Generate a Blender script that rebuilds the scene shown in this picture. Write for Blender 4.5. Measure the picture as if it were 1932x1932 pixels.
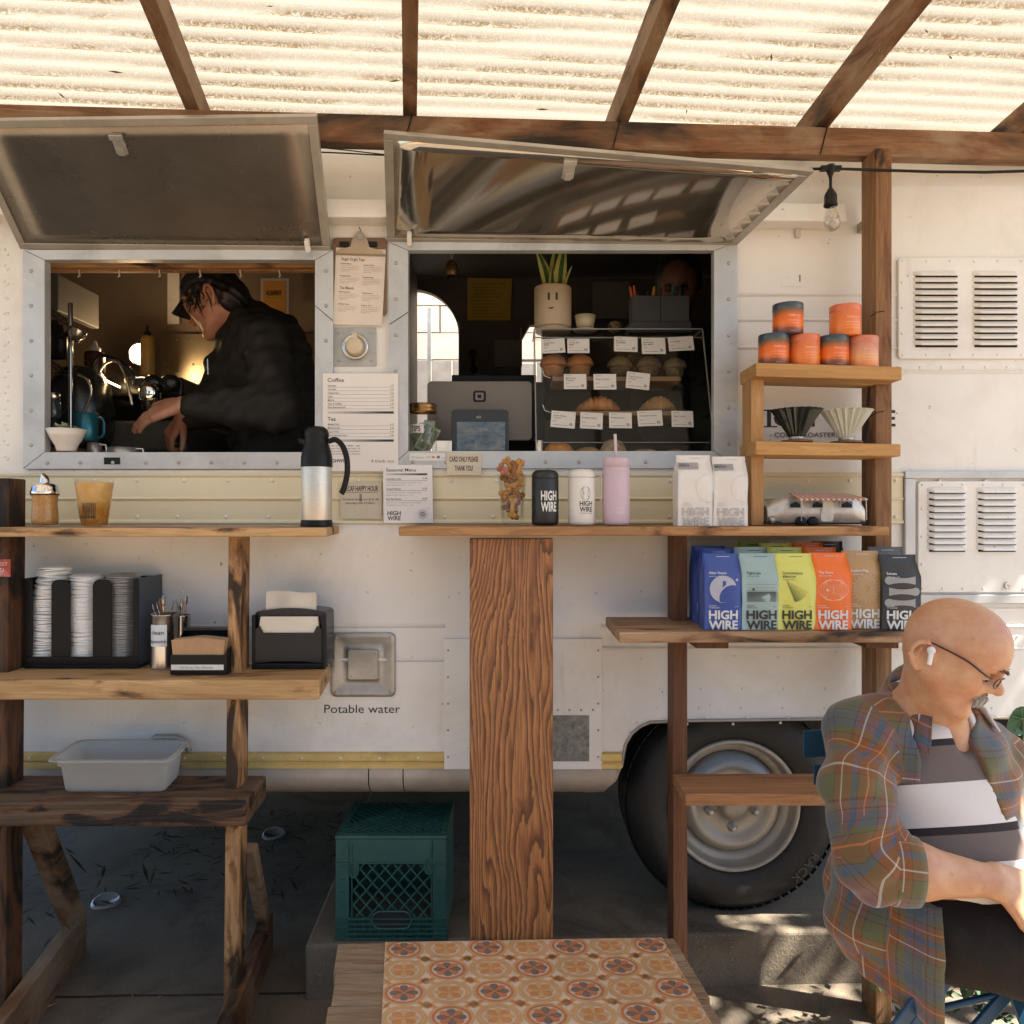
import bpy, math, random
import numpy as np
from mathutils import Vector, Matrix, noise
random.seed(7)
for _o in list(bpy.data.objects): bpy.data.objects.remove(_o)
S = bpy.context.scene; COL = S.collection
# ---------------------------------------------------------------- camera, sky, sun, exposure
F = 1434.0; HC = 1.55                     # focal length in photo units, camera height above the paving
cam = bpy.data.objects.new('camera', bpy.data.cameras.new('camera')); COL.objects.link(cam)
cam.location = (0, 0, HC); cam.rotation_euler = (math.pi/2, 0, 0)
cam.data.sensor_width = 36; cam.data.lens = 36*F/1932; cam.data.clip_end = 500; cam.data.clip_start = .02
S.camera = cam
SUN = Vector((.70, -.20, 1.0)).normalized()      # direction towards the sun
W = bpy.data.worlds.new('World'); S.world = W; W.use_nodes = True
_n = W.node_tree; _sky = _n.nodes.new('ShaderNodeTexSky'); _sky.sky_type = 'NISHITA'; _sky.sun_disc = False
_sky.sun_elevation = math.asin(SUN.z); _sky.sun_rotation = math.atan2(SUN.x, SUN.y)
_bg = _n.nodes['Background']; _bg.inputs[1].default_value = .05
_n.links.new(_sky.outputs[0], _bg.inputs[0])
_l = bpy.data.lights.new('sun', 'SUN'); _l.energy = 5.0; _l.angle = math.radians(.5); _l.color = (1, .925, .81)
sun = bpy.data.objects.new('sun', _l); COL.objects.link(sun)
sun.rotation_euler = SUN.to_track_quat('Z', 'Y').to_euler(); sun.location = (3, -3, 8)
S.view_settings.view_transform = 'Standard'; S.view_settings.look = 'None'
S.view_settings.exposure = 2.8; S.view_settings.gamma = 1; S.view_settings.use_curve_mapping = False
S.render.engine = 'CYCLES'
S.cycles.max_bounces = 10; S.cycles.diffuse_bounces = 5; S.cycles.transparent_max_bounces = 16; S.cycles.transmission_bounces = 8

# ---------------------------------------------------------------- helpers
def X(u, Y): return (u-966)/F*Y
def Z(v, Y): return HC-(v-965)/F*Y
def P(u, v, Y): return Vector((X(u, Y), Y, Z(v, Y)))
ORG = {}
def tag(o, label=None, cat=None, group=None, kind=None):
    if label: o['label'] = label
    if cat: o['category'] = cat
    if group: o['group'] = group
    if kind: o['kind'] = kind
    return o
def thing(name, label, cat, loc=(0, 0, 0), rotz=0, group=None):
    o = bpy.data.objects.new(name, None); COL.objects.link(o); o.empty_display_size = .05
    o.location = loc; o.rotation_euler = (0, 0, rotz); ORG[o.name] = (Vector(loc), rotz)
    return tag(o, label, cat, group)
def dup(root, loc, rotz=0, label=None, group=None, scale=None, swap=None):
    r = root.copy(); COL.objects.link(r); r.location = loc; r.rotation_euler = (0, 0, rotz)
    if scale: r.scale = (scale,)*3
    if label: r['label'] = label
    if group: r['group'] = group
    for ch in list(root.children):
        c = ch.copy(); COL.objects.link(c); c.parent = r
        for g in ch.children:
            d = g.copy(); COL.objects.link(d); d.parent = c
    return r

class MB:
    def __init__(s): s.v = []; s.f = []; s.m = []; s.sm = []; s.cur = 0; s.uv = None
    def add(s, vs, fs, smooth=False):
        b = len(s.v); s.v += [tuple(q) for q in vs]
        for f in fs: s.f.append([b+i for i in f]); s.m.append(s.cur); s.sm.append(smooth)
        return s
    def hexa(s, p):       # 8 points: bottom 4 ccw, top 4 ccw
        return s.add(p, [(3,2,1,0),(4,5,6,7),(0,1,5,4),(1,2,6,5),(2,3,7,6),(3,0,4,7)])
    def box(s, x0, x1, y0, y1, z0, z1):
        return s.hexa([(x0,y0,z0),(x1,y0,z0),(x1,y1,z0),(x0,y1,z0),(x0,y0,z1),(x1,y0,z1),(x1,y1,z1),(x0,y1,z1)])
    def obox(s, c, ax, ay, az):   # oriented box: centre + half vectors
        c = Vector(c); ax = Vector(ax); ay = Vector(ay); az = Vector(az)
        return s.hexa([c-ax-ay-az, c+ax-ay-az, c+ax+ay-az, c-ax+ay-az, c-ax-ay+az, c+ax-ay+az, c+ax+ay+az, c-ax+ay+az])
    def beam(s, a, b, w, h, up=(0, 0, 1)):
        a = Vector(a); b = Vector(b); d = b-a; L = d.length; d.normalize(); up = Vector(up)
        sx = d.cross(up).normalized(); uz = sx.cross(d).normalized()
        return s.obox((a+b)/2, sx*w/2, d*L/2, uz*h/2)
    def prism(s, poly, y0, y1):   # polygon in x,z extruded along y
        n = len(poly); vs = [(x, y0, z) for x, z in poly]+[(x, y1, z) for x, z in poly]
        fs = [list(range(n)), list(range(2*n-1, n-1, -1))]+[(i+n, (i+1) % n+n, (i+1) % n, i) for i in range(n)]
        return s.add(vs, fs)
    def zprism(s, poly, z0, z1):  # polygon in x,y extruded along z
        n = len(poly); vs = [(x, y, z0) for x, y in poly]+[(x, y, z1) for x, y in poly]
        fs = [list(range(n-1, -1, -1)), list(range(n, 2*n))]+[(i, (i+1) % n, (i+1) % n+n, i+n) for i in range(n)]
        return s.add(vs, fs)
    def xprism(s, poly, x0, x1, smooth=False):  # polygon in y,z extruded along x
        n = len(poly); vs = [(x0, y, z) for y, z in poly]+[(x1, y, z) for y, z in poly]
        s.add(vs, [list(range(n-1, -1, -1)), list(range(n, 2*n))])
        return s.add(vs, [(i, i+n, (i+1) % n+n, (i+1) % n) for i in range(n)], smooth)
    def lathe(s, prof, c=(0, 0, 0), n=24, sx=1, sy=1, caps=False, M=None):
        c = Vector(c); vs = []
        for r, z in prof:
            for i in range(n):
                a = 2*math.pi*i/n; q = Vector((r*math.cos(a)*sx, r*math.sin(a)*sy, z))
                if M is not None: q = M @ q
                vs.append(c+q)
        k = len(prof); fs = [(j*n+i, j*n+(i+1) % n, (j+1)*n+(i+1) % n, (j+1)*n+i) for j in range(k-1) for i in range(n)]
        s.add(vs, fs, True)
        if caps: s.add(vs[:n], [list(range(n-1, -1, -1))]); s.add(vs[-n:], [list(range(n))])
        return s
    def tube(s, pts, r, n=8, closed=False):
        pts = [Vector(p) for p in pts]; m = len(pts); rr = r if hasattr(r, '__len__') else [r]*m
        vs = []; pv = None
        for i, p in enumerate(pts):
            t = (pts[min(i+1, m-1)]-pts[max(i-1, 0)])
            if closed: t = pts[(i+1) % m]-pts[i-1]
            t = t.normalized() if t.length > 1e-9 else Vector((0, 0, 1))
            if pv is None: a = t.cross(Vector((0, 0, 1)) if abs(t.z) < .9 else Vector((1, 0, 0))).normalized()
            else: a = (pv-t*pv.dot(t)).normalized()
            pv = a; b = t.cross(a)
            for k in range(n):
                q = 2*math.pi*k/n; vs.append(p+(a*math.cos(q)+b*math.sin(q))*rr[i])
        fs = [(j*n+k, j*n+(k+1) % n, (j+1)*n+(k+1) % n, (j+1)*n+k) for j in range(m-1) for k in range(n)]
        if closed: fs += [((m-1)*n+k, (m-1)*n+(k+1) % n, (k+1) % n, k) for k in range(n)]
        s.add(vs, fs, True)
        if not closed: s.add(vs[:n], [list(range(n))]); s.add(vs[-n:], [list(range(n-1, -1, -1))])
        return s
    def sph(s, c, r, n=14, m=8, M=None):
        rx, ry, rz = r if hasattr(r, '__len__') else (r, r, r); c = Vector(c); vs = []
        for j in range(m+1):
            t = math.pi*j/m
            for i in range(n):
                a = 2*math.pi*i/n; q = Vector((rx*math.sin(t)*math.cos(a), ry*math.sin(t)*math.sin(a), -rz*math.cos(t)))
                vs.append(c+(M @ q if M is not None else q))
        return s.add(vs, [(j*n+i, j*n+(i+1) % n, (j+1)*n+(i+1) % n, (j+1)*n+i) for j in range(m) for i in range(n)], True)
    def loft(s, rings, smooth=True, cap=True):
        n = len(rings[0]); vs = [p for r in rings for p in r]; k = len(rings)
        s.add(vs, [(j*n+i, j*n+(i+1) % n, (j+1)*n+(i+1) % n, (j+1)*n+i) for j in range(k-1) for i in range(n)], smooth)
        if cap: s.add(rings[0], [list(range(n-1, -1, -1))]); s.add(rings[-1], [list(range(n))])
        return s
    def grid(s, fn, nu, nv, smooth=True):
        vs = [fn(i/nu, j/nv) for j in range(nv+1) for i in range(nu+1)]
        return s.add(vs, [(j*(nu+1)+i, j*(nu+1)+i+1, (j+1)*(nu+1)+i+1, (j+1)*(nu+1)+i) for j in range(nv) for i in range(nu)], smooth)
    def rrect(s, cx, cz, w, h, r, y0, y1, n=5):   # rounded plate facing -y
        pts = []
        for qx, qz, a0 in ((1, 1, 0), (-1, 1, 90), (-1, -1, 180), (1, -1, 270)):
            for k in range(n+1):
                a = math.radians(a0+90*k/n); pts.append((cx+qx*(w/2-r)+r*math.cos(a), cz+qz*(h/2-r)+r*math.sin(a)))
        return s.prism(pts[::-1], y0, y1)
    def text(s, t, o, h=None, w=None, right=(1, 0, 0), up=(0, 0, 1), align='L', bold=0, shear=0, res=3, fn=None, sp=1.0):
        """flat print: o = left (or centre) of the baseline, h = capital height, w = fitted width"""
        cu = bpy.data.curves.new('t', 'FONT'); cu.body = t; cu.resolution_u = res; cu.offset = bold; cu.shear = shear; cu.space_character = sp
        ob = bpy.data.objects.new('t', cu); COL.objects.link(ob)
        dg = bpy.context.evaluated_depsgraph_get(); me = bpy.data.meshes.new_from_object(ob.evaluated_get(dg))
        n = len(me.vertices); co = np.empty(n*3, np.float32); me.vertices.foreach_get('co', co); co = co.reshape(-1, 3)
        fs = [list(p.vertices) for p in me.polygons]
        bpy.data.objects.remove(ob); bpy.data.curves.remove(cu); bpy.data.meshes.remove(me)
        if n == 0: return s
        x0, x1 = co[:, 0].min(), co[:, 0].max(); CAP = .73
        ky = (h/CAP) if h else w/(x1-x0); kx = w/(x1-x0) if w else ky
        x = (co[:, 0]-x0)*kx; y = co[:, 1]*ky
        if align == 'C': x = x-(x1-x0)*kx/2
        if align == 'R': x = x-(x1-x0)*kx
        if fn: vs = [fn(a, b) for a, b in zip(x.tolist(), y.tolist())]
        else:
            o = Vector(o); R = Vector(right).normalized(); U = Vector(up).normalized()
            vs = [o+R*a+U*b for a, b in zip(x.tolist(), y.tolist())]
        return s.add(vs, fs)
    def mesh(s, name, off=(0, 0, 0), rotz=0):
        me = bpy.data.meshes.new(name); off = Vector(off); vs = s.v
        if off.length > 0 or rotz:
            a = np.array(vs, dtype=float)-np.array(off)
            if rotz:
                c, q = math.cos(-rotz), math.sin(-rotz); a = np.stack([a[:, 0]*c-a[:, 1]*q, a[:, 0]*q+a[:, 1]*c, a[:, 2]], 1)
            vs = a.tolist()
        me.from_pydata(vs, [], s.f)
        me.polygons.foreach_set('material_index', s.m); me.polygons.foreach_set('use_smooth', s.sm); me.update()
        return me
def root_of(o):
    while o.parent: o = o.parent
    return o
def obj(name, mb, mat, parent=None, world=True, bevel=0, seg=2, label=None, kind=None, sub=0):
    """one mesh object; world=True: the vertices are world coordinates"""
    off, rz = (Vector((0, 0, 0)), 0)
    if parent is not None and world: off, rz = ORG.get(root_of(parent).name, (Vector((0, 0, 0)), 0))
    me = mb if isinstance(mb, bpy.types.Mesh) else mb.mesh(name, off, rz)
    for m in (mat if isinstance(mat, (list, tuple)) else [mat]):
        if m is not None and len(me.materials) < 16: me.materials.append(m)
    o = bpy.data.objects.new(name, me); COL.objects.link(o); o.parent = parent
    if bevel:
        b = o.modifiers.new('bevel', 'BEVEL'); b.width = bevel; b.segments = seg; b.limit_method = 'ANGLE'; b.angle_limit = math.radians(40)
    if sub:
        b = o.modifiers.new('sub', 'SUBSURF'); b.levels = sub; b.render_levels = sub
    if label: o['label'] = label
    if kind: o['kind'] = kind
    return o
def single(name, mb, mat, label, cat, group=None, loc=(0, 0, 0), bevel=0, **k):
    o = obj(name, mb.mesh(name, loc), mat, None, bevel=bevel, **k); o.location = loc; ORG[o.name] = (Vector(loc), 0)
    return tag(o, label, cat, group)
def ring(c, rx, ry, n, z=None, M=None):
    return [Vector(c)+Vector((rx*math.cos(2*math.pi*i/n), ry*math.sin(2*math.pi*i/n), 0)) for i in range(n)]

# ---------------------------------------------------------------- procedural materials
class NT:
    def __init__(s, name):
        s.mat = bpy.data.materials.new(name); s.mat.use_nodes = True; s.t = s.mat.node_tree
        s.b = s.t.nodes['Principled BSDF']; s.out = s.t.nodes['Material Output']
    def n(s, kind, **k):
        q = s.t.nodes.new('ShaderNode'+kind)
        for a, b in k.items(): setattr(q, a, b)
        return q
    def l(s, a, b): s.t.links.new(a, b)
    def val(s, inp, v):
        if hasattr(v, 'is_output') or isinstance(v, bpy.types.NodeSocket): s.l(v, inp)
        else: inp.default_value = v
    def co(s, scale=(1, 1, 1), kind='Object', loc=(0, 0, 0), rot=(0, 0, 0)):
        tc = s.n('TexCoord'); mp = s.n('Mapping'); s.l(tc.outputs[kind], mp.inputs[0])
        mp.inputs['Scale'].default_value = scale; mp.inputs['Location'].default_value = loc; mp.inputs['Rotation'].default_value = rot
        return mp.outputs[0]
    def noise(s, vec, scale=5, detail=4, rough=.55, dist=0):
        q = s.n('TexNoise'); s.l(vec, q.inputs['Vector']); q.inputs['Scale'].default_value = scale
        q.inputs['Detail'].default_value = detail; q.inputs['Roughness'].default_value = rough; q.inputs['Distortion'].default_value = dist
        return q.outputs[0]
    def ramp(s, fac, stops, interp='LINEAR'):
        q = s.n('ValToRGB'); s.l(fac, q.inputs[0]); e = q.color_ramp; e.interpolation = interp
        while len(e.elements) < len(stops): e.elements.new(.5)
        for el, (p, c) in zip(e.elements, stops):
            el.position = p; el.color = (*c, 1) if len(c) == 3 else c
        return q.outputs[0]
    def mix(s, fac, a, b, mode='MIX'):
        q = s.n('Mix', data_type='RGBA', blend_type=mode); s.val(q.inputs[0], fac)
        s.val(q.inputs[6], a if not isinstance(a, tuple) else (*a, 1)); s.val(q.inputs[7], b if not isinstance(b, tuple) else (*b, 1))
        return q.outputs[2]
    def math(s, op, a, b=0., c=None):
        q = s.n('Math', operation=op); s.val(q.inputs[0], a); s.val(q.inputs[1], b)
        if c is not None: s.val(q.inputs[2], c)
        return q.outputs[0]
    def bump(s, h, strength=.3, dist=.01):
        q = s.n('Bump'); s.l(h, q.inputs['Height']); q.inputs['Strength'].default_value = strength; q.inputs['Distance'].default_value = dist
        s.l(q.outputs[0], s.b.inputs['Normal']); return q
    def sep(s, vec):
        q = s.n('SeparateXYZ'); s.l(vec, q.inputs[0]); return q.outputs
    def set(s, **k):
        for a, v in k.items(): s.val(s.b.inputs[a.replace('_', ' ')], v if not (isinstance(v, tuple) and len(v) == 3 and 'olor' in a) else (*v, 1))
        return s
def sc(c, k): return tuple(min(1, x*k) for x in c)
def M(name, col, rough=.5, metal=0, var=.12, vs=6, bump=0, bs=60, spec=.5, dirt=None, dirt_amt=.0, **k):
    t = NT(name); v = t.co()
    n = t.noise(v, vs, 5, .6)
    c = t.ramp(n, [(.3, sc(col, 1-var)), (.7, sc(col, 1+var))])
    if dirt:
        d = t.noise(v, vs*.7, 8, .7, .6); d = t.ramp(d, [(.5, (0, 0, 0)), (.72, (1, 1, 1))])
        c = t.mix(t.math('MULTIPLY', d, dirt_amt), c, dirt)
    t.l(c, t.b.inputs['Base Color'])
    r = t.noise(v, vs*2.3, 4, .6)
    t.l(t.math('MULTIPLY_ADD', r, .24*rough, rough*.88), t.b.inputs['Roughness'])
    t.set(Metallic=metal); t.b.inputs['Specular IOR Level'].default_value = spec
    if bump: t.bump(t.noise(v, bs, 6, .6), bump, .004)
    for a, b in k.items(): t.b.inputs[a.replace('_', ' ')].default_value = b
    return t.mat
def glassy(name, tint=(1, 1, 1), alpha=.12, rough=.03):
    """thin clear sheet: mostly see-through with a glossy coat"""
    t = NT(name); tr = t.n('BsdfTransparent'); tr.inputs[0].default_value = (*tint, 1)
    gl = t.n('BsdfGlossy'); gl.inputs['Roughness'].default_value = rough; gl.inputs[0].default_value = (1, 1, 1, 1)
    fr = t.n('LayerWeight'); fr.inputs[0].default_value = .12
    f = t.math('MULTIPLY_ADD', fr.outputs['Fresnel'], .3, alpha*.25)
    mx = t.n('MixShader'); t.l(f, mx.inputs[0]); t.l(tr.outputs[0], mx.inputs[1]); t.l(gl.outputs[0], mx.inputs[2])
    t.l(mx.outputs[0], t.out.inputs[0]); return t.mat
def wood(name, cols, axis='x', sc_=1.0, char=0., rough=.6, lines=1.0, bump=.35, seed=0, knots=.0, char_col=(.012, .009, .007), cscale=3., weather=None):
    t = NT(name); k = {'x': (.06, 1, 1), 'y': (1, .06, 1), 'z': (1, 1, .06)}[axis]
    v = t.co(tuple(q*sc_ for q in k), loc=(seed*3.1, seed*1.7, seed*2.3))
    a = t.noise(v, 22, 6, .6, 1.4); b = t.noise(v, 130, 5, .7, .5); c3 = t.noise(v, 7, 3, .5, 2.2)
    w = t.math('ADD', t.math('MULTIPLY', a, .55), t.math('MULTIPLY', c3, .45))
    # growth rings: repeated bands of the stretched field
    rg = t.math('FRACT', t.math('MULTIPLY', w, 9.0)); rg = t.math('POWER', rg, 2.2)
    col = t.ramp(w, [(.32, cols[0]), (.5, cols[1]), (.68, cols[2])])
    col = t.mix(t.math('MULTIPLY', rg, .55*lines), col, cols[0], 'MIX')
    col = t.mix(t.math('MULTIPLY', t.ramp(b, [(.35, (1, 1, 1)), (.6, (0, 0, 0))]), .45*lines), col, sc(cols[0], .6))
    if weather:
        vw = t.co((1, 1, 1), loc=(seed, 0, 0)); wn = t.noise(vw, 2.6, 5, .65, .5)
        col = t.mix(t.ramp(wn, [(.42, (0, 0, 0)), (.62, (.75, .75, .75))]), col, weather)
    if char:
        vc = t.co(tuple((.28 if q < 1 else 1.)*1. for q in k), loc=(seed*1.3, seed, 0)); cn = t.noise(vc, cscale*3, 5, .6, .8)
        m = t.ramp(cn, [(.60-char*.22, (0, 0, 0)), (.68-char*.2, (1, 1, 1))])
        edge = t.ramp(cn, [(.56-char*.22, (0, 0, 0)), (.62-char*.22, (1, 1, 1)), (.7-char*.2, (0, 0, 0))])
        col = t.mix(t.math('MULTIPLY', edge, .55), col, (.16, .05, .012)); col = t.mix(t.math('MULTIPLY', m, .93), col, char_col)
    if knots:
        vo = t.n('TexVoronoi'); t.l(t.co(tuple(.35 if q < 1 else 1. for q in k), loc=(seed, seed*2, 0)), vo.inputs['Vector']); vo.inputs['Scale'].default_value = 5.5
        km = t.ramp(vo.outputs[0], [(.05*knots, (1, 1, 1)), (.13*knots, (0, 0, 0))]); col = t.mix(t.math('MULTIPLY', km, .85), col, sc(cols[0], .25))
    t.l(col, t.b.inputs['Base Color'])
    t.l(t.math('MULTIPLY_ADD', b, .25, rough-.1), t.b.inputs['Roughness']); t.b.inputs['Specular IOR Level'].default_value = .3
    t.bump(t.math('ADD', t.math('MULTIPLY', rg, -.6), t.math('MULTIPLY', b, -.8)), bump, .003)
    return t.mat
# ---------------------------------------------------------------- materials of the place
def white_mat():
    t = NT('trailer_paint'); v = t.co(); n = t.noise(v, 2.2, 5, .6); c = t.ramp(n, [(.3, (.70, .675, .63)), (.7, (.80, .775, .73))])
    d = t.ramp(t.noise(v, 1.7, 8, .7, .6), [(.5, (0, 0, 0)), (.72, (.38, .38, .38))]); c = t.mix(d, c, (.42, .34, .25))
    st = t.ramp(t.noise(t.co((1, 1, .10)), 16, 5, .65, .3), [(.60, (0, 0, 0)), (.74, (.30, .30, .30))]); st = t.math('MULTIPLY', st, t.ramp(t.noise(t.co((1, 1, 1), loc=(4, 0, 1)), 2.4, 2, .5), [(.45, (0, 0, 0)), (.6, (1, 1, 1))])); c = t.mix(st, c, (.36, .24, .13))
    sp = t.ramp(t.noise(v, 46, 3, .5), [(.735, (0, 0, 0)), (.76, (.8, .8, .8))]); c = t.mix(sp, c, (.20, .13, .08))
    t.l(c, t.b.inputs[0]); t.l(t.math('MULTIPLY_ADD', n, .2, .26), t.b.inputs['Roughness']); t.bump(t.noise(v, 3.6, 3, .5), .5, .012); return t.mat
m_white = white_mat()
m_alu = M('aluminium_frame', (.50, .51, .51), .42, .4, .12, 5, dirt=(.25, .23, .2), dirt_amt=.5)
m_alu2 = M('dull_plate', (.42, .41, .38), .45, .7, .18, 9, dirt=(.2, .17, .13), dirt_amt=.5)
m_lid = M('hatch_sheet_dull', (.25, .215, .175), .28, .85, .16, 3, dirt=(.12, .10, .08), dirt_amt=.4)
m_lidm = M('hatch_sheet_mirror', (.50, .45, .38), .08, .92, .06, 3, dirt=(.22, .2, .17), dirt_amt=.4)
m_lidf = M('hatch_frame', (.42, .385, .335), .45, .6, .12, 5, dirt=(.22, .18, .13), dirt_amt=.6)
m_steel = M('stainless', (.62, .60, .57), .22, 1, .06, 8)
m_chrome = M('chrome', (.75, .74, .72), .07, 1, .03, 8)
m_screw = M('screw', (.40, .38, .35), .35, .8, .1, 30)
m_black = M('black_plastic', (.008, .008, .008), .42, 0, .2, 20, spec=.22)
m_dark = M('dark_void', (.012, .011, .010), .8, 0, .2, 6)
m_rubber = M('rubber', (.0095, .009, .0085), .62, 0, .3, 14, bump=.35, bs=90)
m_rubber2 = M('worn_rubber', (.05, .048, .045), .55, 0, .25, 14)
m_rim = M('wheel_paint', (.31, .285, .25), .42, .35, .14, 6, dirt=(.10, .07, .05), dirt_amt=.7)
m_rimblue = M('wheel_blue_paint', (.20, .24, .28), .45, .3, .2, 8, dirt=(.3, .3, .3), dirt_amt=.4)
m_skirt = M('skirt_metal', (.42, .36, .295), .5, .25, .22, 6, dirt=(.42, .35, .28), dirt_amt=.5)
def conc(name, col):
    t = NT(name); v = t.co(); n = t.noise(v, 2.2, 6, .62); c = t.ramp(n, [(.3, sc(col, .72)), (.7, sc(col, 1.25))]); d = t.ramp(t.noise(t.co(loc=(3, 1, 0)), 3.1, 7, .7, .8), [(.48, (0, 0, 0)), (.66, (.75, .75, .75))]); c = t.mix(d, c, sc(col, .38))
    g_ = t.noise(v, 240, 2, .5); c = t.mix(t.ramp(g_, [(.62, (0, 0, 0)), (.70, (.8, .8, .8))]), c, sc(col, 1.9)); c = t.mix(t.ramp(g_, [(.30, (.8, .8, .8)), (.38, (0, 0, 0))]), c, sc(col, .35))
    t.l(c, t.b.inputs[0]); t.set(Roughness=.88); t.bump(t.noise(v, 90, 7, .7), .7, .004); return t.mat
m_conc = conc('concrete', (.14, .112, .08))
m_conc2 = conc('slab_concrete', (.15, .12, .086))
m_block = M('concrete_block', (.62, .50, .39), .9, 0, .10, 9, bump=.25, bs=160, dirt=(.3, .23, .17), dirt_amt=.3)
m_mortar = M('mortar', (.70, .62, .53), .9, 0, .1, 9)
m_chips = M('wood_chips', (.26, .15, .08), .9, 0, .5, 30, bump=1, bs=60)
m_inner = M('interior_panel', (.20, .15, .10), .6, 0, .14, 3, dirt=(.09, .06, .04), dirt_amt=.4)  # white panels toned brown to stand for the weak light inside
m_inner2 = M('interior_panel_shaded', (.085, .072, .062), .6, 0, .2, 3)  # darker copy, shade of the dimmer right-hand interior put into the colour
m_grey = M('grey_fence_wood', (.25, .225, .205), .8, 0, .2, 10)
m_ink = M('black_ink', (.018, .016, .015), .6, 0, .1, 10)
m_ink2 = M('grey_ink', (.20, .19, .18), .6, 0, .1, 10)
m_paper = M('paper', (.70, .66, .62), .55, 0, .04, 6)
m_paperc = M('cream_card', (.56, .49, .37), .6, 0, .05, 6)
m_clear = glassy('clear_plastic', (.97, .97, .96), .10, .06)
def gold_mat():
    t = NT('gold_embossed'); v = t.co(); s = t.sep(v)
    a = t.math('SINE', t.math('MULTIPLY', t.math('ADD', s[0], t.math('MULTIPLY', s[2], 1.6)), 900.)); b = t.math('SINE', t.math('MULTIPLY', t.math('SUBTRACT', s[0], t.math('MULTIPLY', s[2], 1.6)), 900.))
    h = t.math('MULTIPLY', a, b); n = t.noise(v, 3, 5, .6)
    c = t.ramp(n, [(.3, (.86, .77, .54)), (.7, (.90, .82, .61))])
    c = t.mix(t.ramp(h, [(.3, (.4, .4, .4)), (.75, (0, 0, 0))]), c, (.36, .28, .13))
    t.l(c, t.b.inputs[0]); t.set(Roughness=.42, Metallic=.0); t.bump(h, .25, .0004); return t.mat
m_gold = gold_mat()
m_goldd = M('gold_strip', (.66, .48, .18), .35, .3, .15, 8, bump=.5, bs=300, dirt=(.12, .08, .03), dirt_amt=.6)
w_post = wood('post_wood', [(.115, .052, .020), (.235, .115, .048), (.36, .19, .085)], 'z', 1, .15, seed=1)
w_burn = wood('scorched_post_wood', [(.26, .125, .048), (.46, .25, .105), (.58, .35, .165)], 'z', 1.1, .45, seed=5, cscale=5)
w_dark = wood('dark_post_wood', [(.035, .018, .010), (.085, .042, .020), (.16, .085, .042)], 'z', 1, .55, seed=2, bump=.6)
w_shelf = wood('pale_shelf_wood', [(.30, .16, .065), (.50, .30, .13), (.60, .39, .19)], 'x', .9, .05, seed=3, lines=.8, knots=.5)
w_old = wood('weathered_bench_wood', [(.062, .038, .022), (.15, .095, .055), (.26, .17, .10)], 'x', .8, .5, seed=4, bump=.9, cscale=6)
w_beam = wood('scorched_beam_wood', [(.13, .055, .022), (.27, .14, .065), (.36, .24, .145)], 'x', 1, .6, seed=6, cscale=1.0, lines=1.2, weather=(.30, .225, .15))
w_raft = wood('rafter_wood', [(.10, .052, .026), (.20, .115, .058), (.33, .21, .12)], 'y', 1, .35, seed=7, cscale=1.6, weather=(.27, .19, .12))
w_count = wood('counter_wood', [(.24, .115, .046), (.44, .235, .095), (.54, .32, .155)], 'x', 1, .12, seed=8, knots=.6)
w_mid = wood('bag_shelf_wood', [(.23, .13, .065), (.42, .26, .14), (.50, .32, .19)], 'x', 1, .1, seed=9)
w_low = wood('low_shelf_wood', [(.20, .085, .036), (.36, .175, .075), (.43, .23, .105)], 'x', 1, 0., seed=10)
w_red = wood('reddish_post_wood', [(.085, .034, .016), (.155, .066, .032), (.21, .095, .048)], 'z', 1, 0., seed=11)
w_new = wood('new_shelf_wood', [(.33, .165, .055), (.49, .265, .092), (.58, .345, .14)], 'x', 1, 0., seed=12, lines=.7)
w_newz = wood('new_post_wood', [(.30, .15, .055), (.45, .245, .095), (.55, .33, .14)], 'z', 1.2, 0., seed=13, lines=.8)
w_tall = wood('tall_post_wood', [(.13, .062, .026), (.27, .14, .062), (.40, .225, .105)], 'z', 1.2, .12, seed=14, knots=.5)
w_deck = wood('ramp_wood', [(.21, .13, .072), (.36, .245, .15), (.45, .32, .21)], 'x', 1, 0., seed=15, bump=.5)
def plank_mat():
    """flat sawn plank with strong cathedral grain"""
    t = NT('grainy_plank'); v = t.co((1, 1, 1))
    lo = t.noise(t.co((1, 1, .16), loc=(3.1, 0, .4)), 6.0, 2, .45, .5); mid = t.noise(t.co((1, 1, .18)), 26, 4, .6, .4); fi = t.noise(t.co((1, 1, .03)), 240, 4, .6)
    x = t.sep(v)[0]; f = t.math('ADD', t.math('MULTIPLY', x, 4.6), t.math('MULTIPLY', lo, 1.25)); f = t.math('ADD', f, t.math('MULTIPLY', mid, .16))
    r = t.math('FRACT', t.math('MULTIPLY', f, 13.))
    c = t.ramp(r, [(0., (.42, .185, .062)), (.4, (.36, .145, .046)), (.74, (.18, .062, .019)), (.9, (.08, .027, .009)), (1., (.38, .16, .054))])
    c = t.mix(t.math('MULTIPLY', t.ramp(fi, [(.4, (1, 1, 1)), (.6, (0, 0, 0))]), .55), c, (.08, .028, .010))
    vo = t.n('TexVoronoi'); t.l(t.co((1, 1, .75), loc=(.13, 0, .31)), vo.inputs['Vector']); vo.inputs['Scale'].default_value = 3.6
    c = t.mix(t.ramp(vo.outputs[0], [(.02, (1, 1, 1)), (.06, (0, 0, 0))]), c, (.03, .012, .006))
    t.l(c, t.b.inputs[0]); t.set(Roughness=.5); t.bump(t.math('MULTIPLY', r, -1), .5, .003); return t.mat
w_plank = plank_mat()
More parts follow.
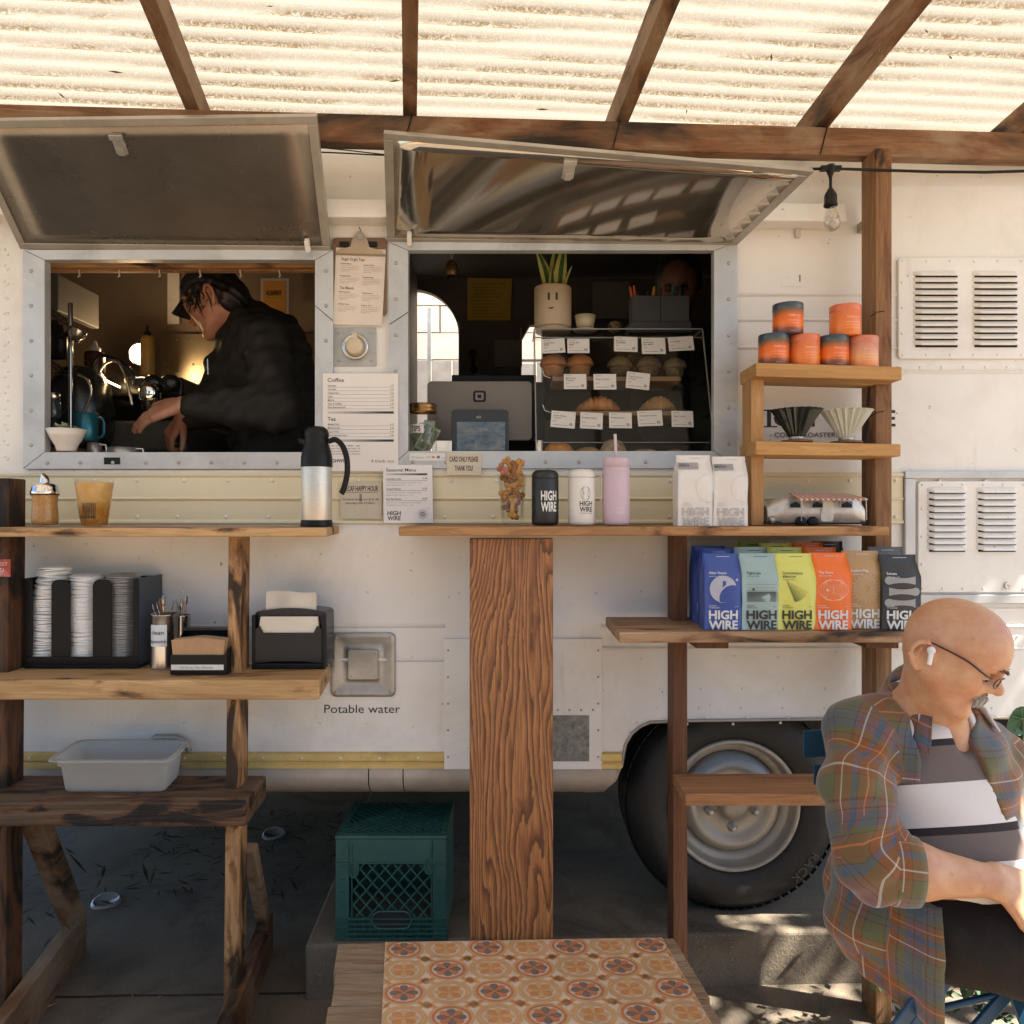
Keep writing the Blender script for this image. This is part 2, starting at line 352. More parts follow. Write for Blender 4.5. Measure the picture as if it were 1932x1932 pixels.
def roof_mat():
    """sun-bleached fibreglass sheet: lets light through, fibres and dirt in the valleys"""
    t = NT('fibreglass'); v = t.co(); fb = t.noise(t.co((1, 1, 1)), 38, 8, .84, 3.5); big = t.noise(t.co((.45, 2.4, 1)), 2.6, 5, .6, .6)
    fine = t.noise(t.co((.5, 1, 1), loc=(3, 1, 0)), 210, 4, .7, 1.5)
    q = t.n('VertexColor') if False else t.n('Attribute'); q.attribute_name = 'valley'
    d = t.math('MULTIPLY', t.ramp(q.outputs['Fac'], [(.38, (.0, .0, .0)), (.8, (1, 1, 1))]), t.ramp(big, [(.43, (0, 0, 0)), (.53, (1, 1, 1))]))
    d = t.math('MULTIPLY', d, t.ramp(fb, [(.44, (.1, .1, .1)), (.56, (1, 1, 1))]))
    f2 = t.ramp(fb, [(.455, (.0, .0, .0)), (.49, (.75, .75, .75)), (.505, (.75, .75, .75)), (.54, (0, 0, 0))])
    c = t.mix(t.math('MULTIPLY', f2, .6), (.26, .237, .198), (.07, .043, .02)); c = t.mix(t.math('MULTIPLY', t.ramp(fine, [(.5, (0, 0, 0)), (.7, (1, 1, 1))]), .5), c, (.27, .20, .12))
    c = t.mix(t.math('MULTIPLY', d, .95), c, (.085, .052, .02))
    tr = t.n('BsdfTranslucent'); t.l(c, tr.inputs[0]); t.l(c, t.b.inputs[0]); t.set(Roughness=.5)
    mx = t.n('MixShader'); mx.inputs[0].default_value = .55; t.l(t.b.outputs[0], mx.inputs[1]); t.l(tr.outputs[0], mx.inputs[2]); t.l(mx.outputs[0], t.out.inputs[0])
    return t.mat
m_roof = roof_mat()

# ---------------------------------------------------------------- ground, slab, yard behind
g = MB(); g.box(-60, 60, -60, 60, -.4, 0); obj('ground', g, m_conc, kind='structure')
g = MB()
for (a, b) in (((-2.6, 2.40), (X(560, 2.4), 2.445)), ((X(560, 2.4), 2.446), (.75, 2.53)), ((.75, 2.53), (2.4, 2.55))):
    n = 14; pts = []
    for i in range(n+1):
        q = Vector(a).lerp(Vector(b), i/n); pts.append((q.x, q.y+noise.noise((q.x*9, q.y, 0))*.012))
    w = [.003+.003*abs(noise.noise((p[0]*23, 1, 2))) for p in pts]
    g.add([(p[0], p[1]-k, .004) for p, k in zip(pts, w)]+[(p[0], p[1]+k, .004) for p, k in zip(pts, w)], [(i, i+1, i+n+2, i+n+1) for i in range(n)])
obj('pavement_crack', g, m_dark, kind='structure')
g = MB(); zt = .174
g.zprism([(X(574, 2.406), 2.412), (.0, 2.452), (.75, 2.487), (2.8, 2.56), (2.8, 5.2), (-.74, 5.2)], -.02, zt)
obj('raised_slab', g, m_conc2, kind='structure', bevel=.012, seg=3)
g = MB(); g.box(-60, 60, -60, -5.0, .0, .012); obj('wood_chip_bed', g, m_chips, kind='structure')
# yard wall of concrete blocks behind the trailer
wall = thing('block_wall', 'sunlit wall of pale concrete blocks seen through the trailer doorway', 'wall', (0, 5.6, 0))
g = MB(); g.box(-2.3, 1.7, 5.66, 5.85, 0, 3.7); obj('mortar_core', g, m_mortar, wall)
g = MB(); g.box(-.194, .194, -.05, .05, -.0955, .0955); bme = g.mesh('block')
bw = .40; r0 = Z(678, 5.6)
for r in range(-12, 5):
    for k in range(-5, 5):
        o = obj('block', bme, None, wall) if False else bpy.data.objects.new('block', bme); COL.objects.link(o) if o.name not in COL.objects else None
        o.parent = wall; o.location = (X(786, 5.6)+.004+(k+(.5 if r % 2 else 0)+.42)*bw, .05+random.uniform(-.003, .003), r0+.1+r*.2)
bme.materials.append(m_block)
fen = thing('board_fence', 'weathered grey board fence in front of the block wall', 'fence', (0, 5.4, 0))
for i in range(15):
    x = X(735, 5.4)+i*.15; g = MB(); g.box(x, x+.142, 5.40, 5.418, 0, Z(681, 5.4)+random.uniform(-.02, .012)); obj('board', g, m_grey, fen, bevel=.003)
g = MB(); g.box(X(806, 5.3), X(813, 5.3), 5.30, 5.33, 0, Z(580, 5.3)); obj('post', g, m_alu2, fen)

# ---------------------------------------------------------------- the trailer
WY = 2.47
tr = thing('camper_trailer', 'white riveted metal camper trailer turned coffee stand with two open serving hatches', 'trailer', (0, 3.4, 0))
def zz(v, Y=WY): return Z(v, Y)
def xx(u, Y=WY): return X(u, Y)
g = MB(); T = .03
def plate(us, vs): g.prism([(xx(u), zz(v)) for u, v in zip(us, vs)], WY, WY+T)
plate((-500, 60, 60, -500), (350, 350, 1446, 1446)); plate((60, 612, 612, 60), (350, 350, 484, 484)); plate((60, 612, 612, 60), (868, 868, 1446, 1446))
plate((612, 752, 752, 612), (350, 350, 1446, 1446)); plate((752, 1364, 1364, 752), (350, 350, 466, 466))
g.prism([(xx(u), zz(v)) for u, v in ((752, 866), (1364, 866), (1364, 350), (2700, 350), (2700, 1350), (1700, 1352), (1240, 1358), (1222, 1363), (1205, 1372), (1192, 1385), (1183, 1402), (1176, 1440), (1175, 1446), (752, 1446))], WY, WY+T)
obj('body_wall', g, m_white, tr)
g = MB()      # rounded roof
prof = [(WY, zz(352))]+[(WY+.75*(1-math.cos(a)), zz(352)+.46*math.sin(a)) for a in [math.radians(q) for q in (6, 14, 24, 36, 50, 66, 90)]]
prof += [(4.2, zz(352)+.46), (4.6, zz(352)+.40), (4.63, zz(352)+.36)]
xs = [xx(-500), xx(2700)]; g.add([(x, y, z) for y, z in prof for x in xs], [(2*i+1, 2*i, 2*i+2, 2*i+3) for i in range(len(prof)-1)], True)
obj('roof_skin', g, m_white, tr)
g = MB()      # skirt rolled under
pr = [(WY-.002, zz(1448)), (WY-.008, zz(1462)), (WY-.004, zz(1478)), (WY+.02, zz(1494)), (WY+.06, zz(1506)), (WY+.13, zz(1513)), (WY+.3, zz(1516))]
ue = [1170, 1166, 1155, 1141, 1125, 1106, 1090]
for a, b in ((-500, 695), (697, 760), (762, 0)):
    g.add([p for (y, z), e in zip(pr, ue) for p in ((xx(a), y, z), (xx(b) if b else xx(e), y, z))], [(2*i, 2*i+1, 2*i+3, 2*i+2) for i in range(len(pr)-1)], True)
obj('rolled_skirt', g, m_skirt, tr)
g = MB(); g.tube([(xx(u), WY-.004+y, zz(v)) for u, v, y in ((1108, 1516, .12), (1140, 1498, .04), (1160, 1470, 0), (1172, 1440, 0), (1180, 1402, 0), (1191, 1383, 0), (1206, 1370, 0), (1226, 1361, 0), (1300, 1358, 0), (1700, 1353, 0), (2700, 1350, 0))], .005, 6); obj('arch_trim', g, m_skirt, tr)
g = MB(); g.box(xx(-500), 3.2, 4.58, 4.62, .2, zz(1500)); g.box(xx(-500), xx(1150), WY+.13, 4.57, zz(1512), zz(1500)); g.box(xx(1150), 3.2, WY+.02, 3.6, zz(1340), zz(1330)); g.box(xx(1150), 3.2, 3.0, 3.04, zz(1520), zz(1331)); g.box(xx(1120), xx(1128), WY+.14, 3.0, zz(1516), zz(1331))  # first box: added back wall that keeps light from coming in underneath
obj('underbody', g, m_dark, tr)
# gold band, strip and seams
g = MB(); zb, zm, zt2 = zz(986), zz(940), zz(893)
pf = [(WY-.001, zb-.004), (WY-.012, zb), (WY-.012, zb+.006), (WY-.006, zb+.012), (WY-.006, zm-.008), (WY-.013, zm), (WY-.006, zm+.006), (WY-.006, zt2-.012), (WY-.012, zt2-.006), (WY-.012, zt2), (WY-.001, zt2+.004)]
g.xprism(pf[::-1], xx(-500), xx(1702)); obj('gold_band', g, m_gold, tr)
g = MB(); pf = [(WY-.001, zz(1449)), (WY-.012, zz(1447)), (WY-.012, zz(1439)), (WY-.006, zz(1436)), (WY-.012, zz(1432)), (WY-.012, zz(1420)), (WY-.001, zz(1417))]
g.xprism(pf, xx(-500), xx(838)); g.xprism(pf, xx(1134), xx(1172)); obj('gold_strip', g, m_goldd, tr)
g = MB(); 
for u0, u1, v in ((1385, 2700, 555), (1385, 2700, 603), (1385, 2700, 655), (1690, 2700, 700), (-500, 840, 1180), (-500, 840, 1244), (1134, 2700, 1180), (1134, 2700, 1222), (1700, 2700, 1148)):
    g.xprism([(WY-.001, zz(v)-.006), (WY-.006, zz(v)), (WY-.001, zz(v)+.006)], xx(u0), xx(u1))
g.box(xx(-500), xx(640), WY-.008, WY+.01, zz(892), zz(886)); g.box(xx(640), xx(1400), WY-.008, WY+.01, zz(892), zz(884)); obj('seam_rib', g, m_white, tr)
g = MB()      # awning rail above the hatches
for a, b in ((-500, 1598),):
    x0, x1 = xx(a, 2.40), xx(b, 2.40); zl, zr = 2.497, 2.466; h = .062
    g.hexa([(x0, 2.395, zl), (x1, 2.395, zr), (x1, WY-.001, zr), (x0, WY-.001, zl), (x0, 2.41, zl+h), (x1, 2.41, zr+h), (x1, WY-.001, zr+h+.01), (x0, WY-.001, zl+h+.01)])
obj('awning_rail', g, m_white, tr, bevel=.004)
# rivets and screws
g = MB(); rnd = random.Random(3)
def rivet(u, v, r=.0048, Y=WY): g.sph((xx(u), Y, zz(v)), (r, r*.7, r), 7, 5)
for u0, v, n, du in ((22, 904, 0, 0),):
    pass
for i in range(24): rivet(14+rnd.random(), 585+i*11 if False else 480+i*27.5); rivet(8+rnd.random()*2, 470+i*30)
for i in range(17): rivet(1695+i*41, 869-2*(i % 2) if False else 692)
for v in (1047, 1117, 1240, 1366): 
    for i in range(17): rivet(86+i*86.5+rnd.uniform(-3, 3), v+rnd.uniform(-5, 5))
for i in range(12): rivet(1190+i*81, 1200); rivet(1240+i*79, 1335); rivet(1255+i*77, 1352, .004, WY-.006); rivet(1245+i*78, 1298)
for u, v in ((1201, 1363), (1187, 1383), (1178, 1410), (1172, 1444), (1115, 1420), (1137, 1300)): rivet(u, v, .005, WY-.004)
for i in range(30): rivet(92+i*84+rnd.uniform(-6, 6), 906, .006, WY-.008); rivet(88+i*84+rnd.uniform(-6, 6), 974, .006, WY-.008)
for i in range(11): rivet(60+i*73, 1427, .0045, WY-.012)
for o in (g.v,): pass
obj('rivet_row', g, m_white, tr, kind='stuff')
# window frames
def frame(name, uo0, uo1, vo0, vo1, ui0, ui1, vi0, vi1, seamL, seamR):
    Y0, Y1 = WY-.022, WY+.0; f = MB()
    a = [(uo0, vo0), (uo1, vo0), (uo1, vo1), (uo0, vo1)]; b = [(ui0, vi0), (ui1, vi0), (ui1, vi1), (ui0, vi1)]
    A = [P(u, v, Y0) for u, v in a]; B = [P(u, v, Y0) for u, v in b]; dz = Vector((0, .034, 0))
    for i in range(4):
        j = (i+1) % 4; m = MB(); e = (A[j]-A[i]).normalized()*.0008
        q = [A[i]+e, A[j]-e, B[j]-e, B[i]+e]; back = [A[i]+e+Vector((0, .0215, 0)), A[j]-e+Vector((0, .0215, 0)), B[j]-e+dz, B[i]+e+dz]
        m.add(q+back, [(0, 1, 2, 3)[::-1], (4, 5, 6, 7), (0, 1, 5, 4), (1, 2, 6, 5), (2, 3, 7, 6), (3, 0, 4, 7)]); o = obj('window_frame', m, m_alu, tr, bevel=.0015)
        s = MB(); n = max(3, int(round((A[j]-A[i]).length/.115)))
        for k in range(n):
            t = (k+.5)/n; c = A[i].lerp(A[j], t)*.62+B[i].lerp(B[j], t)*.38
            if i == 0: continue
            s.lathe([(.0062, .0), (.0058, -.0022), (.003, -.0034), (.0012, -.0022), (0, -.002)], (0, 0, 0), 10, M=Matrix.Translation(c+Vector((0, -.0002, 0))) @ Matrix.Rotation(-math.pi/2, 4, 'X'))
        if i: obj('screw', s, m_screw, o, kind='stuff')
frame('w', 43, 628, 470, 884, 84, 594, 489, 852, 0, 0); frame('w', 733, 1392, 455, 883, 770, 1347, 471, 850, 0, 0)
g = MB()
for (a, b) in (((595, 576), (628, 604)), ((735, 611), (770, 588))): g.beam(P(*a, WY-.0225), P(*b, WY-.0225), .002, .002)
obj('frame_joint', g, m_dark, tr)
# hatch lids
def lid(name, c, mat, label, holes, latchu):
    HL, HR, FR, FL = [Vector(q) for q in c]; n = (HR-HL).cross(FL-HL).normalized(); n = n if n.z > 0 else -n
    r = obj('hatch_lid', MB().grid(lambda a, b: HL.lerp(HR, a).lerp(FL.lerp(FR, a), b)+n*.010*math.sin(math.pi*b)*a*0, 8, 8), mat, tr, label=label)
    sm = r.modifiers.new('s', 'SOLIDIFY'); sm.thickness = .012; sm.offset = 1 if False else 0
    def pt(a, b, d=0): return HL.lerp(HR, a).lerp(FL.lerp(FR, a), b)-n*d
    for a0, a1, b0, b1 in ((-.004, 1.004, -.02, .035), (-.004, 1.004, .955, 1.012), (-.004, .020, .0355, .9545), (.978, 1.004, .0355, .9545)):
        f = MB(); k = 6; vs = []
        for d in (-.012, .0075):
            for j in range(2):
                for i in range(k+1): vs.append(pt(a0+(a1-a0)*i/k, (b0, b1)[j], d))
        N = k+1; fs = []
        for i in range(k): fs += [(i, i+N, i+N+1, i+1), (2*N+i, 2*N+i+1, 3*N+i+1, 3*N+i), (i, i+1, 2*N+i+1, 2*N+i), (N+i, 3*N+i, 3*N+i+1, N+i+1)]
        fs += [(0, 2*N, 3*N, N), (k, N+k, 3*N+k, 2*N+k)]; f.add(vs, fs); obj('lid_frame', f, m_lidf, r, bevel=.002)
    f = MB(); e1 = (HR-HL).normalized(); e2 = (FL-HL).normalized(); c0 = pt(latchu, .84, .012)
    f.obox(c0, e1*.017, e2*.03, n*.004); f.obox(c0+e2*.022-n*.008, e1*.019, e2*.008, n*.006); f.obox(c0-e2*.02-n*.006, e1*.010, e2*.012, n*.003); obj('latch', f, m_alu2, r, bevel=.002)
    f = MB(); c0 = pt(holes, .06, .022); f.obox(c0, e1*.007, e2*.02, n*.010); obj('prop_clip', f, m_white, r, bevel=.002)
    return r
lid('l', (P(40, 463, 2.452), P(622, 469, 2.452), P(595, 219, 2.16), (X(-72, 2.16), 2.16, Z(228, 2.16))), m_lid, 'dull grey raised hatch lid', .935, .43)
lid('r', (P(733, 452, 2.452), P(1388, 459, 2.452), P(1530, 322, 2.03), P(727, 250, 2.185)), m_lidm, 'mirror-like raised hatch lid, warped at its corner', .062, .46)
# interior
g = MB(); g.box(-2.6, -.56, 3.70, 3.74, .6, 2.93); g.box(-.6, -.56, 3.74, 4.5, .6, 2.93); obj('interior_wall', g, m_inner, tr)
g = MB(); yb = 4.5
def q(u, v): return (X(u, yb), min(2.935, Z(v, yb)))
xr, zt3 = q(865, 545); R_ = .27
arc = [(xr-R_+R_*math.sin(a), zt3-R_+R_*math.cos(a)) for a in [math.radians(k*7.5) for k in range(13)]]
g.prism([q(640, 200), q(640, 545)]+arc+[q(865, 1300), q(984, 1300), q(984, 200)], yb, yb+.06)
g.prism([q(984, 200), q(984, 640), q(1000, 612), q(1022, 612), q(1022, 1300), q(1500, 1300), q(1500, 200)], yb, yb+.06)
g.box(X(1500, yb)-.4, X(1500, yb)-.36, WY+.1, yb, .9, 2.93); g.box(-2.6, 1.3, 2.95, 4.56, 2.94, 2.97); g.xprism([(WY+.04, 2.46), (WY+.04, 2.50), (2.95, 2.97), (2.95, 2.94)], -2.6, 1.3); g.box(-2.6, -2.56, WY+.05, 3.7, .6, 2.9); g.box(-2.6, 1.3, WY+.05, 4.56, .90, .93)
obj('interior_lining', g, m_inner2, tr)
g = MB(); g.box(X(1022, yb)+.001, 1.1, 4.42, 4.49, .7, Z(604, 4.45)); g.box(X(866, yb)+.002, X(983, yb), 4.44, 4.49, .7, Z(604, 4.45)); obj('cabinet', g, M('cabinet_metal', (.10, .10, .085), .3, .5), tr, bevel=.004)
g = MB(); g.box(-2.2, X(630, 2.6), 2.55, 3.2, .9, Z(868, 2.55)); g.box(X(740, 2.6), X(1380, 2.6), 2.55, 3.2, .9, Z(862, 2.55)); obj('service_counter', g, m_steel, tr, bevel=.004)
# electrical inlet, water hatches
g = MB(); g.rrect(xx(669), zz(654), .142, .125, .004, WY-.006, WY-.0005); o = obj('power_inlet', g, m_alu2, tr, bevel=.001)
g = MB(); RX = Matrix.Rotation(math.pi/2, 4, 'X')
def ylathe(mb, prof, c, n=28): mb.lathe([(r, z) for r, z in prof], c, n, M=RX)
ylathe(g, [(.043, .0), (.043, .012), (.038, .016), (.034, .012), (.0, .012)], (xx(672), WY-.006, zz(655))); obj('inlet_ring', g, m_steel, o)
g = MB(); ylathe(g, [(.028, 0), (.027, .016), (.022, .020), (0, .021)], (xx(672), WY-.014, zz(655)), 18); g.box(xx(668), xx(677), WY-.034, WY-.015, zz(655), zz(631)); obj('inlet_cap', g, M('cream_plastic', (.56, .47, .33), .5), o, bevel=.002)
g = MB()
for u, v in ((640, 630), (700, 629), (640, 680), (702, 681)): g.sph((xx(u), WY-.006, zz(v)), (.005, .003, .005), 7, 5)
obj('screw', g, m_screw, o, kind='stuff')
g = MB()      # water hatch: pan with a square inside
def rr(cx, cz, w, h, r, y, n=4):
    pts = []
    for qx, qz, a0 in ((1, 1, 0), (-1, 1, 90), (-1, -1, 180), (1, -1, 270)):
        for k in range(n+1):
            a = math.radians(a0+90*k/n); pts.append((cx+qx*(w/2-r)+r*math.cos(a), y, cz+qz*(h/2-r)+r*math.sin(a)))
    return pts
cx, cz = xx(686), zz(1252)
g.loft([rr(cx, cz, .208, .206, .018, WY-.0005), rr(cx, cz, .210, .208, .018, WY-.009), rr(cx, cz, .198, .196, .016, WY-.012), rr(cx, cz, .178, .176, .016, WY-.011), rr(cx, cz, .140, .136, .02, WY-.002), rr(cx, cz, .10, .10, .006, WY-.0015), rr(cx, cz, .096, .096, .006, WY-.010), rr(cx, cz, .094, .094, .006, WY-.011)], True, True)
o = obj('water_hatch', g, m_alu2, tr)
g = MB()
for sx in (-1, 1):
    for sz in (-1, 1): g.sph((cx+sx*.088, WY-.011, cz+sz*.088), (.005, .003, .005), 7, 5); g.sph((cx+sx*.038, WY-.010, cz+sz*.038), (.004, .003, .004), 7, 5)
obj('screw', g, m_screw, o, kind='stuff')
g = MB(); g.text('Potable water', (xx(612), WY-.0012, zz(1344)), h=.0285, w=xx(755)-xx(612)); obj('lettering', g, m_ink, tr)
g = MB(); g.box(xx(838), xx(1136), WY-.010, WY-.0005, zz(1449), zz(1203)); o = obj('access_plate', g, m_white, tr, bevel=.002)
g = MB(); g.box(xx(1040), xx(1111), WY-.0125, WY-.0105, zz(1433), zz(1347)); obj('galvanised_vent', g, M('galvanised', (.16, .17, .165), .45, .5, .45, 60), o)
g = MB()
for k in range(5):
    for u in (846, 1128): g.sph((xx(u), WY-.010, zz(1225+k*50)), (.004, .003, .004), 7, 5)
for k in range(4): g.sph((xx(1052+k*22), WY-.0105, zz(1337)), (.004, .003, .004), 7, 5)
obj('screw', g, m_screw, o, kind='stuff')
g = MB(); g.tube([(xx(285), WY-.006, zz(1415)), (xx(288), WY-.02, zz(1396)), (xx(300), WY-.022, zz(1386)), (xx(340), WY-.022, zz(1386)), (xx(355), WY-.02, zz(1396)), (xx(358), WY-.006, zz(1415))], .010, 8); obj('grab_handle', g, m_alu2, tr)
# louvred vents on the right
def vent(u0, u1, v0, v1, groups, n, sv0, sv1, framed):
    g = MB(); g.rrect((xx(u0)+xx(u1))/2, (zz(v0)+zz(v1))/2, xx(u1)-xx(u0), zz(v0)-zz(v1), .012, WY-.011, WY-.0005); o = obj('louvre_panel', g, m_white, tr, bevel=.002)
    for a, b in groups:
        for k in range(n):
            v = sv0+(sv1-sv0)*k/(n-1); h = .0125; x0, x1 = xx(a), xx(b); zc = zz(v); y = WY-.011; d = .016
            g = MB(); k5 = 5; rings = []
            for i in range(9):
                tt = i/8; e = min(1, math.sin(math.pi*min(tt, 1-tt)*2)*1.3) if tt < .12 or tt > .88 else 1; e = min(1, max(.12, min(tt, 1-tt)*8+.15))
                x = x0+(x1-x0)*tt; rings.append([(x, y+.002, zc+h), (x, y-d*.35*e, zc+h*.75), (x, y-d*.85*e, zc), (x, y-d*e, zc-h*.55*e), (x, y-d*.9*e, zc-h*.6*e), (x, y+.002, zc+h*.3)])
            g.loft([[Vector(p) for p in r] for r in rings], False, True); obj('louvre', g, m_white, o)
            if k == 0:
                s = MB()
            s.box(x0+.006, x1-.006, y-.0012, y-.0004, zc-h*.95, zc-h*.35)
        obj('louvre_shade', s, m_dark, o)  # dark strips stand for the shaded openings beneath the louvres
    s = MB()
    for k in range(8):
        for v in (v0+7, v1-7): s.sph((xx(u0+8+k*(u1-u0-16)/7), WY-.011, zz(v)), (.0045, .003, .0045), 7, 5)
    for k in range(1, 4): s.sph((xx(u0+7), WY-.011, zz(v0+(v1-v0)*k/4)), (.0045, .003, .0045), 7, 5)
    obj('rivet', s, m_white, o, kind='stuff'); return o
vent(1692, 2020, 487, 677, ((1720, 1806), (1831, 1918)), 12, 519, 649, False)
g = MB(); A = (1703, 888, 2030, 1137); B = (1722, 902, 2012, 1120)
for (u0, u1, v0, v1) in ((A[0], A[2], A[1], B[1]), (A[0], A[2], B[3], A[3]), (A[0], B[0], B[1]+.4, B[3]-.4), (B[2], A[2], B[1]+.4, B[3]-.4)): g.box(xx(u0), xx(u1), WY-.016, WY-.0005, zz(v1), zz(v0))
obj('vent_door_frame', g, m_alu, tr, bevel=.003)
o = vent(1729, 2010, 907, 1116, ((1746, 1820), (1838, 1915), (1935, 2000)), 10, 925, 1033, True)
g = MB(); ylathe(g, [(.011, 0), (.011, .004), (.006, .006), (.004, .002), (0, .002)], (xx(1895), WY-.0115, zz(1103)), 14); obj('lock', g, m_steel, o)
# painted sign on the wall behind the little shelves
g = MB(); sgn = .0012
g.text('HIGH WIRE', (xx(1406), WY-sgn, zz(803)), h=.054, w=.488, bold=.02)
for (u0, u1) in ((1441, 1466), (1478, 1500)):
    for v in (773, 804): g.box(xx(u0), xx(u1), WY-sgn-.0003, WY-sgn+.0003, zz(v)-.002, zz(v)+.002)
g.text('- COFFEE ROASTERS -', (xx(1452), WY-sgn, zz(824)), h=.016, w=.24, bold=.005); obj('painted_sign', g, m_ink, tr)
g = MB(); g.box(xx(1475), xx(1517), WY-.0016, WY-.0004, zz(540), zz(523)); obj('patch_plate', g, m_white, tr); g = MB(); g.box(xx(1508), xx(1509.5), WY-.003, WY-.0017, zz(531), zz(518)); obj('scratch', g, m_dark, tr)
g = MB(); g.rrect(xx(1504), zz(440), .018, .034, .006, WY-.012, WY-.0005); obj('wall_hook', g, M('clear_hook', (.55, .52, .47), .2), tr, bevel=.003)
g = MB(); g.tube([(xx(1622), WY-.03, zz(394)), (xx(1622), WY-.03, zz(425))], .006, 8); g.box(xx(1617), xx(1626), WY-.04, WY-.001, zz(440), zz(423)); obj('strike_bracket', g, m_alu2, tr)
# wheel
wc = (X(1385, 2.6), 2.6, .174+.372)
wh = obj('wheel', MB().lathe([(.02, -.02), (.05, -.02), (.05, -.03), (.0, -.03)], (wc[0], 2.62, wc[2]), 20, M=Matrix.Rotation(math.pi/2, 4, 'X')), m_rim, tr)
def yl(prof, n=64): return MB().lathe([(r, -y) for r, y in prof], (wc[0], wc[1], wc[2]), n, M=RX)
obj('tyre', yl([(.222, .02), (.226, .0), (.24, -.012), (.285, -.022), (.325, -.014), (.345, .006), (.366, .03), (.372, .05), (.372, .17), (.366, .19), (.345, .21), (.24, .22)], 72), m_rubber, wh)
g = MB()
for i in range(72):
    a = 2*math.pi*i/72; ca, sa = math.cos(a), math.sin(a); e = Vector((ca, 0, sa)); tq = Vector((-sa, 0, ca))
    for yy in (.045, .10, .155): g.obox(Vector(wc)+e*.3722+Vector((0, yy, 0)), e*.0012, tq*.012, Vector((0, .02, 0)))
obj('tread_block', g, m_rubber, wh, kind='stuff')
g = MB()
def arcfn(x, y):
    a = math.radians(-30)-x/.322; r = .30+y; return Vector((wc[0]+r*math.cos(a), wc[1]-.0235+(abs(r-.3)*.12), wc[2]+r*math.sin(a)))
g.text('RACK', (0, 0, 0), h=.032, fn=arcfn, bold=.01, sp=1.15); obj('raised_letters', g, m_rubber2, wh)
obj('rim', yl([(.224, .014), (.228, .0), (.224, -.008), (.214, -.008), (.210, .004), (.203, .03), (.196, .036), (.182, .036), (.174, .058), (.160, .066)]), m_rim, wh)
obj('wheel_disc', yl([(.172, .058), (.165, .03), (.150, .012), (.135, .008), (.118, .022), (.10, .032), (.075, .022), (.06, .024), (.052, .01), (.045, -.006), (.03, -.012), (0, -.012)]), m_rim, wh)
g = MB(); n = 20; vs = []
for j, (r, y) in enumerate(((.168, .028), (.152, .0105), (.137, .0065), (.122, .015))):
    for i in range(n+1):
        a = math.radians(20+130*i/n); vs.append((wc[0]+r*math.cos(a), wc[1]+y-.0012, wc[2]+r*math.sin(a)))
g.add(vs, [(j*(n+1)+i+1, j*(n+1)+i, (j+1)*(n+1)+i, (j+1)*(n+1)+i+1) for j in range(3) for i in range(n)], True); obj('blue_paint', g, m_rimblue, wh)
for i in range(5):
    a = math.radians(i*72-90); c = (wc[0]+.082*math.cos(a), wc[1]+.018, wc[2]+.082*math.sin(a)); g = MB(); ylathe(g, [(.019, -.008), (.017, .0), (.012, .003), (.011, .018), (.007, .021), (0, .021)], c, 6); obj('lug_nut', g, m_alu2, wh)
# ---------------------------------------------------------------- patio roof
pr_ = thing('patio_roof', 'timber patio cover with scorched beam, rafters and corrugated fibreglass sheet', 'patio roof', (.5, 1.5, 0))
def by(x): return 2.296+.054*x
def bm(x0, x1, zb, zt, th, y0=0): return [(x0, by(x0)+y0, zb), (x1, by(x1)+y0, zb), (x1, by(x1)+y0+th, zb), (x0, by(x0)+y0+th, zb), (x0, by(x0)+y0, zt), (x1, by(x1)+y0, zt), (x1, by(x1)+y0+th, zt), (x0, by(x0)+y0+th, zt)]
ZB, ZT = HC+1.103, HC+1.19
obj('beam', MB().hexa(bm(-3.2, 2.6, ZB, ZT, .045)), w_beam, pr_, bevel=.003)
D = Vector((.135, -1, .17)).normalized(); SD = Vector((1, .095, 0)).normalized(); N_ = SD.cross(D).normalized(); N_ = N_ if N_.z > 0 else -N_
for u in (-40, 367, 771, 1177, 1571, 1985):
    x = X(u, 2.28); b = Vector((x, by(x)+.03, ZT+.002)); a = b-D*.12; e = b+D*3.0
    g = MB(); sx = SD*.021; hz = Vector((0, 0, .089)); g.hexa([a-sx, a+sx, e+sx, e-sx, a-sx+hz, a+sx+hz, e+sx+hz, e-sx+hz]); obj('rafter', g, w_raft, pr_, bevel=.003)
g = MB(); O = Vector((X(771, 2.28), by(-.3)+.03, ZT+.093+.012)); pitch = .056; vs = []; nl = 58; val = []
nx = 2
L0, L1 = -.30, 2.9; rows = int((L1-L0)/pitch*8); x0s, x1s = -2.7, 2.40
for j in range(rows+1):
    s_ = L0+(L1-L0)*j/rows; h = math.cos(2*math.pi*s_/pitch)
    for i in range(25):
        xx_ = x0s+(max(1.2, 3.05-.28*s_)-x0s)*i/24; vs.append(O+SD*xx_+D*s_+N_*(h*.0062+.006*noise.noise((xx_*1.3, s_*2, 0)))); val.append(.5-.5*h)  # unseen right edge is slanted, shaped to steer where the sun falls
g.add(vs, [(j*25+i, j*25+i+1, (j+1)*25+i+1, (j+1)*25+i) for j in range(rows) for i in range(24)], True)
sheet = obj('corrugated_sheet', g, m_roof, pr_)
at = sheet.data.attributes.new('valley', 'FLOAT', 'POINT'); at.data.foreach_set('value', val)
g = MB(); rnd = random.Random(5)
for i in range(26):     # leaves and twigs lying on the sheet, seen through it
    c = O+SD*rnd.uniform(-1.5, 1.6)+D*rnd.uniform(-.15, .6)-N_*.0145; a = rnd.uniform(0, 6.3); L = rnd.uniform(.02, .05)
    d1 = SD*math.cos(a)+D*math.sin(a); d2 = SD*-math.sin(a)+D*math.cos(a); g.add([c-d1*L/2, c+d2*L*.1, c+d1*L/2, c-d2*L*.1], [(0, 1, 2, 3)])
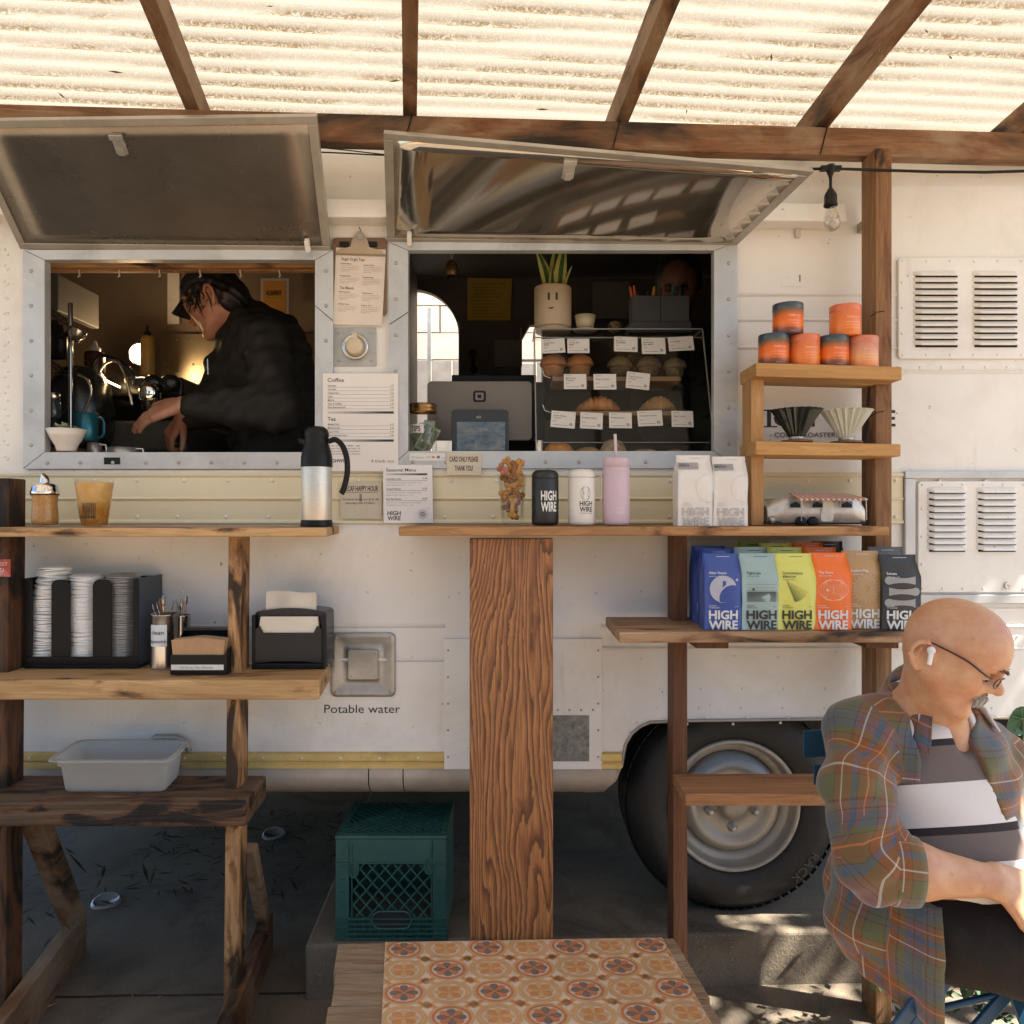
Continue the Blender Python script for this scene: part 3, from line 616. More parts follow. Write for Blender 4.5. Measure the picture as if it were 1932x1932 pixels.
obj('fallen_leaf', g, M('dry_leaf', (.22, .12, .04), .7), pr_, kind='stuff')
xp0, xp1 = X(1652, 2.30), X(1683, 2.30)
g = MB(); g.box(xp0, xp1, 2.30, 2.395, 0, ZB-.001); obj('post', g, w_tall, pr_, bevel=.003)
for u in (660+110, 1571, 1165):
    x = X(u, 2.28); g = MB(); g.beam((x-.01, by(x)-.002, ZB+.002), (x+.012, by(x)-.002, ZT), .003, .003); obj('wire_tie', g, m_black, pr_)
# string light
st = thing('string_light', 'black outdoor light string with one clear bulb hanging below the beam', 'string light', P(1568, 330, 2.25))
pts = [P(u, v, 2.27+.03*(u > 1568)) for u, v in ((1480, 322), (1530, 318), (1568, 317), (1600, 318), (1660, 320), (1760, 323), (1860, 324), (1960, 321))]
obj('cable', MB().tube(pts, .0045, 8), m_black, st)
c = P(1567, 318, 2.26); g = MB(); g.lathe([(.0, .012), (.012, .012), (.014, .0), (.010, -.012), (.006, -.022), (.0045, -.028), (.0045, -.055), (.008, -.06), (.015, -.072), (.018, -.078), (.018, -.102), (.020, -.104), (.020, -.110), (.016, -.112)], c, 14); g.box(c.x-.03, c.x+.03, c.y-.008, c.y+.008, c.z-.005, c.z+.008); obj('socket', g, m_black, st)
c2 = c+Vector((.003, 0, -.112)); obj('bulb', MB().lathe([(.013, .0), (.015, -.01), (.021, -.03), (.0245, -.046), (.022, -.06), (.012, -.071), (0, -.074)], c2, 16), glassy('bulb_glass', (.80, .77, .72), .5, .02), st)
g = MB(); g.tube([c2+Vector((0, 0, 0)), c2+Vector((-.004, 0, -.03)), c2+Vector((.003, 0, -.04)), c2+Vector((.006, 0, -.02))], .0008, 4); obj('filament', g, m_steel, st)
g = MB(); g.tube([P(600, 286, 2.40), P(650, 288, 2.40), P(700, 291, 2.40), P(728, 292, 2.40)], .0022, 6); g.tube([P(600, 277, 2.40), P(660, 283, 2.40), P(728, 291, 2.40)], .0018, 6)
single('thin_cable', g, m_black, 'two thin dark wires strung between the two hatch lids', 'wire')
# ---------------------------------------------------------------- left shelf stand
ls = thing('shelf_stand', 'tall rough timber shelf stand holding cup lids and the clear tub', 'shelf stand', (-1.1, 2.25, 0))
def hx(b0, b1): return MB().hexa(b0+b1)
xa0, xa1 = -1.64, X(17, 2.25)
obj('post', hx([(xa0, 2.25, 0), (xa1-.012, 2.25, 0), (xa1-.012, 2.33, 0), (xa0, 2.33, 0)], [(xa0, 2.25, Z(901, 2.25)), (xa1, 2.25, Z(901, 2.25)), (xa1, 2.33, Z(901, 2.25)), (xa0, 2.33, Z(901, 2.25))]), w_dark, ls, bevel=.004, label='dark knotty post at the left edge')
xb0, xb1 = X(430.5, 2.25), X(456, 2.25)
zc = Z(1012, 2.14)-.001
obj('post', hx([(xb0-.016, 2.25, 0), (xb1-.014, 2.25, 0), (xb1-.014, 2.325, 0), (xb0-.016, 2.325, 0)], [(xb0, 2.25, zc), (xb1, 2.25, zc), (xb1, 2.325, zc), (xb0, 2.325, zc)]), w_burn, ls, bevel=.004, label='pale post with black scorch marks')
def shelf(u1, vt, vb, Y0, Y1, mat, par, u0=-150, ub=None, name='shelf', bev=.004):
    zt_, zb_ = Z(vt, Y0), Z(vb, Y0); x0, x1 = X(u0, Y0), X(u1, Y0); xb = X(ub, Y1) if ub else x1
    return obj(name, MB().hexa([(x0, Y0, zb_), (x1, Y0, zb_), (xb, Y1, zb_), (x0, Y1, zb_), (x0, Y0, zt_), (x1, Y0, zt_), (xb, Y1, zt_), (x0, Y1, zt_)]), mat, par, bevel=bev)
shelf(616, 994.8, 1012, 2.14, 2.45, w_shelf, ls, ub=640)
shelf(603, 1282, 1320, 2.15, 2.38, w_shelf, ls, ub=622, bev=.006)
shelf(464, 1512, 1560, 2.14, 2.36, w_old, ls, ub=503, bev=.008)
g = MB(); g.hexa([(-.806, 2.0, 0), (-.762, 2.0, 0), (-.842, 2.68, 0), (-.886, 2.68, 0), (-.806, 2.0, .14), (-.762, 2.0, .14), (-.842, 2.68, .14), (-.886, 2.68, .14)]); obj('foot', g, w_raft, ls, bevel=.004)
g = MB(); g.hexa([(-1.43, 2.0, 0), (-1.385, 2.0, 0), (-1.50, 2.68, 0), (-1.545, 2.68, 0), (-1.43, 2.0, .14), (-1.385, 2.0, .14), (-1.50, 2.68, .14), (-1.545, 2.68, .14)]); obj('foot', g, w_raft, ls, bevel=.004)
obj('brace', MB().beam((-.806, 2.335, .52), (-.83, 2.56, .142), .036, .04, (1, 0, 0)), w_raft, ls, bevel=.003)
obj('brace', MB().beam((-1.475, 2.34, .62), (-1.51, 2.62, .142), .045, .07, (1, 0, 0)), w_raft, ls, bevel=.003)
# ---------------------------------------------------------------- right service counter
rc = thing('serving_counter', 'timber serving counter on a broad grainy plank with shelves of coffee below', 'counter', (.4, 2.3, 0))
shelf(1678, 992.5, 1010, 2.15, 2.455, w_count, rc, u0=752, name='counter_top')
g = MB(); g.box(X(886, 2.2), X(1043.5, 2.2), 2.20, 2.245, .174, Z(1012, 2.15)-.006); obj('plank_leg', g, w_plank, rc, bevel=.003)
g = MB(); g.box(X(1270, 2.31), X(1297, 2.31), 2.31, 2.395, 0, Z(1010, 2.15)-.001); obj('post', g, w_red, rc, bevel=.003)
shelf(1830, 1191.5, 1212, 2.095, 2.40, w_mid, rc, u0=1168, ub=1744, name='shelf')
shelf(1600, 1497, 1520, 2.14, 2.3085, w_low, rc, u0=1293, ub=1600, name='low_shelf')
zl = Z(1212, 2.095)-.001
for u in (1313, 1634): obj('bracket', MB().box(X(u, 2.16), X(u+62, 2.16), 2.16, 2.43, zl-.026, zl), w_red, rc, bevel=.002)
obj('bracket', MB().box(X(1298, 2.25), X(1328, 2.25), 2.2, 2.308, Z(1520, 2.14)-.022, Z(1520, 2.14)-.001), w_low, rc, bevel=.002)
zct = Z(992.5, 2.15)+.001
ss = thing('shelf_rack', 'small new pine shelf rack standing on the counter beside the tall post', 'shelf rack', (1.0, 2.3, zct))
g = MB(); g.box(X(1417, 2.27), X(1441.5, 2.27), 2.27, 2.36, zct, Z(689, 2.27)); obj('upright', g, w_newz, ss, bevel=.003)
for (a, b, t0, t1, b0, b1, uu0, uu1) in ((0, 0, 683, 691, 709, 716, 1426, 1702), (0, 0, 831, 837, 857, 860, 1426, 1700)):
    Y0, Y1 = 2.215, 2.37; x0, x1 = X(uu0, Y0), X(uu1, Y0)
    g = MB(); q = .003; g.hexa([(x0, Y0, Z(b0, Y0)), (x1, Y0, Z(b1, Y0)), (x1, 2.298, Z(b1, Y0)), (x0, 2.298, Z(b0, Y0)), (x0, Y0, Z(t0, Y0)), (x1, Y0, Z(t1, Y0)), (x1, 2.298, Z(t1, Y0)), (x0, 2.298, Z(t0, Y0))])
    x1 = X(1640, Y0)-.0; x1 = xp0-.001; g.hexa([(x0, 2.2985, Z(b0, Y0)), (x1, 2.2985, Z(b1, Y0)), (x1, Y1, Z(b1, Y0)), (x0, Y1, Z(b0, Y0)), (x0, 2.2985, Z(t0, Y0)), (x1, 2.2985, Z(t1, Y0)), (x1, Y1, Z(t1, Y0)), (x0, Y1, Z(t0, Y0))])
    obj('shelf', g, w_new, ss, bevel=.003)
for v, lb in ((586, 'bent black wire sticking out of the tall post beside the tins'), (775, 'bent black wire sticking out of the tall post beside the drippers')):
    g = MB(); g.tube([P(1642, v+10, 2.30), P(1655, v+2, 2.285), P(1668, v, 2.283)], .0016, 5); single('wire_hook', g, m_black, lb, 'wire')
# ---------------------------------------------------------------- ramp
rp = thing('wooden_platform', 'low grey board platform step in front of the plank leg', 'platform', (0, 2.0, 0))
RO = Vector((0, 2.19, Z(1774, 2.19))); RD = Vector((.14, -1, -.02)).normalized(); RS = Vector((1, .03, 0)).normalized(); RN = RS.cross(-RD).normalized(); RN = RN if RN.z > 0 else -RN
xl, xr2 = X(640, 2.19), X(1270, 2.19)
for i in range(9):
    a = RO+RD*(i*.135); b = RO+RD*(i*.135+.131); dn = -RN*.036; j0, j1 = random.uniform(-.006, .006), random.uniform(-.006, .006)
    q0, q1 = RS*(xl+j0), RS*(xr2+j1); g = MB(); g.hexa([b+q0+dn, b+q1+dn, a+q1+dn, a+q0+dn, b+q0, b+q1, a+q1, a+q0]); obj('board', g, w_deck, rp, bevel=.003)
for x in (xl+.05, 0, xr2-.08):
    a = RO+RS*x-RN*.037; b = a+RD*1.14; g = MB(); w_ = RS*.038
    g.hexa([Vector((b.x, b.y, .0)), Vector((b.x, b.y, .0))+w_, Vector((a.x, a.y, 0))+w_, Vector((a.x, a.y, 0)), b, b+w_, a+w_, a]); obj('bearer', g, w_deck, rp)
mt = thing('patterned_mat', 'orange and cream flower tile vinyl mat laid on the board platform', 'mat', (0, 2.0, 0))
mc = [M('mat_'+n_, c_, .38, 0, .09, 14, dirt=(.45, .22, .06), dirt_amt=.25) for n_, c_ in (('cream', (.70, .54, .39)), ('rust', (.56, .20, .085)), ('orange', (.63, .27, .10)), ('amber', (.64, .37, .17)), ('grey', (.20, .155, .13)), ('deep_red', (.40, .09, .022)))]
g = MB(); mx0, mx1 = X(728, 2.19), X(1250, 2.19); LM = 1.12
def mp(x, y, k): return RO+RS*x+RD*(y)+RN*(.0035+.00035*k)
g.add([mp(mx0, .002, 0), mp(mx1, .002, 0), mp(mx1, LM, 0), mp(mx0, LM, 0)], [(3, 2, 1, 0)])
g.add([mp(mx0, .002, 0)-RN*.003, mp(mx1, .002, 0)-RN*.003, mp(mx1, LM, 0)-RN*.003, mp(mx0, LM, 0)-RN*.003, mp(mx0, .002, 0), mp(mx1, .002, 0), mp(mx1, LM, 0), mp(mx0, LM, 0)], [(4, 5, 1, 0), (5, 6, 2, 1), (6, 7, 3, 2), (7, 4, 0, 3)])
tw = (mx1-mx0)/6.83
def annulus(cx, cy, r0, r1, k, n=20, sq=1.0, ph=0):
    vs = []
    for i in range(n):
        a = 2*math.pi*i/n+ph
        for r in (r0, r1):
            vs.append((min(max(cx+r*math.cos(a), mx0+.001), mx1-.001), min(max(cy+.82*r*math.sin(a), .004), LM), k))
    g.add([mp(*p) for p in vs], [(2*i, 2*i+1, (2*i+3) % (2*n), (2*i+2) % (2*n)) for i in range(n)])
for j in range(12):
    for i in range(8):
        cx = mx0+tw*(.46+i); cy = tw*.82*(.40+j); alt = (i+j) % 2 == 0
        if cy > LM-.01 or cx > mx1: continue
        g.cur = 3 if not alt else 2
        for k, (ax, ay) in enumerate(((1, 1), (1, -1), (-1, -1), (-1, 1))):   # links between the rings
            p0 = (cx+ax*.30*tw, cy+ay*.30*tw); p1 = (cx+ax*.56*tw, cy+ay*.50*tw); d = Vector((p1[0]-p0[0], p1[1]-p0[1])); e = Vector((-d.y, d.x)).normalized()*.05*tw
            q = [(p0[0]+e.x, p0[1]+e.y), (p1[0]+e.x, p1[1]+e.y), (p1[0]-e.x, p1[1]-e.y), (p0[0]-e.x, p0[1]-e.y)]
            q = [(min(max(a, mx0+.001), mx1-.001), min(max(b, .004), LM)) for a, b in q]; g.add([mp(*p, 1) for p in q], [(0, 1, 2, 3)])
        g.cur = 3; annulus(cx, cy, .435*tw, .50*tw, 2)
        g.cur = 1 if alt else 3; annulus(cx, cy, .36*tw, .425*tw, 3)
        for p in range(8):
            a = math.pi/4*p; g.cur = (4 if p % 2 == 0 else 1) if alt else (2 if p % 2 else 3)
            d = (math.cos(a), math.sin(a)); e = (-d[1], d[0]); R1 = .315*tw; wd = .095*tw; pts = []
            for t_, ww in ((.06, .05), (.35, .55), (.62, 1.), (.82, .95), (.95, .6), (1, .2)): pts.append((t_, ww))
            poly = [(cx+d[0]*R1*t_+e[0]*wd*ww, cy+.82*(d[1]*R1*t_+e[1]*wd*ww)) for t_, ww in pts]+[(cx+d[0]*R1*t_-e[0]*wd*ww, cy+.82*(d[1]*R1*t_-e[1]*wd*ww)) for t_, ww in pts[::-1]]
            poly = [(min(max(a_, mx0+.001), mx1-.001), min(max(b_, .004), LM)) for a_, b_ in poly]; g.add([mp(*p_, 4) for p_ in poly], [list(range(len(poly)))])
obj('printed_vinyl', g, mc, mt)
# ---------------------------------------------------------------- things on the left stand
zs1 = Z(994.8, 2.14)+.0015; zs2 = Z(1282, 2.15)+.0015; zs3 = Z(1512, 2.14)+.0015
def cylfn(cx, cy, r, z, ang0=0, rt=None, zt=None):
    """wrap print round an upright cylinder (or cone: radius rt at height zt), facing the camera side"""
    def f(x, y):
        rr_ = r if rt is None else r+(rt-r)*y/zt
        a = -math.pi/2+ang0+x/r; return Vector((cx+rr_*math.cos(a), cy+rr_*math.sin(a), z+y))
    return f
m_sugar = M('raw_sugar', (.45, .23, .065), .7, 0, .25, 260, bump=.6, bs=400)
c = P(85, 993, 2.26); c.z = zs1
sg = thing('sugar_dispenser', 'glass sugar dispenser of brown sugar with chrome pour spout', 'sugar dispenser', c)
k = .0363/.0363
obj('sugar', MB().lathe([(0, .004), (.034, .006), (.0355, .02), (.0335, .05), (.0315, .068), (.034, .092), (.034, .094), (0, .095)], n=28), m_sugar, sg, world=False)
obj('glass', MB().lathe([(0, 0), (.034, 0), (.0385, .006), (.038, .022), (.0355, .05), (.0335, .068), (.036, .09), (.0365, .098)], n=28), m_clear, sg, world=False)
g = MB(); g.lathe([(.0375, .096), (.0385, .099), (.0385, .104), (.036, .107), (.0345, .116), (.030, .124), (.018, .130), (0, .131)], n=28); sp = [(-.014, .016), (.010, .012)]
g.loft([[Vector((.0 + r*math.cos(2*math.pi*i/14), r*math.sin(2*math.pi*i/14), z+(s_*math.cos(2*math.pi*i/14) if True else 0))) for i in range(14)] for r, z, s_ in ((.015, .128, 0), (.0125, .142, -.004), (.010, .153, -.008), (.008, .152, -.008))]); obj('spout_cap', g, m_chrome, sg, world=False)
obj('gasket', MB().lathe([(.037, .0935), (.039, .0935), (.039, .0965), (.037, .0965)], n=28), m_black, sg, world=False)
# iced tea
t = NT('iced_tea'); v = t.co(); cl = t.noise(v, 28, 4, .6, .8); zc_ = t.sep(v)[2]
col = t.ramp(t.math('MULTIPLY', zc_, 7.2), [(0., (.50, .24, .03)), (.35, (.46, .22, .035)), (.55, (.55, .33, .11)), (1., (.60, .36, .12))])
col = t.mix(t.math('MULTIPLY', t.ramp(cl, [(.5, (0, 0, 0)), (.7, (1, 1, 1))]), .55), col, (.70, .50, .25)); t.l(col, t.b.inputs[0]); t.set(Roughness=.12); t.b.inputs['Subsurface Weight'].default_value = .3; t.b.inputs['Subsurface Radius'].default_value = (.03, .02, .008); m_tea = t.mat
c = P(178, 993, 2.26); c.z = zs1; tea = thing('iced_tea_cup', 'clear plastic cup of amber iced tea with printed dark lines', 'cup', c)
px = 2.26/F
obj('tea', MB().lathe([(0, .003), (.0345, .003), (.0515, .128), (.051, .131), (0, .131)], n=32), m_tea, tea, world=False)
obj('cup', MB().lathe([(0, 0), (.0355, 0), (.0545, .140), (.0565, .141), (.0565, .144), (.054, .143)], n=32), m_clear, tea, world=False)
g = MB()
for i in range(17):
    a = (i-11)*.105; f = cylfn(0, 0, .0392+.0004, .024, a, .0472+.0006, .060); h = .045 if i > 7 else (.040 if i < 4 else .008)
    g.add([f(0, .0), f(.0016, .0), f(.0016, h), f(0, h)], [(0, 1, 2, 3)])
f = cylfn(0, 0, .0412, .040, -.05, .0435, .03)
for i in range(14):
    a = 2*math.pi*i/14; g.add([f(.004*math.cos(a)-.0, .012+.004*math.sin(a)), f(.011*math.cos(a-.07), .012+.011*math.sin(a-.07)), f(.011*math.cos(a+.07), .012+.011*math.sin(a+.07))], [(0, 1, 2)])
for q, s_ in enumerate(('NO', 'OF', 'TRK')): g.text(s_, (0, 0, 0), h=.007, fn=cylfn(0, 0, .0400, .050-q*.0125, -1.25, .0418, .03), bold=.02)
g.text('HIGH WIRE', (0, 0, 0), h=.006, fn=cylfn(0, 0, .0394, .024, -.5, .041, .03)); obj('print', g, m_ink, tea, world=False)
# vacuum carafe
c = P(597.5, 993, 2.26); c.z = zs1; ca = thing('vacuum_carafe', 'tall steel vacuum carafe with black top and curved black handle', 'carafe', c)
R = 28.5*px; 
t = NT('brushed_steel'); nb_ = t.noise(t.co((1, 1, 14)), 60, 4, .6); t.l(t.ramp(nb_, [(.3, (.56, .49, .40)), (.7, (.66, .60, .51))]), t.b.inputs[0]); t.set(Metallic=.75, Roughness=.42, Anisotropic=.6); tg_ = t.n('Tangent', direction_type='RADIAL', axis='Z'); t.l(tg_.outputs[0], t.b.inputs['Tangent']); m_brush = t.mat
obj('body', MB().lathe([(R*.99, .018), (R, .022), (R, .176), (R*.99, .178)], n=36, caps=True), m_brush, ca, world=False)
obj('base', MB().lathe([(R*1.05, 0), (R*1.06, .006), (R*1.01, .016), (R*1.0, .0195)], n=36, caps=True), m_black, ca, world=False)
g = MB(); g.lathe([(R*1.02, .176), (R*1.03, .18), (R*1.02, .205), (R*.92, .226), (R*.80, .243), (R*.76, .25), (R*.76, .262), (R*.80, .266), (R*.80, .276), (R*.72, .288), (R*.5, .296), (0, .299)], n=32)
g.loft([[Vector((-R*.6, -.012, .232)), Vector((-R*.6, .012, .232)), Vector((-R*.6, .009, .258)), Vector((-R*.6, -.009, .258))], [Vector((-R*1.15, -.008, .250)), Vector((-R*1.15, .008, .250)), Vector((-R*1.2, .008, .262)), Vector((-R*1.2, -.008, .262))]]); obj('top', g, m_black, ca, world=False)
pts = [(R*.78, .252), (R*1.25, .258), (R*1.70, .240), (R*1.98, .205), (R*2.03, .165), (R*1.90, .130), (R*1.72, .105), (R*1.62, .098)]
from itertools import chain
def smooth(pts, n=4):
    out = []; P_ = [Vector(p) for p in pts]
    for i in range(len(P_)-1):
        a, b, c_, d = P_[max(i-1, 0)], P_[i], P_[i+1], P_[min(i+2, len(P_)-1)]
        for k in range(n):
            t_ = k/n; out.append(.5*((2*b)+(c_-a)*t_+(2*a-5*b+4*c_-d)*t_*t_+(3*b-a-3*c_+d)*t_**3))
    return out+[P_[-1]]
hp = smooth([(x, 0, z) for x, z in pts], 4); obj('handle', MB().tube(hp, [.008]*3+[.0085]*(len(hp)-3), 10), m_black, ca, world=False)
# lid organiser with three stacks
def u2(x): return 40.25+.3125*x
def v2(y): return 1046.5+.3125*y
YO = 2.30; m_bin = M('organiser_plastic', (.006, .0065, .007), .34, 0, .2, 20, spec=.2); m_bins = M('organiser_lit_side', (.035, .05, .065), .35, 0, .1, 20)  # second, lighter copy of the plastic puts the lit side into the colour
og = thing('lid_organiser', 'black plastic countertop organiser with three rounded slots', 'organiser', (X(150, YO), YO, zs2))
xo0, xo1 = X(u2(15), YO), X(u2(708), YO); zo0 = zs2; zo1 = Z(v2(140), YO); yb0, yb1 = YO, YO+.135
g = MB(); g.box(xo0+.004, xo1-.004, yb1, yb1+.004, zo0+.011, zo1-.003); obj('back_panel', g, m_bin, og)
g = MB(); g.box(xo0, xo0+.0035, yb0+.004, yb1+.004, zo0+.011, zo1); obj('side_panel', g, m_bin, og)
g = MB(); g.box(xo1-.0035, xo1, yb0+.004, yb1+.02, zo0+.011, zo1); obj('side_panel', g, m_bins, og, label='side coloured grey as if lit')
g = MB(); g.box(xo0, xo1, yb0, yb1+.004, zo0, zo0+.010); g.box(xo0, xo1, yb0-.0005, yb0+.0035, zo0+.0105, Z(v2(612), YO)); obj('base_tray', g, m_bin, og, bevel=.0015)
for a, b, top in ((15, 66, 140), (180, 293, 148), (430, 545, 148), (676, 706, 140)):
    x0, x1 = X(u2(a), YO), X(u2(b), YO); z1 = Z(v2(top), YO); z0 = Z(v2(612), YO)+.0005; w = x1-x0; r = min(.02, w*.45); pts = [(x0, z0), (x1, z0)]
    for i in range(7): a_ = math.radians(i*15); pts.append((x1-r+r*math.cos(a_), z1-r+r*math.sin(a_)))
    for i in range(7): a_ = math.radians(90+i*15); pts.append((x0+r+r*math.cos(a_), z1-r+r*math.sin(a_)))
    g = MB(); g.prism(pts, YO, YO+.004); obj('front_flap', g, m_bin, og, bevel=.001)
for x in (u2(238), u2(488)): 
    g = MB(); g.box(X(x, YO)+.008, X(x, YO)+.011, YO+.0045, yb1-.001, zo0+.011, zo1-.01); obj('divider', g, m_bin, og)
m_lidw = M('white_lid_plastic', (.84, .81, .76), .35, 0, .05, 20)
lidm = MB().lathe([(.0, .004), (.034, .004), (.036, .0085), (.041, .0085), (.043, .004), (.0475, .0035), (.048, 0), (.046, -.001)], n=20).mesh('lid'); lidm.materials.append(m_lidw)
m_lidc = M('clear_lid', (.40, .38, .35), .16, .35, .1, 60); lidc = MB().lathe([(.0, .003), (.038, .003), (.041, .0095), (.044, .0095), (.046, .002), (.0505, .002), (.051, 0), (.049, -.001)], n=20).mesh('lid'); lidc.materials.append(m_lidc)
rl = random.Random(8)
def stack(label, me, n, xb, xt, vt, lean):
    z0 = zo0+.012; z1 = Z(vt, YO+.07); th = thing('lid_stack', label, 'lids', (X(xb, YO+.07), YO+.066, z0), 0, 'stacks of takeaway lids in the organiser'); dx = X(xt, YO+.07)-X(xb, YO+.07)
    n = int(n*1.35)
    for i in range(n):
        t_ = i/(n-1); o = bpy.data.objects.new('lid', me); COL.objects.link(o); o.parent = th
        o.location = (dx*(t_**.8 if lean else t_)+rl.uniform(-.0008, .0008)+(.004*math.sin(t_*7) if lean else 0), rl.uniform(-.002, .002), (z1-z0)*t_); o.rotation_euler = (rl.uniform(-.02, .02), rl.uniform(-.025, .025)+(.12*math.sin(t_*5)*lean), rl.uniform(0, 6))
stack('leaning stack of white cup lids in the left organiser slot', lidm, 46, u2(140), u2(204), v2(84), 1)
stack('straight stack of white cup lids in the middle organiser slot', lidm, 44, u2(392), u2(398), v2(132), .3)
stack('stack of clear plastic lids in the right organiser slot', lidc, 40, u2(612), u2(622), v2(128), 0)
# spoon cans
def can(u0, u1, vt, Y, lab, mat):
    r = (X(u1, Y)-X(u0, Y))/2; th = thing('spoon_can', lab, 'can', ((X(u0, Y)+X(u1, Y))/2, Y+r, zs2), 0, 'metal cans of spoons'); h = Z(vt, Y)-zs2
    obj('shell', MB().lathe([(0, 0), (r, 0), (r*1.01, .002), (r, .005), (r, h-.004), (r*1.03, h-.002), (r*1.03, h), (r*.97, h), (r*.97, .004), (0, .004)], n=28), mat, th, world=False); return th, r, h
cn, r1, h1 = can(274, 323, 1160, 2.285, 'shiny steel can labelled clean spoons', m_steel)
g = MB(); f = cylfn(0, 0, r1+.0006, h1*.42, -.72); n = 8; wl = 1.36*r1
g.grid(lambda a, b: f(a*wl, b*h1*.40), 8, 1); obj('label_sticker', g, M('sticker', (.62, .64, .66), .5), cn, world=False)
g = MB(); f = cylfn(0, 0, r1+.0010, h1*.42, -.72)
g.text('clean', (0, 0, 0), h=.0120, w=r1*1.05, bold=.015, fn=lambda x, y: f(x+r1*.10, y+h1*.225)); g.text('spoons', (0, 0, 0), h=.0115, w=r1*1.28, bold=.015, fn=lambda x, y: f(x+r1*.02, y+h1*.065)); obj('lettering', g, m_ink, cn, world=False)
cn2, r2, h2 = can(322, 352, 1161, 2.345, 'second smaller can holding spoons behind the sleeve box', m_steel)
m_spoon = M('spoon_metal', (.33, .29, .25), .25, 1, .1, 20); sp0 = None
for i in range(13):
    base, rad, hh = ((cn, r1, h1) if i < 8 else (cn2, r2, h2)); bl = ORG[base.name][0]; a = rl.uniform(0, 6.3); tilt = rl.uniform(.05, .32); d = Vector((math.cos(a)*tilt, math.sin(a)*tilt*.6, 1)).normalized()
    p0 = bl+Vector((-math.cos(a)*rad*.3, -math.sin(a)*rad*.3, .012)); L = hh+rl.uniform(.022, .052); p1 = p0+d*L; g = MB(); s_ = d.cross(Vector((0, 1, 0))).normalized()
    g.tube([p0, p0+d*L*.7, p0+d*(L-.022)], [.0022, .0022, .0028], 6); g.sph(p0+d*(L-.012), (.0058, .0022, .016), 8, 6, d.to_track_quat('Z', 'Y').to_matrix())
    single('spoon', g, M('wooden_spoon', (.24, .11, .04), .6) if i == 3 else m_spoon, 'brown handled spoon, tallest in the labelled can' if i == 3 else (['short steel spoon leaning left', 'steel spoon at the back left', 'steel spoon leaning toward the sleeve box', '', 'steel spoon in the middle', 'tall steel spoon right of the brown one', 'steel spoon leaning to the front', 'steel spoon at the right rim'][i]+' in the labelled spoon can' if i < 8 else ['leftmost spoon', 'second spoon from the left', 'middle spoon', 'spoon leaning to the right', 'rightmost spoon'][i-8]+' in the smaller spoon can'), 'spoon', 'spoons standing in the cans', loc=tuple(p0))
# sleeve box
YS = 2.215; x0, x1 = X(321, YS), X(428, YS); bx = thing('sleeve_box', 'low black box of brown cardboard cup sleeves', 'box', (x0+.08, YS+.05, zs2))
g = MB(); zt_ = Z(1235, YS); h_ = zt_-zs2
g.prism([(x0, zs2), (x1, zs2), (x1, zt_), (x0, zt_)], YS, YS+.004); g.box(x0, x1, YS+.0045, YS+.11, zs2, zs2+.004); g.xprism([(YS+.0045, zs2+.0045), (YS+.11, zs2+.0045), (YS+.11, Z(1183, YS+.1)), (YS+.10, Z(1183, YS+.1)), (YS+.0045, zt_)], x0, x0+.003); g.xprism([(YS+.0045, zs2+.0045), (YS+.11, zs2+.0045), (YS+.11, Z(1183, YS+.1)), (YS+.10, Z(1183, YS+.1)), (YS+.0045, zt_)], x1-.003, x1)
g.box(x0+.0035, x1-.0035, YS+.104, YS+.1095, zs2+.005, Z(1184, YS+.1)); g.box(x0+.0035, x1-.0035, YS+.070, YS+.1035, Z(1184, YS+.1)-.004, Z(1184, YS+.1)); obj('bin', g, m_black, bx, bevel=.001)
g = MB(); g.box(X(323, YS), X(422, YS), YS-.0012, YS-.0004, Z(1263, YS), Z(1253, YS)); o = obj('label_strip', g, M('label', (.6, .58, .55), .5), bx)
g = MB(); g.text('12/16 oz. Hot Sleeves', (X(340, YS), YS-.0016, Z(1260.5, YS)), h=.0078, w=X(402, YS)-X(340, YS)); obj('lettering', g, m_ink2, o)
m_kraft = M('kraft_card', (.40, .235, .115), .75, 0, .08, 30)
sl = thing('sleeve_stack', 'stack of corrugated brown cup sleeves in the black box', 'cup sleeves', (x0+.08, YS+.03, zs2+.01))
for i in range(16):
    y = YS+.007+i*.0032; g = MB(); zz0, zz1 = zs2+.008, Z(1206, YS)+rl.uniform(-.002, .002)+.004; cxm = (x0+x1)/2-.004; w0, w1 = (x1-x0)*.42, (x1-x0)*.475
    n = 24; g.loft([[Vector((cxm-w0+2*w0*q/n, y+.0005*(q % 2), zz0)) for q in range(n+1)]+[Vector((cxm-w0+2*w0*(n-q)/n, y+.0022, zz0)) for q in range(n+1)], [Vector((cxm-w1+2*w1*q/n, y+.0005*(q % 2), zz1-.007*abs(q/n-.5)*2)) for q in range(n+1)]+[Vector((cxm-w1+2*w1*(n-q)/n, y+.0022, zz1-.007*abs(1-q/n-.5)*2)) for q in range(n+1)]], False); obj('sleeve', g, m_kraft, sl)
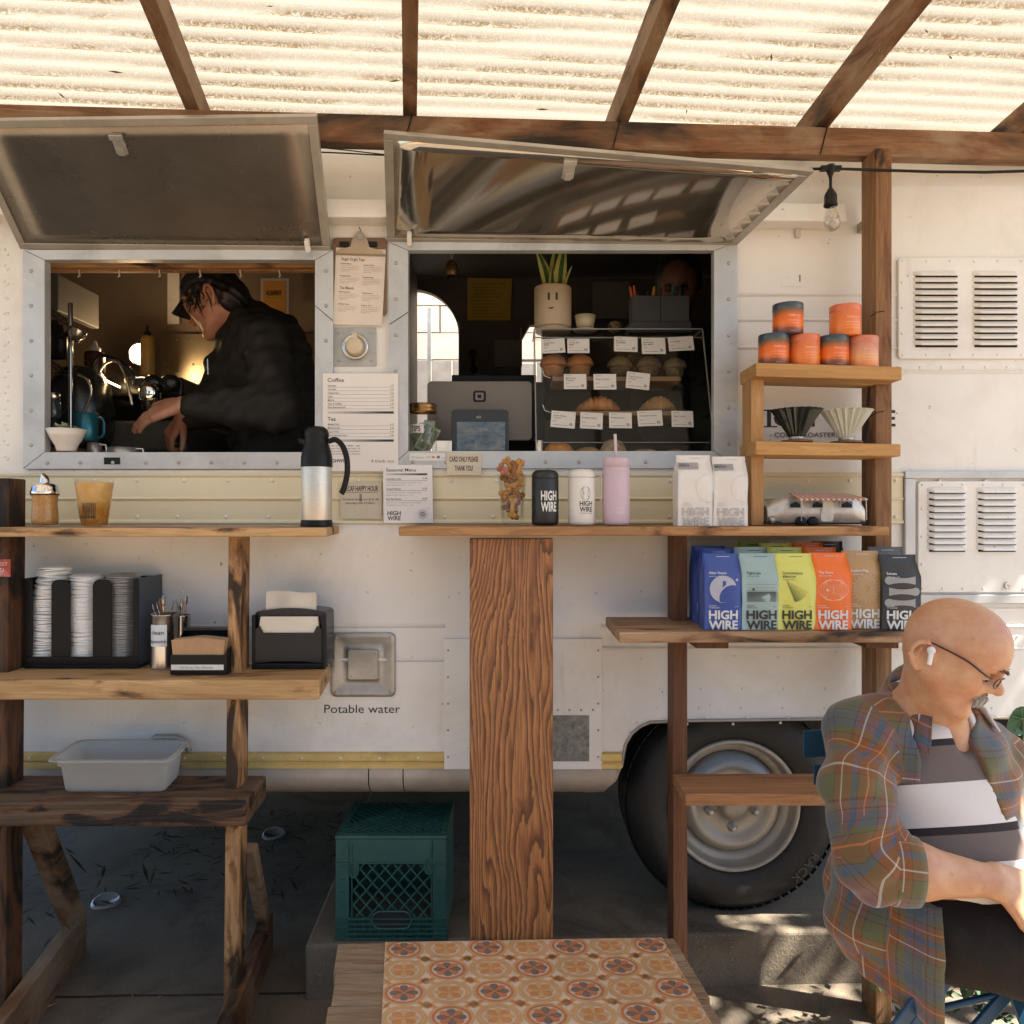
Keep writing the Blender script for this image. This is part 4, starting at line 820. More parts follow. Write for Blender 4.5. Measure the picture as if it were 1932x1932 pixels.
# napkin dispenser
YN = 2.29; x0, x1 = X(474, YN), X(614, YN); zt_ = Z(1152, YN); nd = thing('napkin_dispenser', 'smoky black napkin dispenser with a clear front', 'dispenser', ((x0+x1)/2, YN+.05, zs2))
g = MB(); w = x1-x0; prof = [(x0+.006, zs2), (x1-.006, zs2), (x1, zs2+.006), (x1-.003, zt_-.012)]+[(x1-.010-(w-.02)*i/8, zt_-.004+.010*math.sin(math.pi*i/8)) for i in range(9)]+[(x0+.003, zt_-.012), (x0, zs2+.006)]
g.loft([[Vector((x, YN+.024, z)) for x, z in prof], [Vector((x, YN+.12, z)) for x, z in prof]], False); obj('shell', g, M('smoky_plastic', (.012, .017, .024), .22, 0, .2, 20, spec=.3), nd, bevel=.003)
g = MB(); m_smoke = M('smoked_front', (.010, .014, .020), .2, spec=.25); zi1 = Z(1172, YN)
g.prism([(x0+.012, zs2+.018), (x0+w*.3, zs2+.024), (x0+w*.7, zs2+.024), (x1-.012, zs2+.018), (x1-.012, Z(1186, YN)), (x1-.026, Z(1180, YN)), (x1-.036, Z(1193, YN)), (x0+.036, Z(1193, YN)), (x0+.026, Z(1180, YN)), (x0+.012, Z(1186, YN))], YN+.001, YN+.004); obj('front_window', g, m_smoke, nd)
g = MB(); g.box(x0+.001, x0+.0115, YN, YN+.0235, zs2, zt_-.012); g.box(x1-.0115, x1-.001, YN, YN+.0235, zs2, zt_-.012); g.box(x0+.012, x1-.012, YN, YN+.0235, zs2, zs2+.017); obj('front_rim', g, m_black, nd, bevel=.003)
m_nap = M('napkin_paper', (.66, .58, .47), .85, 0, .04, 12)
nk = thing('napkins', 'folded cream paper napkins, top one pulled up from the dispenser', 'napkins', ((x0+x1)/2, YN+.02, zs2+.03))
for i in range(7):
    g = MB(); y = YN+.007+i*.0021; zb_ = Z(1208, YN)-.002*i+(.006 if i else 0); g.prism([(x0+.02, Z(1190, YN)), (x0+.036, zb_), (x1-.04, zb_+.004), (x1-.022, Z(1188, YN)), (x1-.026, zt_-.018), (x0+.026, zt_-.018)], y, y+.0014); obj('napkin', g, m_nap, nk)
g = MB(); xa, xb_ = X(494, YN), X(592, YN)
g.grid(lambda a, b: Vector((xa+(xb_-xa)*a+.004*(b-.5)*(a-.5), YN+.034+.016*math.sin(a*9)*b*(1-b)*1.5+.012*b*math.sin(3*a+1), zt_-.004+(Z(1116, YN)-zt_+.004)*b*(1+.05*math.sin(a*6+1))-.006*b*abs(a-.5)*2)), 18, 8)
o = obj('napkin', g, m_nap, nk, label='pulled-up napkin')
# clear tub
t = NT('frosted_plastic'); t.set(Base_Color=(.78, .78, .76), Roughness=.35); tp = t.n('BsdfTransparent'); tp.inputs[0].default_value = (.82, .83, .83, 1); tl = t.n('BsdfTranslucent'); tl.inputs[0].default_value = (.8, .8, .78, 1)
m1 = t.n('MixShader'); m1.inputs[0].default_value = .55; t.l(t.b.outputs[0], m1.inputs[1]); t.l(tl.outputs[0], m1.inputs[2]); m2 = t.n('MixShader'); lw = t.n('LayerWeight'); lw.inputs[0].default_value = .35; t.l(t.math('MULTIPLY_ADD', lw.outputs['Facing'], .5, .42), m2.inputs[0]); t.l(tp.outputs[0], m2.inputs[1]); t.l(m1.outputs[0], m2.inputs[2]); t.l(m2.outputs[0], t.out.inputs[0]); m_frost = t.mat
tb = thing('food_tub', 'empty frosted plastic food tub on the weathered bench shelf', 'tub', (-1.18, 2.29, zs3))
def trr(x0, x1, y0, y1, r, z, sk=0, n=5):
    pts = []
    for cx_, cy_, a0 in ((x1-r, y1-r, 0), (x0+r, y1-r, 90), (x0+r, y0+r, 180), (x1-r, y0+r, 270)):
        for k_ in range(n+1):
            a = math.radians(a0+90*k_/n); pts.append(Vector((cx_+r*math.cos(a)+sk*(cy_+r*math.sin(a)-y0), cy_+r*math.sin(a), z)))
    return pts
zb_ = zs3; sk = -.12; A = lambda e, z, r: trr(-1.335+e, -.985-e, 2.185+e, 2.385-e, r, z, sk)
g = MB(); g.loft([A(.03, zb_, .02), A(.026, zb_+.006, .024), A(.018, zb_+.075, .026), A(.012, zb_+.078, .026), A(.010, zb_+.098, .028), A(-.004, zb_+.100, .03), A(-.006, zb_+.096, .03)], True, False); g.add(A(.03, zb_, .02), [list(range(24))[::-1]])
g.loft([A(.010, zb_+.1004, .028), A(.0115, zb_+.098, .026), A(.0135, zb_+.079, .026), A(.020, zb_+.074, .026), A(.028, zb_+.008, .024), A(.034, zb_+.003, .02)], True, False); o = obj('tub_body', g, m_frost, tb)
g = MB(); g.box(-1.235, -1.21, 2.374, 2.376, zb_+.05, zb_+.066); obj('sticker', g, M('blue_sticker', (.05, .09, .16), .5), tb)
# red plate on the dark post
g = MB(); xr_ = X(20, 2.248); g.box(xr_-.055, xr_, 2.2465, 2.249, Z(1087, 2.25), Z(1054, 2.25)); o = single('licence_plate', g, M('red_enamel', (.42, .05, .025), .4, 0, .2, 20, dirt=(.6, .58, .54), dirt_amt=.8), 'small chipped red and white metal plate nailed to the dark post', 'plate', bevel=.0008, loc=(xr_-.03, 2.248, Z(1070, 2.25)))
g = MB(); g.text('WEST', (xr_-.05, 2.2462, Z(1066, 2.25)), h=.010, w=.042); g.text('Z1', (xr_-.035, 2.2462, Z(1078, 2.25)), h=.012); obj('lettering', g, M('white_print', (.6, .57, .52), .5), o)
# crate
cr = thing('milk_crate', 'green plastic milk crate standing upside down on the slab', 'crate', (X(738, 2.45), 2.5, .174))
m_crate = M('crate_plastic', (.022, .085, .07), .42, 0, .16, 8, dirt=(.12, .15, .12), dirt_amt=.25); yc = 2.44; x0, x1 = X(633, yc), X(842, yc); z0 = .176; z1 = Z(1583, yc); w = x1-x0; h = z1-z0; dp = .30
def cu_(x): return x0+w*(x-160)/510.   # crop px
def cv_(y): return z0+h*(1052-y)/430.
g = MB(); g.box(x0, cu_(222), yc, yc+.012, z0, z1); g.box(cu_(606), x1, yc, yc+.012, z0, z1); g.box(cu_(222)+.0002, cu_(606)-.0002, yc, yc+.012, cv_(722), z1-.0002); obj('front_panel', g, m_crate, cr, bevel=.002)
g = MB(); rows = [960, 982, 1003, 1024, 1045]
for y in rows: g.box(x0-.002, x1+.002, yc-.004, yc+.0115, cv_(y)-.0022, cv_(y)+.0022)
for i in range(14):
    xx0 = x0+w*(i+.5)/14; 
    g.box(xx0-.0012, xx0+.0012, yc-.003, yc+.011, z0, cv_(962))
g.box(x0, x1, yc+.008, yc+.0118, z0, cv_(962)); obj('ribbed_rim', g, m_crate, cr)
g = MB()
xl_, xr_, zb2, zt2_ = cu_(236), cu_(600), cv_(955), cv_(730); cx_, cz_ = (xl_+xr_)/2, (zb2+zt2_)/2; s_ = (xr_-xl_)/6.2
def clip(p, d):
    ts = [];
    t0, t1 = -9, 9
    for o_, dd, lo, hi in ((p[0], d[0], xl_, xr_), (p[1], d[1], zb2, zt2_)):
        a, b = (lo-o_)/dd, (hi-o_)/dd; t0 = max(t0, min(a, b)); t1 = min(t1, max(a, b))
    return t0, t1
for sg_ in (1, -1):
    for i in range(-9, 10):
        p = (cx_+i*s_*1.0, cz_); d = (.66, .75*sg_); a, b = clip(p, d)
        if b-a > .01: g.beam((p[0]+d[0]*a, yc+.006, p[1]+d[1]*a), (p[0]+d[0]*b, yc+.006, p[1]+d[1]*b), .0042, .007, (0, 1, 0)) if False else g.obox(((p[0]+d[0]*(a+b)/2), yc+.006+.0006*sg_, p[1]+d[1]*(a+b)/2), Vector((d[0], 0, d[1]))*(b-a)/2, Vector((0, .0036, 0)), Vector((-d[1], 0, d[0])).normalized()*.0021)
obj('lattice', g, m_crate, cr)
for (cu0, cv0, rw, rh) in ((245, 748, 22, 36), (590, 733, 22, 36)):
    g = MB(); pts = [Vector((cu_(cu0)+rw/510*w*math.cos(a), yc-.002, cv_(cv0)+rh/430*h*math.sin(a))) for a in [2*math.pi*i/18 for i in range(18)]]; g.tube(pts, .0028, 6, True); g.add([p+Vector((0, .004, 0)) for p in pts], [list(range(18))]); obj('hole_rim', g, [m_crate], cr)
g = MB(); pts = rr(cu_(420), cv_(964), 180/510*w, 74/430*h, 34/430*h, yc-.005, 6); g.tube(pts, .003, 6, True); obj('handle_rim', g, m_crate, cr)
g = MB(); g.add([Vector(p)+Vector((0, .0015, 0)) for p in pts], [list(range(len(pts)))]); obj('handle_opening', g, m_dark, cr)
g = MB(); g.box(x0, x0+.01, yc+.0125, yc+dp, z0, z1); g.box(x1-.01, x1, yc+.0125, yc+dp, z0, z1); g.box(x0, x1, yc+dp+.0005, yc+dp+.01, z0, z1); obj('side_panel', g, m_crate, cr)
g = MB(); g.box(x0-.002, x1+.002, yc-.002, yc+.025, z1+.0003, z1+.012); g.box(x0-.002, x0+.02, yc+.0253, yc+dp, z1+.0003, z1+.012); g.box(x1-.02, x1+.002, yc+.0253, yc+dp, z1+.0003, z1+.012); obj('top_rim', g, m_crate, cr, bevel=.003)
g = MB()
for i in range(-2, 14):
    for sg_ in (1, -1):
        a = Vector((x0+.02+i*.03, yc+.025)); d = Vector((sg_, 1)).normalized(); t0, t1 = 0, 1
        lo, hi = x0+.018, x1-.018; tm = 9
        ts = sorted([(lo-a.x)/d.x, (hi-a.x)/d.x]); t0 = max(0, ts[0]); t1 = min((dp-.03)/d.y, ts[1])
        if t1-t0 > .01: p, q_ = a+d*t0, a+d*t1; g.beam((p.x, p.y, z1+.0062+.0005*sg_), (q_.x, q_.y, z1+.0062+.0005*sg_), .005, .007)
obj('top_lattice', g, m_crate, cr)
g = MB()
for i in range(5):
    for x_ in (cu_(190), cu_(640)): g.box(x_-.006, x_+.006, yc-.003, yc-.0002, cv_(905-i*55), cv_(905-i*55)+.003)
g.tube([(cu_(236), yc-.001, cv_(960)), (cu_(236), yc-.001, cv_(640))], .0022, 5); g.tube([(cu_(602), yc-.001, cv_(945)), (cu_(602), yc-.001, cv_(630))], .0022, 5)
g.box(x0, x1, yc-.004, yc-.0002, cv_(724), cv_(718)); g.text('Producers Dairy', (cu_(300), yc-.0006, cv_(690)), h=.016, w=.12, shear=.2); obj('moulding', g, m_crate, cr)
# ---------------------------------------------------------------- papers and stickers on the trailer
YP = WY-.0265
def sheet_(name, label, cat, u0, u1, v0, v1, Y, mat, th=.0012, skew=(0, 0), grp=None):
    g = MB(); a = [(u0, v1), (u1, v1), (u1+skew[0], v0+skew[1]), (u0+skew[0], v0)]
    f = [P(u, v, Y) for u, v in a]; b = [p+Vector((0, th, 0)) for p in f]; g.hexa([f[0], f[1], b[1], b[0], f[3], f[2], b[2], b[3]])
    return single(name, g, mat, label, cat, grp, loc=tuple((f[0]+f[2])/2))
def grad_bar(par, u0, u1, v0, v1, Y):
    t = bpy.data.materials.get('gradient_print')
    if t is None:
        q = NT('gradient_print'); c = q.ramp(q.sep(q.co(kind='Generated'))[0], [(0, (.55, .52, .5)), (.85, (.03, .03, .03))]); q.l(c, q.b.inputs[0]); t = q.mat
    g = MB(); g.add([P(u0, v1, Y), P(u1, v1, Y), P(u1, v0, Y), P(u0, v0, Y)], [(0, 1, 2, 3)]); obj('gradient_bar', g, t, par)
mn = sheet_('menu_sheet', 'tall white coffee and tea price menu taped between the hatches', 'menu', 609, 751.5, 703.5, 888, YP, m_paper)
E1 = YP-.0004
def T(g, s, u, v, h, w=None, al='L', Y=E1, **k): g.text(s, P(u, v, Y), h=h*Y/F, w=(w*Y/F if w else None), align=al, **k)
g = MB(); T(g, 'Coffee', 618, 719.5, 7.6, 31, bold=.006); T(g, 'Tea', 618, 793, 7.6, 15.5, bold=.006)
cof = [('Espresso', '3.75'), ('Cortado', '4.25'), ('Cappuccino', '4.25'), ('Latte', '4.75'), ('Mocha', '5.50'), ('Cup of Coffee', '3.25'), ('Flash Brewed Iced', '4.00')]; te = [('Masala Chai', '4.75'), ('Matcha Latte', '5.50'), ('Cup of Tea', '4.00'), ('Cruel Summer Iced', '4.00')]
for i, (a, b) in enumerate(cof): T(g, a, 618.5, 728+i*6.85, 3.3, bold=.008, res=2); T(g, b, 743, 728+i*6.85, 3.1, None, 'R', res=2)
for i, (a, b) in enumerate(te): T(g, a, 618.5, 801+i*6.9, 3.3, bold=.008, res=2); T(g, b, 743, 801+i*6.9, 3.1, None, 'R', res=2)
for i, s in enumerate(('Add Almond Milk  .80', 'Organic Chocolate, Vanilla Syrup  .75', 'Alternatives Available', 'Pastries & Oatly Bars on Request')): T(g, s, 619, 841+i*5.1, 2.2, 60, bold=.01, res=2)
T(g, 'HIGHWIRE', 618, 871.5, 6.5, 40, bold=.02); T(g, '4 track', 700, 871.5, 6, 27)
obj('lettering', g, m_ink, mn)
g = MB(); T(g, '-tea', 728, 871.5, 6, 15)
for v in [729.5+6.85*i for i in range(7)]+[802.5+6.9*i for i in range(4)]: g.box(X(618.5, E1), X(743, E1), E1, E1+.0002, Z(v+.25, E1), Z(v-.25, E1))
obj('rules', g, m_ink2, mn); grad_bar(mn, 618, 743, 775, 779.5, E1); grad_bar(mn, 618, 743, 828, 832.5, E1)
se = sheet_('seasonal_menu', 'small white seasonal menu card with a sunburst mark', 'menu', 724, 817, 876, 985.5, YP-.003, M('bright_paper', (.72, .69, .68), .5, 0, .03, 6), skew=(-1.5, 0)); E2 = YP-.0034
g = MB(); T(g, 'Seasonal Menu', 728.5, 888.5, 6.2, 56, Y=E2, bold=.008)
for i, (a, b) in enumerate((('Lavender Latte', '5.50'), ('Cruel Palmer', '5.50'), ('East Bay Breeze', '6.50'))): T(g, a, 729, 904+i*19, 3.4, 28, Y=E2, bold=.01, res=2); T(g, b, 806, 903+i*19, 3.2, 8.5, 'R', Y=E2, bold=.01, res=2); g.box(X(729, E2), X(806, E2), E2, E2+.0002, Z(906+i*19, E2), Z(905.5+i*19, E2))
T(g, 'HIGH', 731, 971, 8.2, 25, Y=E2, bold=.022); T(g, 'WIRE', 731, 980.5, 8.2, 25, Y=E2, bold=.022)
for i in range(40):
    a = 2*math.pi*i/40; c_ = P(797.5, 969, E2); k0, k1 = 3.2*E2/F, (10.5 if i % 2 else 9)*E2/F; dx, dz = math.cos(a), math.sin(a); w_ = .00016
    g.add([c_+Vector((dx*k0-dz*w_, 0, dz*k0+dx*w_)), c_+Vector((dx*k0+dz*w_, 0, dz*k0-dx*w_)), c_+Vector((dx*k1+dz*w_, 0, dz*k1-dx*w_)), c_+Vector((dx*k1-dz*w_, 0, dz*k1+dx*w_))], [(0, 1, 2, 3)])
g.lathe([(.0035, 0), (.0055, 0)], P(797.5, 969, E2), 16, M=RX); g.lathe([(0, 0), (.0014, 0)], P(808, 958, E2), 10, M=RX); obj('lettering', g, m_ink, se)
g = MB()
for i, (a, b) in enumerate((('Double shot of espresso, lavender syrup', 'and steamed milk ... 12oz'), ('Cruel Summer iced tea, watermelon syrup', 'and refreshing lemonade over ice ... 16oz'), ('Double shot of espresso, tonic water,', 'and watermelon syrup over ice ... 16oz'))): T(g, a, 729, 910.5+i*19, 2.4, 66, Y=E2, res=2); T(g, b, 729, 915+i*19, 2.4, 50, Y=E2, res=2)
obj('fine_print', g, m_ink2, se); grad_bar(se, 728, 806, 892, 895.5, E2)
de = sheet_('decaf_notice', 'beige decaf happy hour notice on the gold band', 'notice', 642, 720, 909, 977.5, WY-.0155, M('beige_card', (.52, .46, .35), .6, 0, .05, 6)); E3 = WY-.0159
g = MB(); T(g, 'DECAF HAPPY HOUR', 647.5, 925.5, 10.2, 66, Y=E3, bold=.02); g.box(X(647, E3), X(713, E3), E3, E3+.0002, Z(928.3, E3), Z(927.6, E3)); T(g, 'All decaf drinks are $.50 off,', 646, 942.8, 3.8, 69, Y=E3, res=2, bold=.005); T(g, 'everyday, past 12:00pm.', 652, 949.7, 3.8, 56, Y=E3, res=2, bold=.005)
obj('lettering', g, m_ink, de); g = MB(); c_ = P(680.5, 958, E3+.0001); g.lathe([(.0205, 0), (.0210, 0)], c_, 24, M=RX); g.box(c_.x-.004, c_.x+.004, c_.y, c_.y+.0002, c_.z+.022, c_.z+.046); obj('flask_drawing', g, m_ink2, de)
co = sheet_('card_only_notice', 'cream card only notice tucked under the right hatch', 'notice', 843, 908, 854, 895, WY-.026, m_paperc, skew=(.5, .5)); E4 = WY-.0264
g = MB(); T(g, 'CARD ONLY PLEASE', 848, 870, 10, 54, Y=E4, bold=.02); T(g, 'THANK YOU!', 858, 887, 10, 34.5, Y=E4, bold=.02); obj('lettering', g, m_ink, co)
pay = sheet_('payment_sticker', 'white payment card sticker on the window sill frame', 'sticker', 773, 840, 854, 868, WY-.0236, M('sticker_white', (.66, .64, .60), .4, 0, .03, 6), .0008); E5 = WY-.024
g = MB(); T(g, 'Square', 783.5, 863.5, 4, 15.5, Y=E5); c_ = P(778.5, 861.5, E5); g.lathe([(.0035, 0), (.0048, 0)], c_, 4, M=RX @ Matrix.Rotation(math.pi/4, 4, 'Z')); T(g, 'VISA', 804, 863, 3, 8, Y=E5, shear=.2, bold=.01); obj('lettering', g, m_ink2, pay)
for u, c1 in ((817.5, (.65, .2, .03)), (827, (.06, .17, .30)), (836, (.55, .3, .15))):
    g = MB(); 
    if u < 820: g.lathe([(0, 0), (.0036, 0)], P(u-1.3, 861.5, E5), 14, M=RX); g.lathe([(0, 0), (.0036, 0)], P(u+1.3, 861.5, E5-.0001), 14, M=RX)
    else: g.box(X(u-3, E5), X(u+3, E5), E5, E5+.0002, Z(863.8, E5), Z(859 if u < 830 else 862.5, E5))
    obj('card_mark', g, M('mark', c1, .5), pay)
g = MB(); g.box(X(196, WY-.024), X(226, WY-.024), WY-.0238, WY-.0224, Z(876, WY), Z(863, WY)); single('black_tape', g, m_black, 'small black tape patch on the left window sill frame', 'tape')
# clipboard
cb = thing('clipboard', 'clipboard with a tea list hanging between the hatches', 'clipboard', P(680, 530, WY-.02))
YB = WY-.006
g = MB(); g.rrect((xx(628)+xx(730))/2, (zz(449)+zz(596))/2, xx(730)-xx(628), zz(449)-zz(596), .012, YB-.003, YB); obj('board', g, M('hardboard', (.17, .095, .05), .55), cb, bevel=.0008)
a = [(628, 611), (721, 613), (728, 470), (634, 466)]; g = MB(); fr_ = [P(u, v, YB-.0048) for u, v in a]; bk = [p+Vector((0, .0012, 0)) for p in fr_]; g.hexa([fr_[0], fr_[1], bk[1], bk[0], fr_[3], fr_[2], bk[2], bk[3]]); pg = obj('page', g, M('worn_paper', (.62, .55, .48), .7, 0, .06, 9), cb)
rt = (P(728, 470, YB)-P(634, 466, YB)).normalized(); upv = Vector((-rt.z, 0, rt.x)); Yt = YB-.0052
g = MB(); g2 = MB()
def TT(g, s, u, v, h, w=None, **k): g.text(s, P(u, v, Yt), h=h*Yt/F, w=w*Yt/F if w else None, right=rt, up=upv, res=2, **k)
TT(g, 'Single Origin Teas', 644, 490, 6, 44, bold=.006); TT(g, 'Tea Blends', 641, 544, 5.4, 26, bold=.006)
heads = ['Breakfast Masala', 'Honeybush Rose', 'Mint Green Jasmine', 'Golden Seal', 'Jasmine Pearls', 'Lapsang', 'Wild Berry', 'Citrus Sun']
for col_ in range(2):
    for b in range(4):
        u0 = (643, 686)[col_]-b*1.6; v0 = 497+b*23+(7 if b > 1 else 0)+col_*3; TT(g, heads[b+4*col_], u0, v0, 2.3, 20, bold=.015)
        for q in range(4): TT(g2, ['a soft cup with malty notes', 'grown in high gardens of', 'hand picked, gently rolled', 'caffeine free'][q], u0-.4*q*.3, v0+3.4+q*3.3, 1.7, (33, 35, 31, 16)[q])
obj('lettering', g, m_ink, pg); obj('fine_print', g2, m_ink2, pg)
m_clipm = M('clip_metal', (.40, .32, .23), .4, .6, .15, 10)
g = MB(); g.loft([[P(631, 480, YB-.007), P(727, 483, YB-.007), P(727, 483, YB-.003), P(631, 480, YB-.003)], [P(632, 476, YB-.017), P(726, 479, YB-.017), P(726, 479, YB-.012), P(632, 476, YB-.012)], [P(642, 469, YB-.014), P(716, 471, YB-.014), P(716, 471, YB-.010), P(642, 469, YB-.010)], [P(661, 464, YB-.012), P(697, 465, YB-.012), P(697, 465, YB-.008), P(661, 464, YB-.008)], [P(664, 451, YB-.012), P(693, 451, YB-.012), P(693, 451, YB-.009), P(664, 451, YB-.009)], [P(672, 440, YB-.014), P(686, 440, YB-.014), P(686, 440, YB-.011), P(672, 440, YB-.011)], [P(676, 435, YB-.014), P(683, 435, YB-.014), P(683, 435, YB-.011), P(676, 435, YB-.011)]], False); obj('clip', g, m_clipm, cb, bevel=.001)
g = MB(); g.lathe([(.0075, 0), (.0100, -.002), (.0120, 0)], P(679.5, 444, YB-.0145), 18, M=RX); g.lathe([(0, .001), (.007, .001)], P(679.5, 444, YB-.0145), 14, M=RX); obj('clip_eyelet', g, m_alu2, cb)
g = MB(); 
for u in (650, 703): g.box(X(u-8, YB), X(u+9, YB), YB-.011, YB-.0032, Z(466, YB), Z(457, YB))
obj('spring', g, m_black, cb, kind='stuff'); g = MB(); g.tube([P(679.5, 441, YB-.01), P(680, 433, YB-.014), P(677, 427, YB-.012)], .0016, 6); obj('hook', g, m_black, cb)
# ---------------------------------------------------------------- on the counter
zc0 = Z(992.5, 2.15)+.001; YC = 2.24; pc = YC/F
def at(u, Y=YC): return (X(u, Y), Y, zc0+(.0007 if True else 0))
# dog biscuits
gl = thing('biscuit_glass', 'clear glass tumbler packed with bone-shaped dog biscuits', 'glass', at(967))
obj('glass', MB().lathe([(0, 0), (.031, 0), (.0325, .004), (.0425, .150), (.041, .150), (.0315, .022), (0, .020)], n=28), glassy('glass_clear', (.95, .95, .93), .08, .04), gl, world=False)
def bone(L, r):
    g = MB(); g.lathe([(0, -L*.5), (r*.9, -L*.42), (r*.75, -L*.2), (r*.75, L*.2), (r*.9, L*.42), (0, L*.5)], n=10, sy=.75)
    for sx in (-1, 1):
        for sz in (-1, 1): g.sph((sx*r*.68, 0, sz*L*.45), (r*.82, r*.72, r*.85), 8, 6)
    return g
bmats = [M('biscuit_'+n_, c_, .8, 0, .15, 60, bump=.4, bs=200) for n_, c_ in (('tan', (.40, .20, .055)), ('brown', (.22, .09, .03)), ('rosy', (.36, .15, .085)), ('gold', (.46, .25, .06)))]
bmesh_ = [bone(.056, .0115).mesh('biscuit') for _ in range(4)]
for me, m_ in zip(bmesh_, bmats): me.materials.append(m_)
rb = random.Random(4); bx0, by0, bz0 = at(967)
ORD = ['', 'second', 'third', 'fourth', 'fifth', 'sixth', 'seventh', 'eighth', 'ninth']
spots = [(0, .055, 0, -.012, 3, 0.05), (-.006, .088, 1, .004, 0, 1.5), (.012, .070, 2, .004, 1, .3), (-.014, .105, 1.2, -.008, 0, 1.0), (.012, .105, .8, -.006, 1, -.7), (-.018, .128, 0, -.006, 1, -.4), (.006, .125, 0, -.016, 0, 1.2), (.018, .140, 0, -.006, 0, .25), (-.012, .152, 0, -.012, 2, -.9), (-.022, .166, 0, 0, 2, -.95), (.004, .168, 0, -.010, 1, .2), (.022, .172, 0, -.004, 0, .15), (-.008, .182, 0, 0, 0, -.55), (.008, .180, 0, .008, 3, .9), (-.010, .072, 0, .012, 1, .5), (.010, .048, 0, .012, 1, .1), (.004, .145, 0, .012, 0, .6)]
for k_, (dx, dz, _, dy, mi, rot) in enumerate(spots):
    o = bpy.data.objects.new('dog_biscuit', bmesh_[mi]); COL.objects.link(o); o.location = (bx0+dx*.85, by0+dy, bz0+dz*.96); o.rotation_euler = (rb.uniform(-.3, .3), rot, rb.uniform(-.5, .5)); o.scale = (.86,)*3
    rk = sorted(range(len(spots)), key=lambda q_: -spots[q_][1]).index(k_); tag(o, ('tan', 'dark brown', 'rosy', 'golden')[mi]+' bone-shaped dog biscuit, '+(('topmost' if rk == 0 else ORD[rk]+' from the top') if rk < 9 else ('bottommost' if rk == len(spots)-1 else ORD[len(spots)-1-rk]+' from the bottom'))+' in the clear glass', 'biscuit', 'dog biscuits in the glass')
# tumblers
def tumbler(u, w, h, lab, mat, cap, capmat, nm='travel_tumbler'):
    r = w*pc/2; H = h*pc; th = thing(nm, lab, 'tumbler', at(u)); rc_ = r*.28
    prof = [(0, 0), (r-rc_*1.2, 0)]+[(r-rc_+rc_*math.sin(a), rc_-rc_*math.cos(a)) for a in [math.radians(q) for q in (15, 40, 65, 90)]]+[(r, H*cap), (r*.985, H*cap+.001), (0, H*cap+.001)]
    obj('body', MB().lathe(prof, n=36), mat, th, world=False); z0 = H*cap+.0018; q = r*.42
    obj('cap', MB().lathe([(r*.98, z0), (r, z0+.002), (r, H-q)]+[(r-q+q*math.cos(a), H-q+q*math.sin(a)) for a in [math.radians(k_) for k_ in (20, 45, 70, 88)]]+[(0, H)], n=36), capmat, th, world=False); return th, r, H
m_mblk = M('matte_black', (.012, .012, .012), .45, 0, .1, 20); m_mwht = M('matte_white', (.66, .62, .56), .42, 0, .04, 8); m_pink = M('pale_lilac', (.52, .39, .44), .5, 0, .03, 8); m_wprint = M('white_lettering', (.66, .64, .6), .5)
def hw(g, f, x0, w, h, gap, bold=.03, y0=0):
    g.text('HIGH', (0, 0, 0), h=h, w=w, bold=bold, fn=lambda x, y: f(x+x0, y+y0+h+gap)); g.text('WIRE', (0, 0, 0), h=h, w=w, bold=bold, shear=.0, fn=lambda x, y: f(x+x0, y+y0))
th, r, H = tumbler(1028.5, 51, 104, 'matte black travel tumbler with large white lettering', m_mblk, .84, m_mblk); g = MB(); hw(g, cylfn(0, 0, r+.0005, 0, -.35), 0, .050, .0275, .0045, .03, 27*pc); obj('lettering', g, m_wprint, th, world=False)
th, r, H = tumbler(1097, 51, 106, 'matte white travel tumbler with a black fish-like line emblem', m_mwht, .84, m_mwht); g = MB(); f = cylfn(0, 0, r+.0005, 0, -.22); hw(g, f, 0, .0395, .0145, .0025, .025, 26*pc); g.text('COFFEE ROASTERS', (0, 0, 0), h=.0032, w=.039, fn=lambda x, y: f(x, y+22*pc), res=2)
obj('lettering', g, m_ink, th, world=False)
def lens_emblem(g, f, cx, cy, w, h, n=9, tw_=.00035):
    """family of curves bundled through one point, like a bow of strings"""
    for i in range(n):
        k_ = (i+1)/n
        for s_ in (1, -1):
            pts = [(s_*w*(.12+.88*math.sin(math.pi*q/12)**.8*k_ if False else w*0)+0, 0) for q in range(13)]
            P_ = []
            for q in range(13):
                a = -1+q/6.; e = math.sqrt(max(0, 1-a*a)); P_.append((cx+s_*(w*.5*k_*e+ (1-k_)*abs(a)*w*.30), cy+a*h/2))
            for (xa_, ya_), (xb_, yb_) in zip(P_[:-1], P_[1:]):
                d = Vector((xb_-xa_, yb_-ya_)); 
                if d.length < 1e-6: continue
                e_ = Vector((-d.y, d.x)).normalized()*tw_; g.add([f(xa_+e_.x, ya_+e_.y), f(xa_-e_.x, ya_-e_.y), f(xb_-e_.x, yb_-e_.y), f(xb_+e_.x, yb_+e_.y)], [(0, 1, 2, 3)])
g = MB(); lens_emblem(g, f, .018, 60*pc, .034, .038, 6, .0002); obj('emblem', g, m_ink2, th, world=False)
g = MB(); g.text('.', (0, 0, 0), h=.012, fn=lambda x, y: f(x+.010, y+60*pc), bold=.03); obj('emblem_dot', g, m_ink, th, world=False)
th, r, H = tumbler(1162.5, 51, 127, 'tall pale lilac tumbler with a straw', m_pink, .855, m_pink, 'straw_tumbler')
o = [c_ for c_ in th.children if c_.name.startswith('cap')][0]; bpy.data.objects.remove(o)
obj('cap', MB().lathe([(r*.98, H*.858), (r, H*.86), (r, H-.002), (r*.97, H), (0, H)], n=36), m_pink, th, world=False); obj('straw', MB().tube([(.0, -.005, H-.03), (-.004, -.005, H+45*pc)], .0047, 10), m_pink, th, world=False)
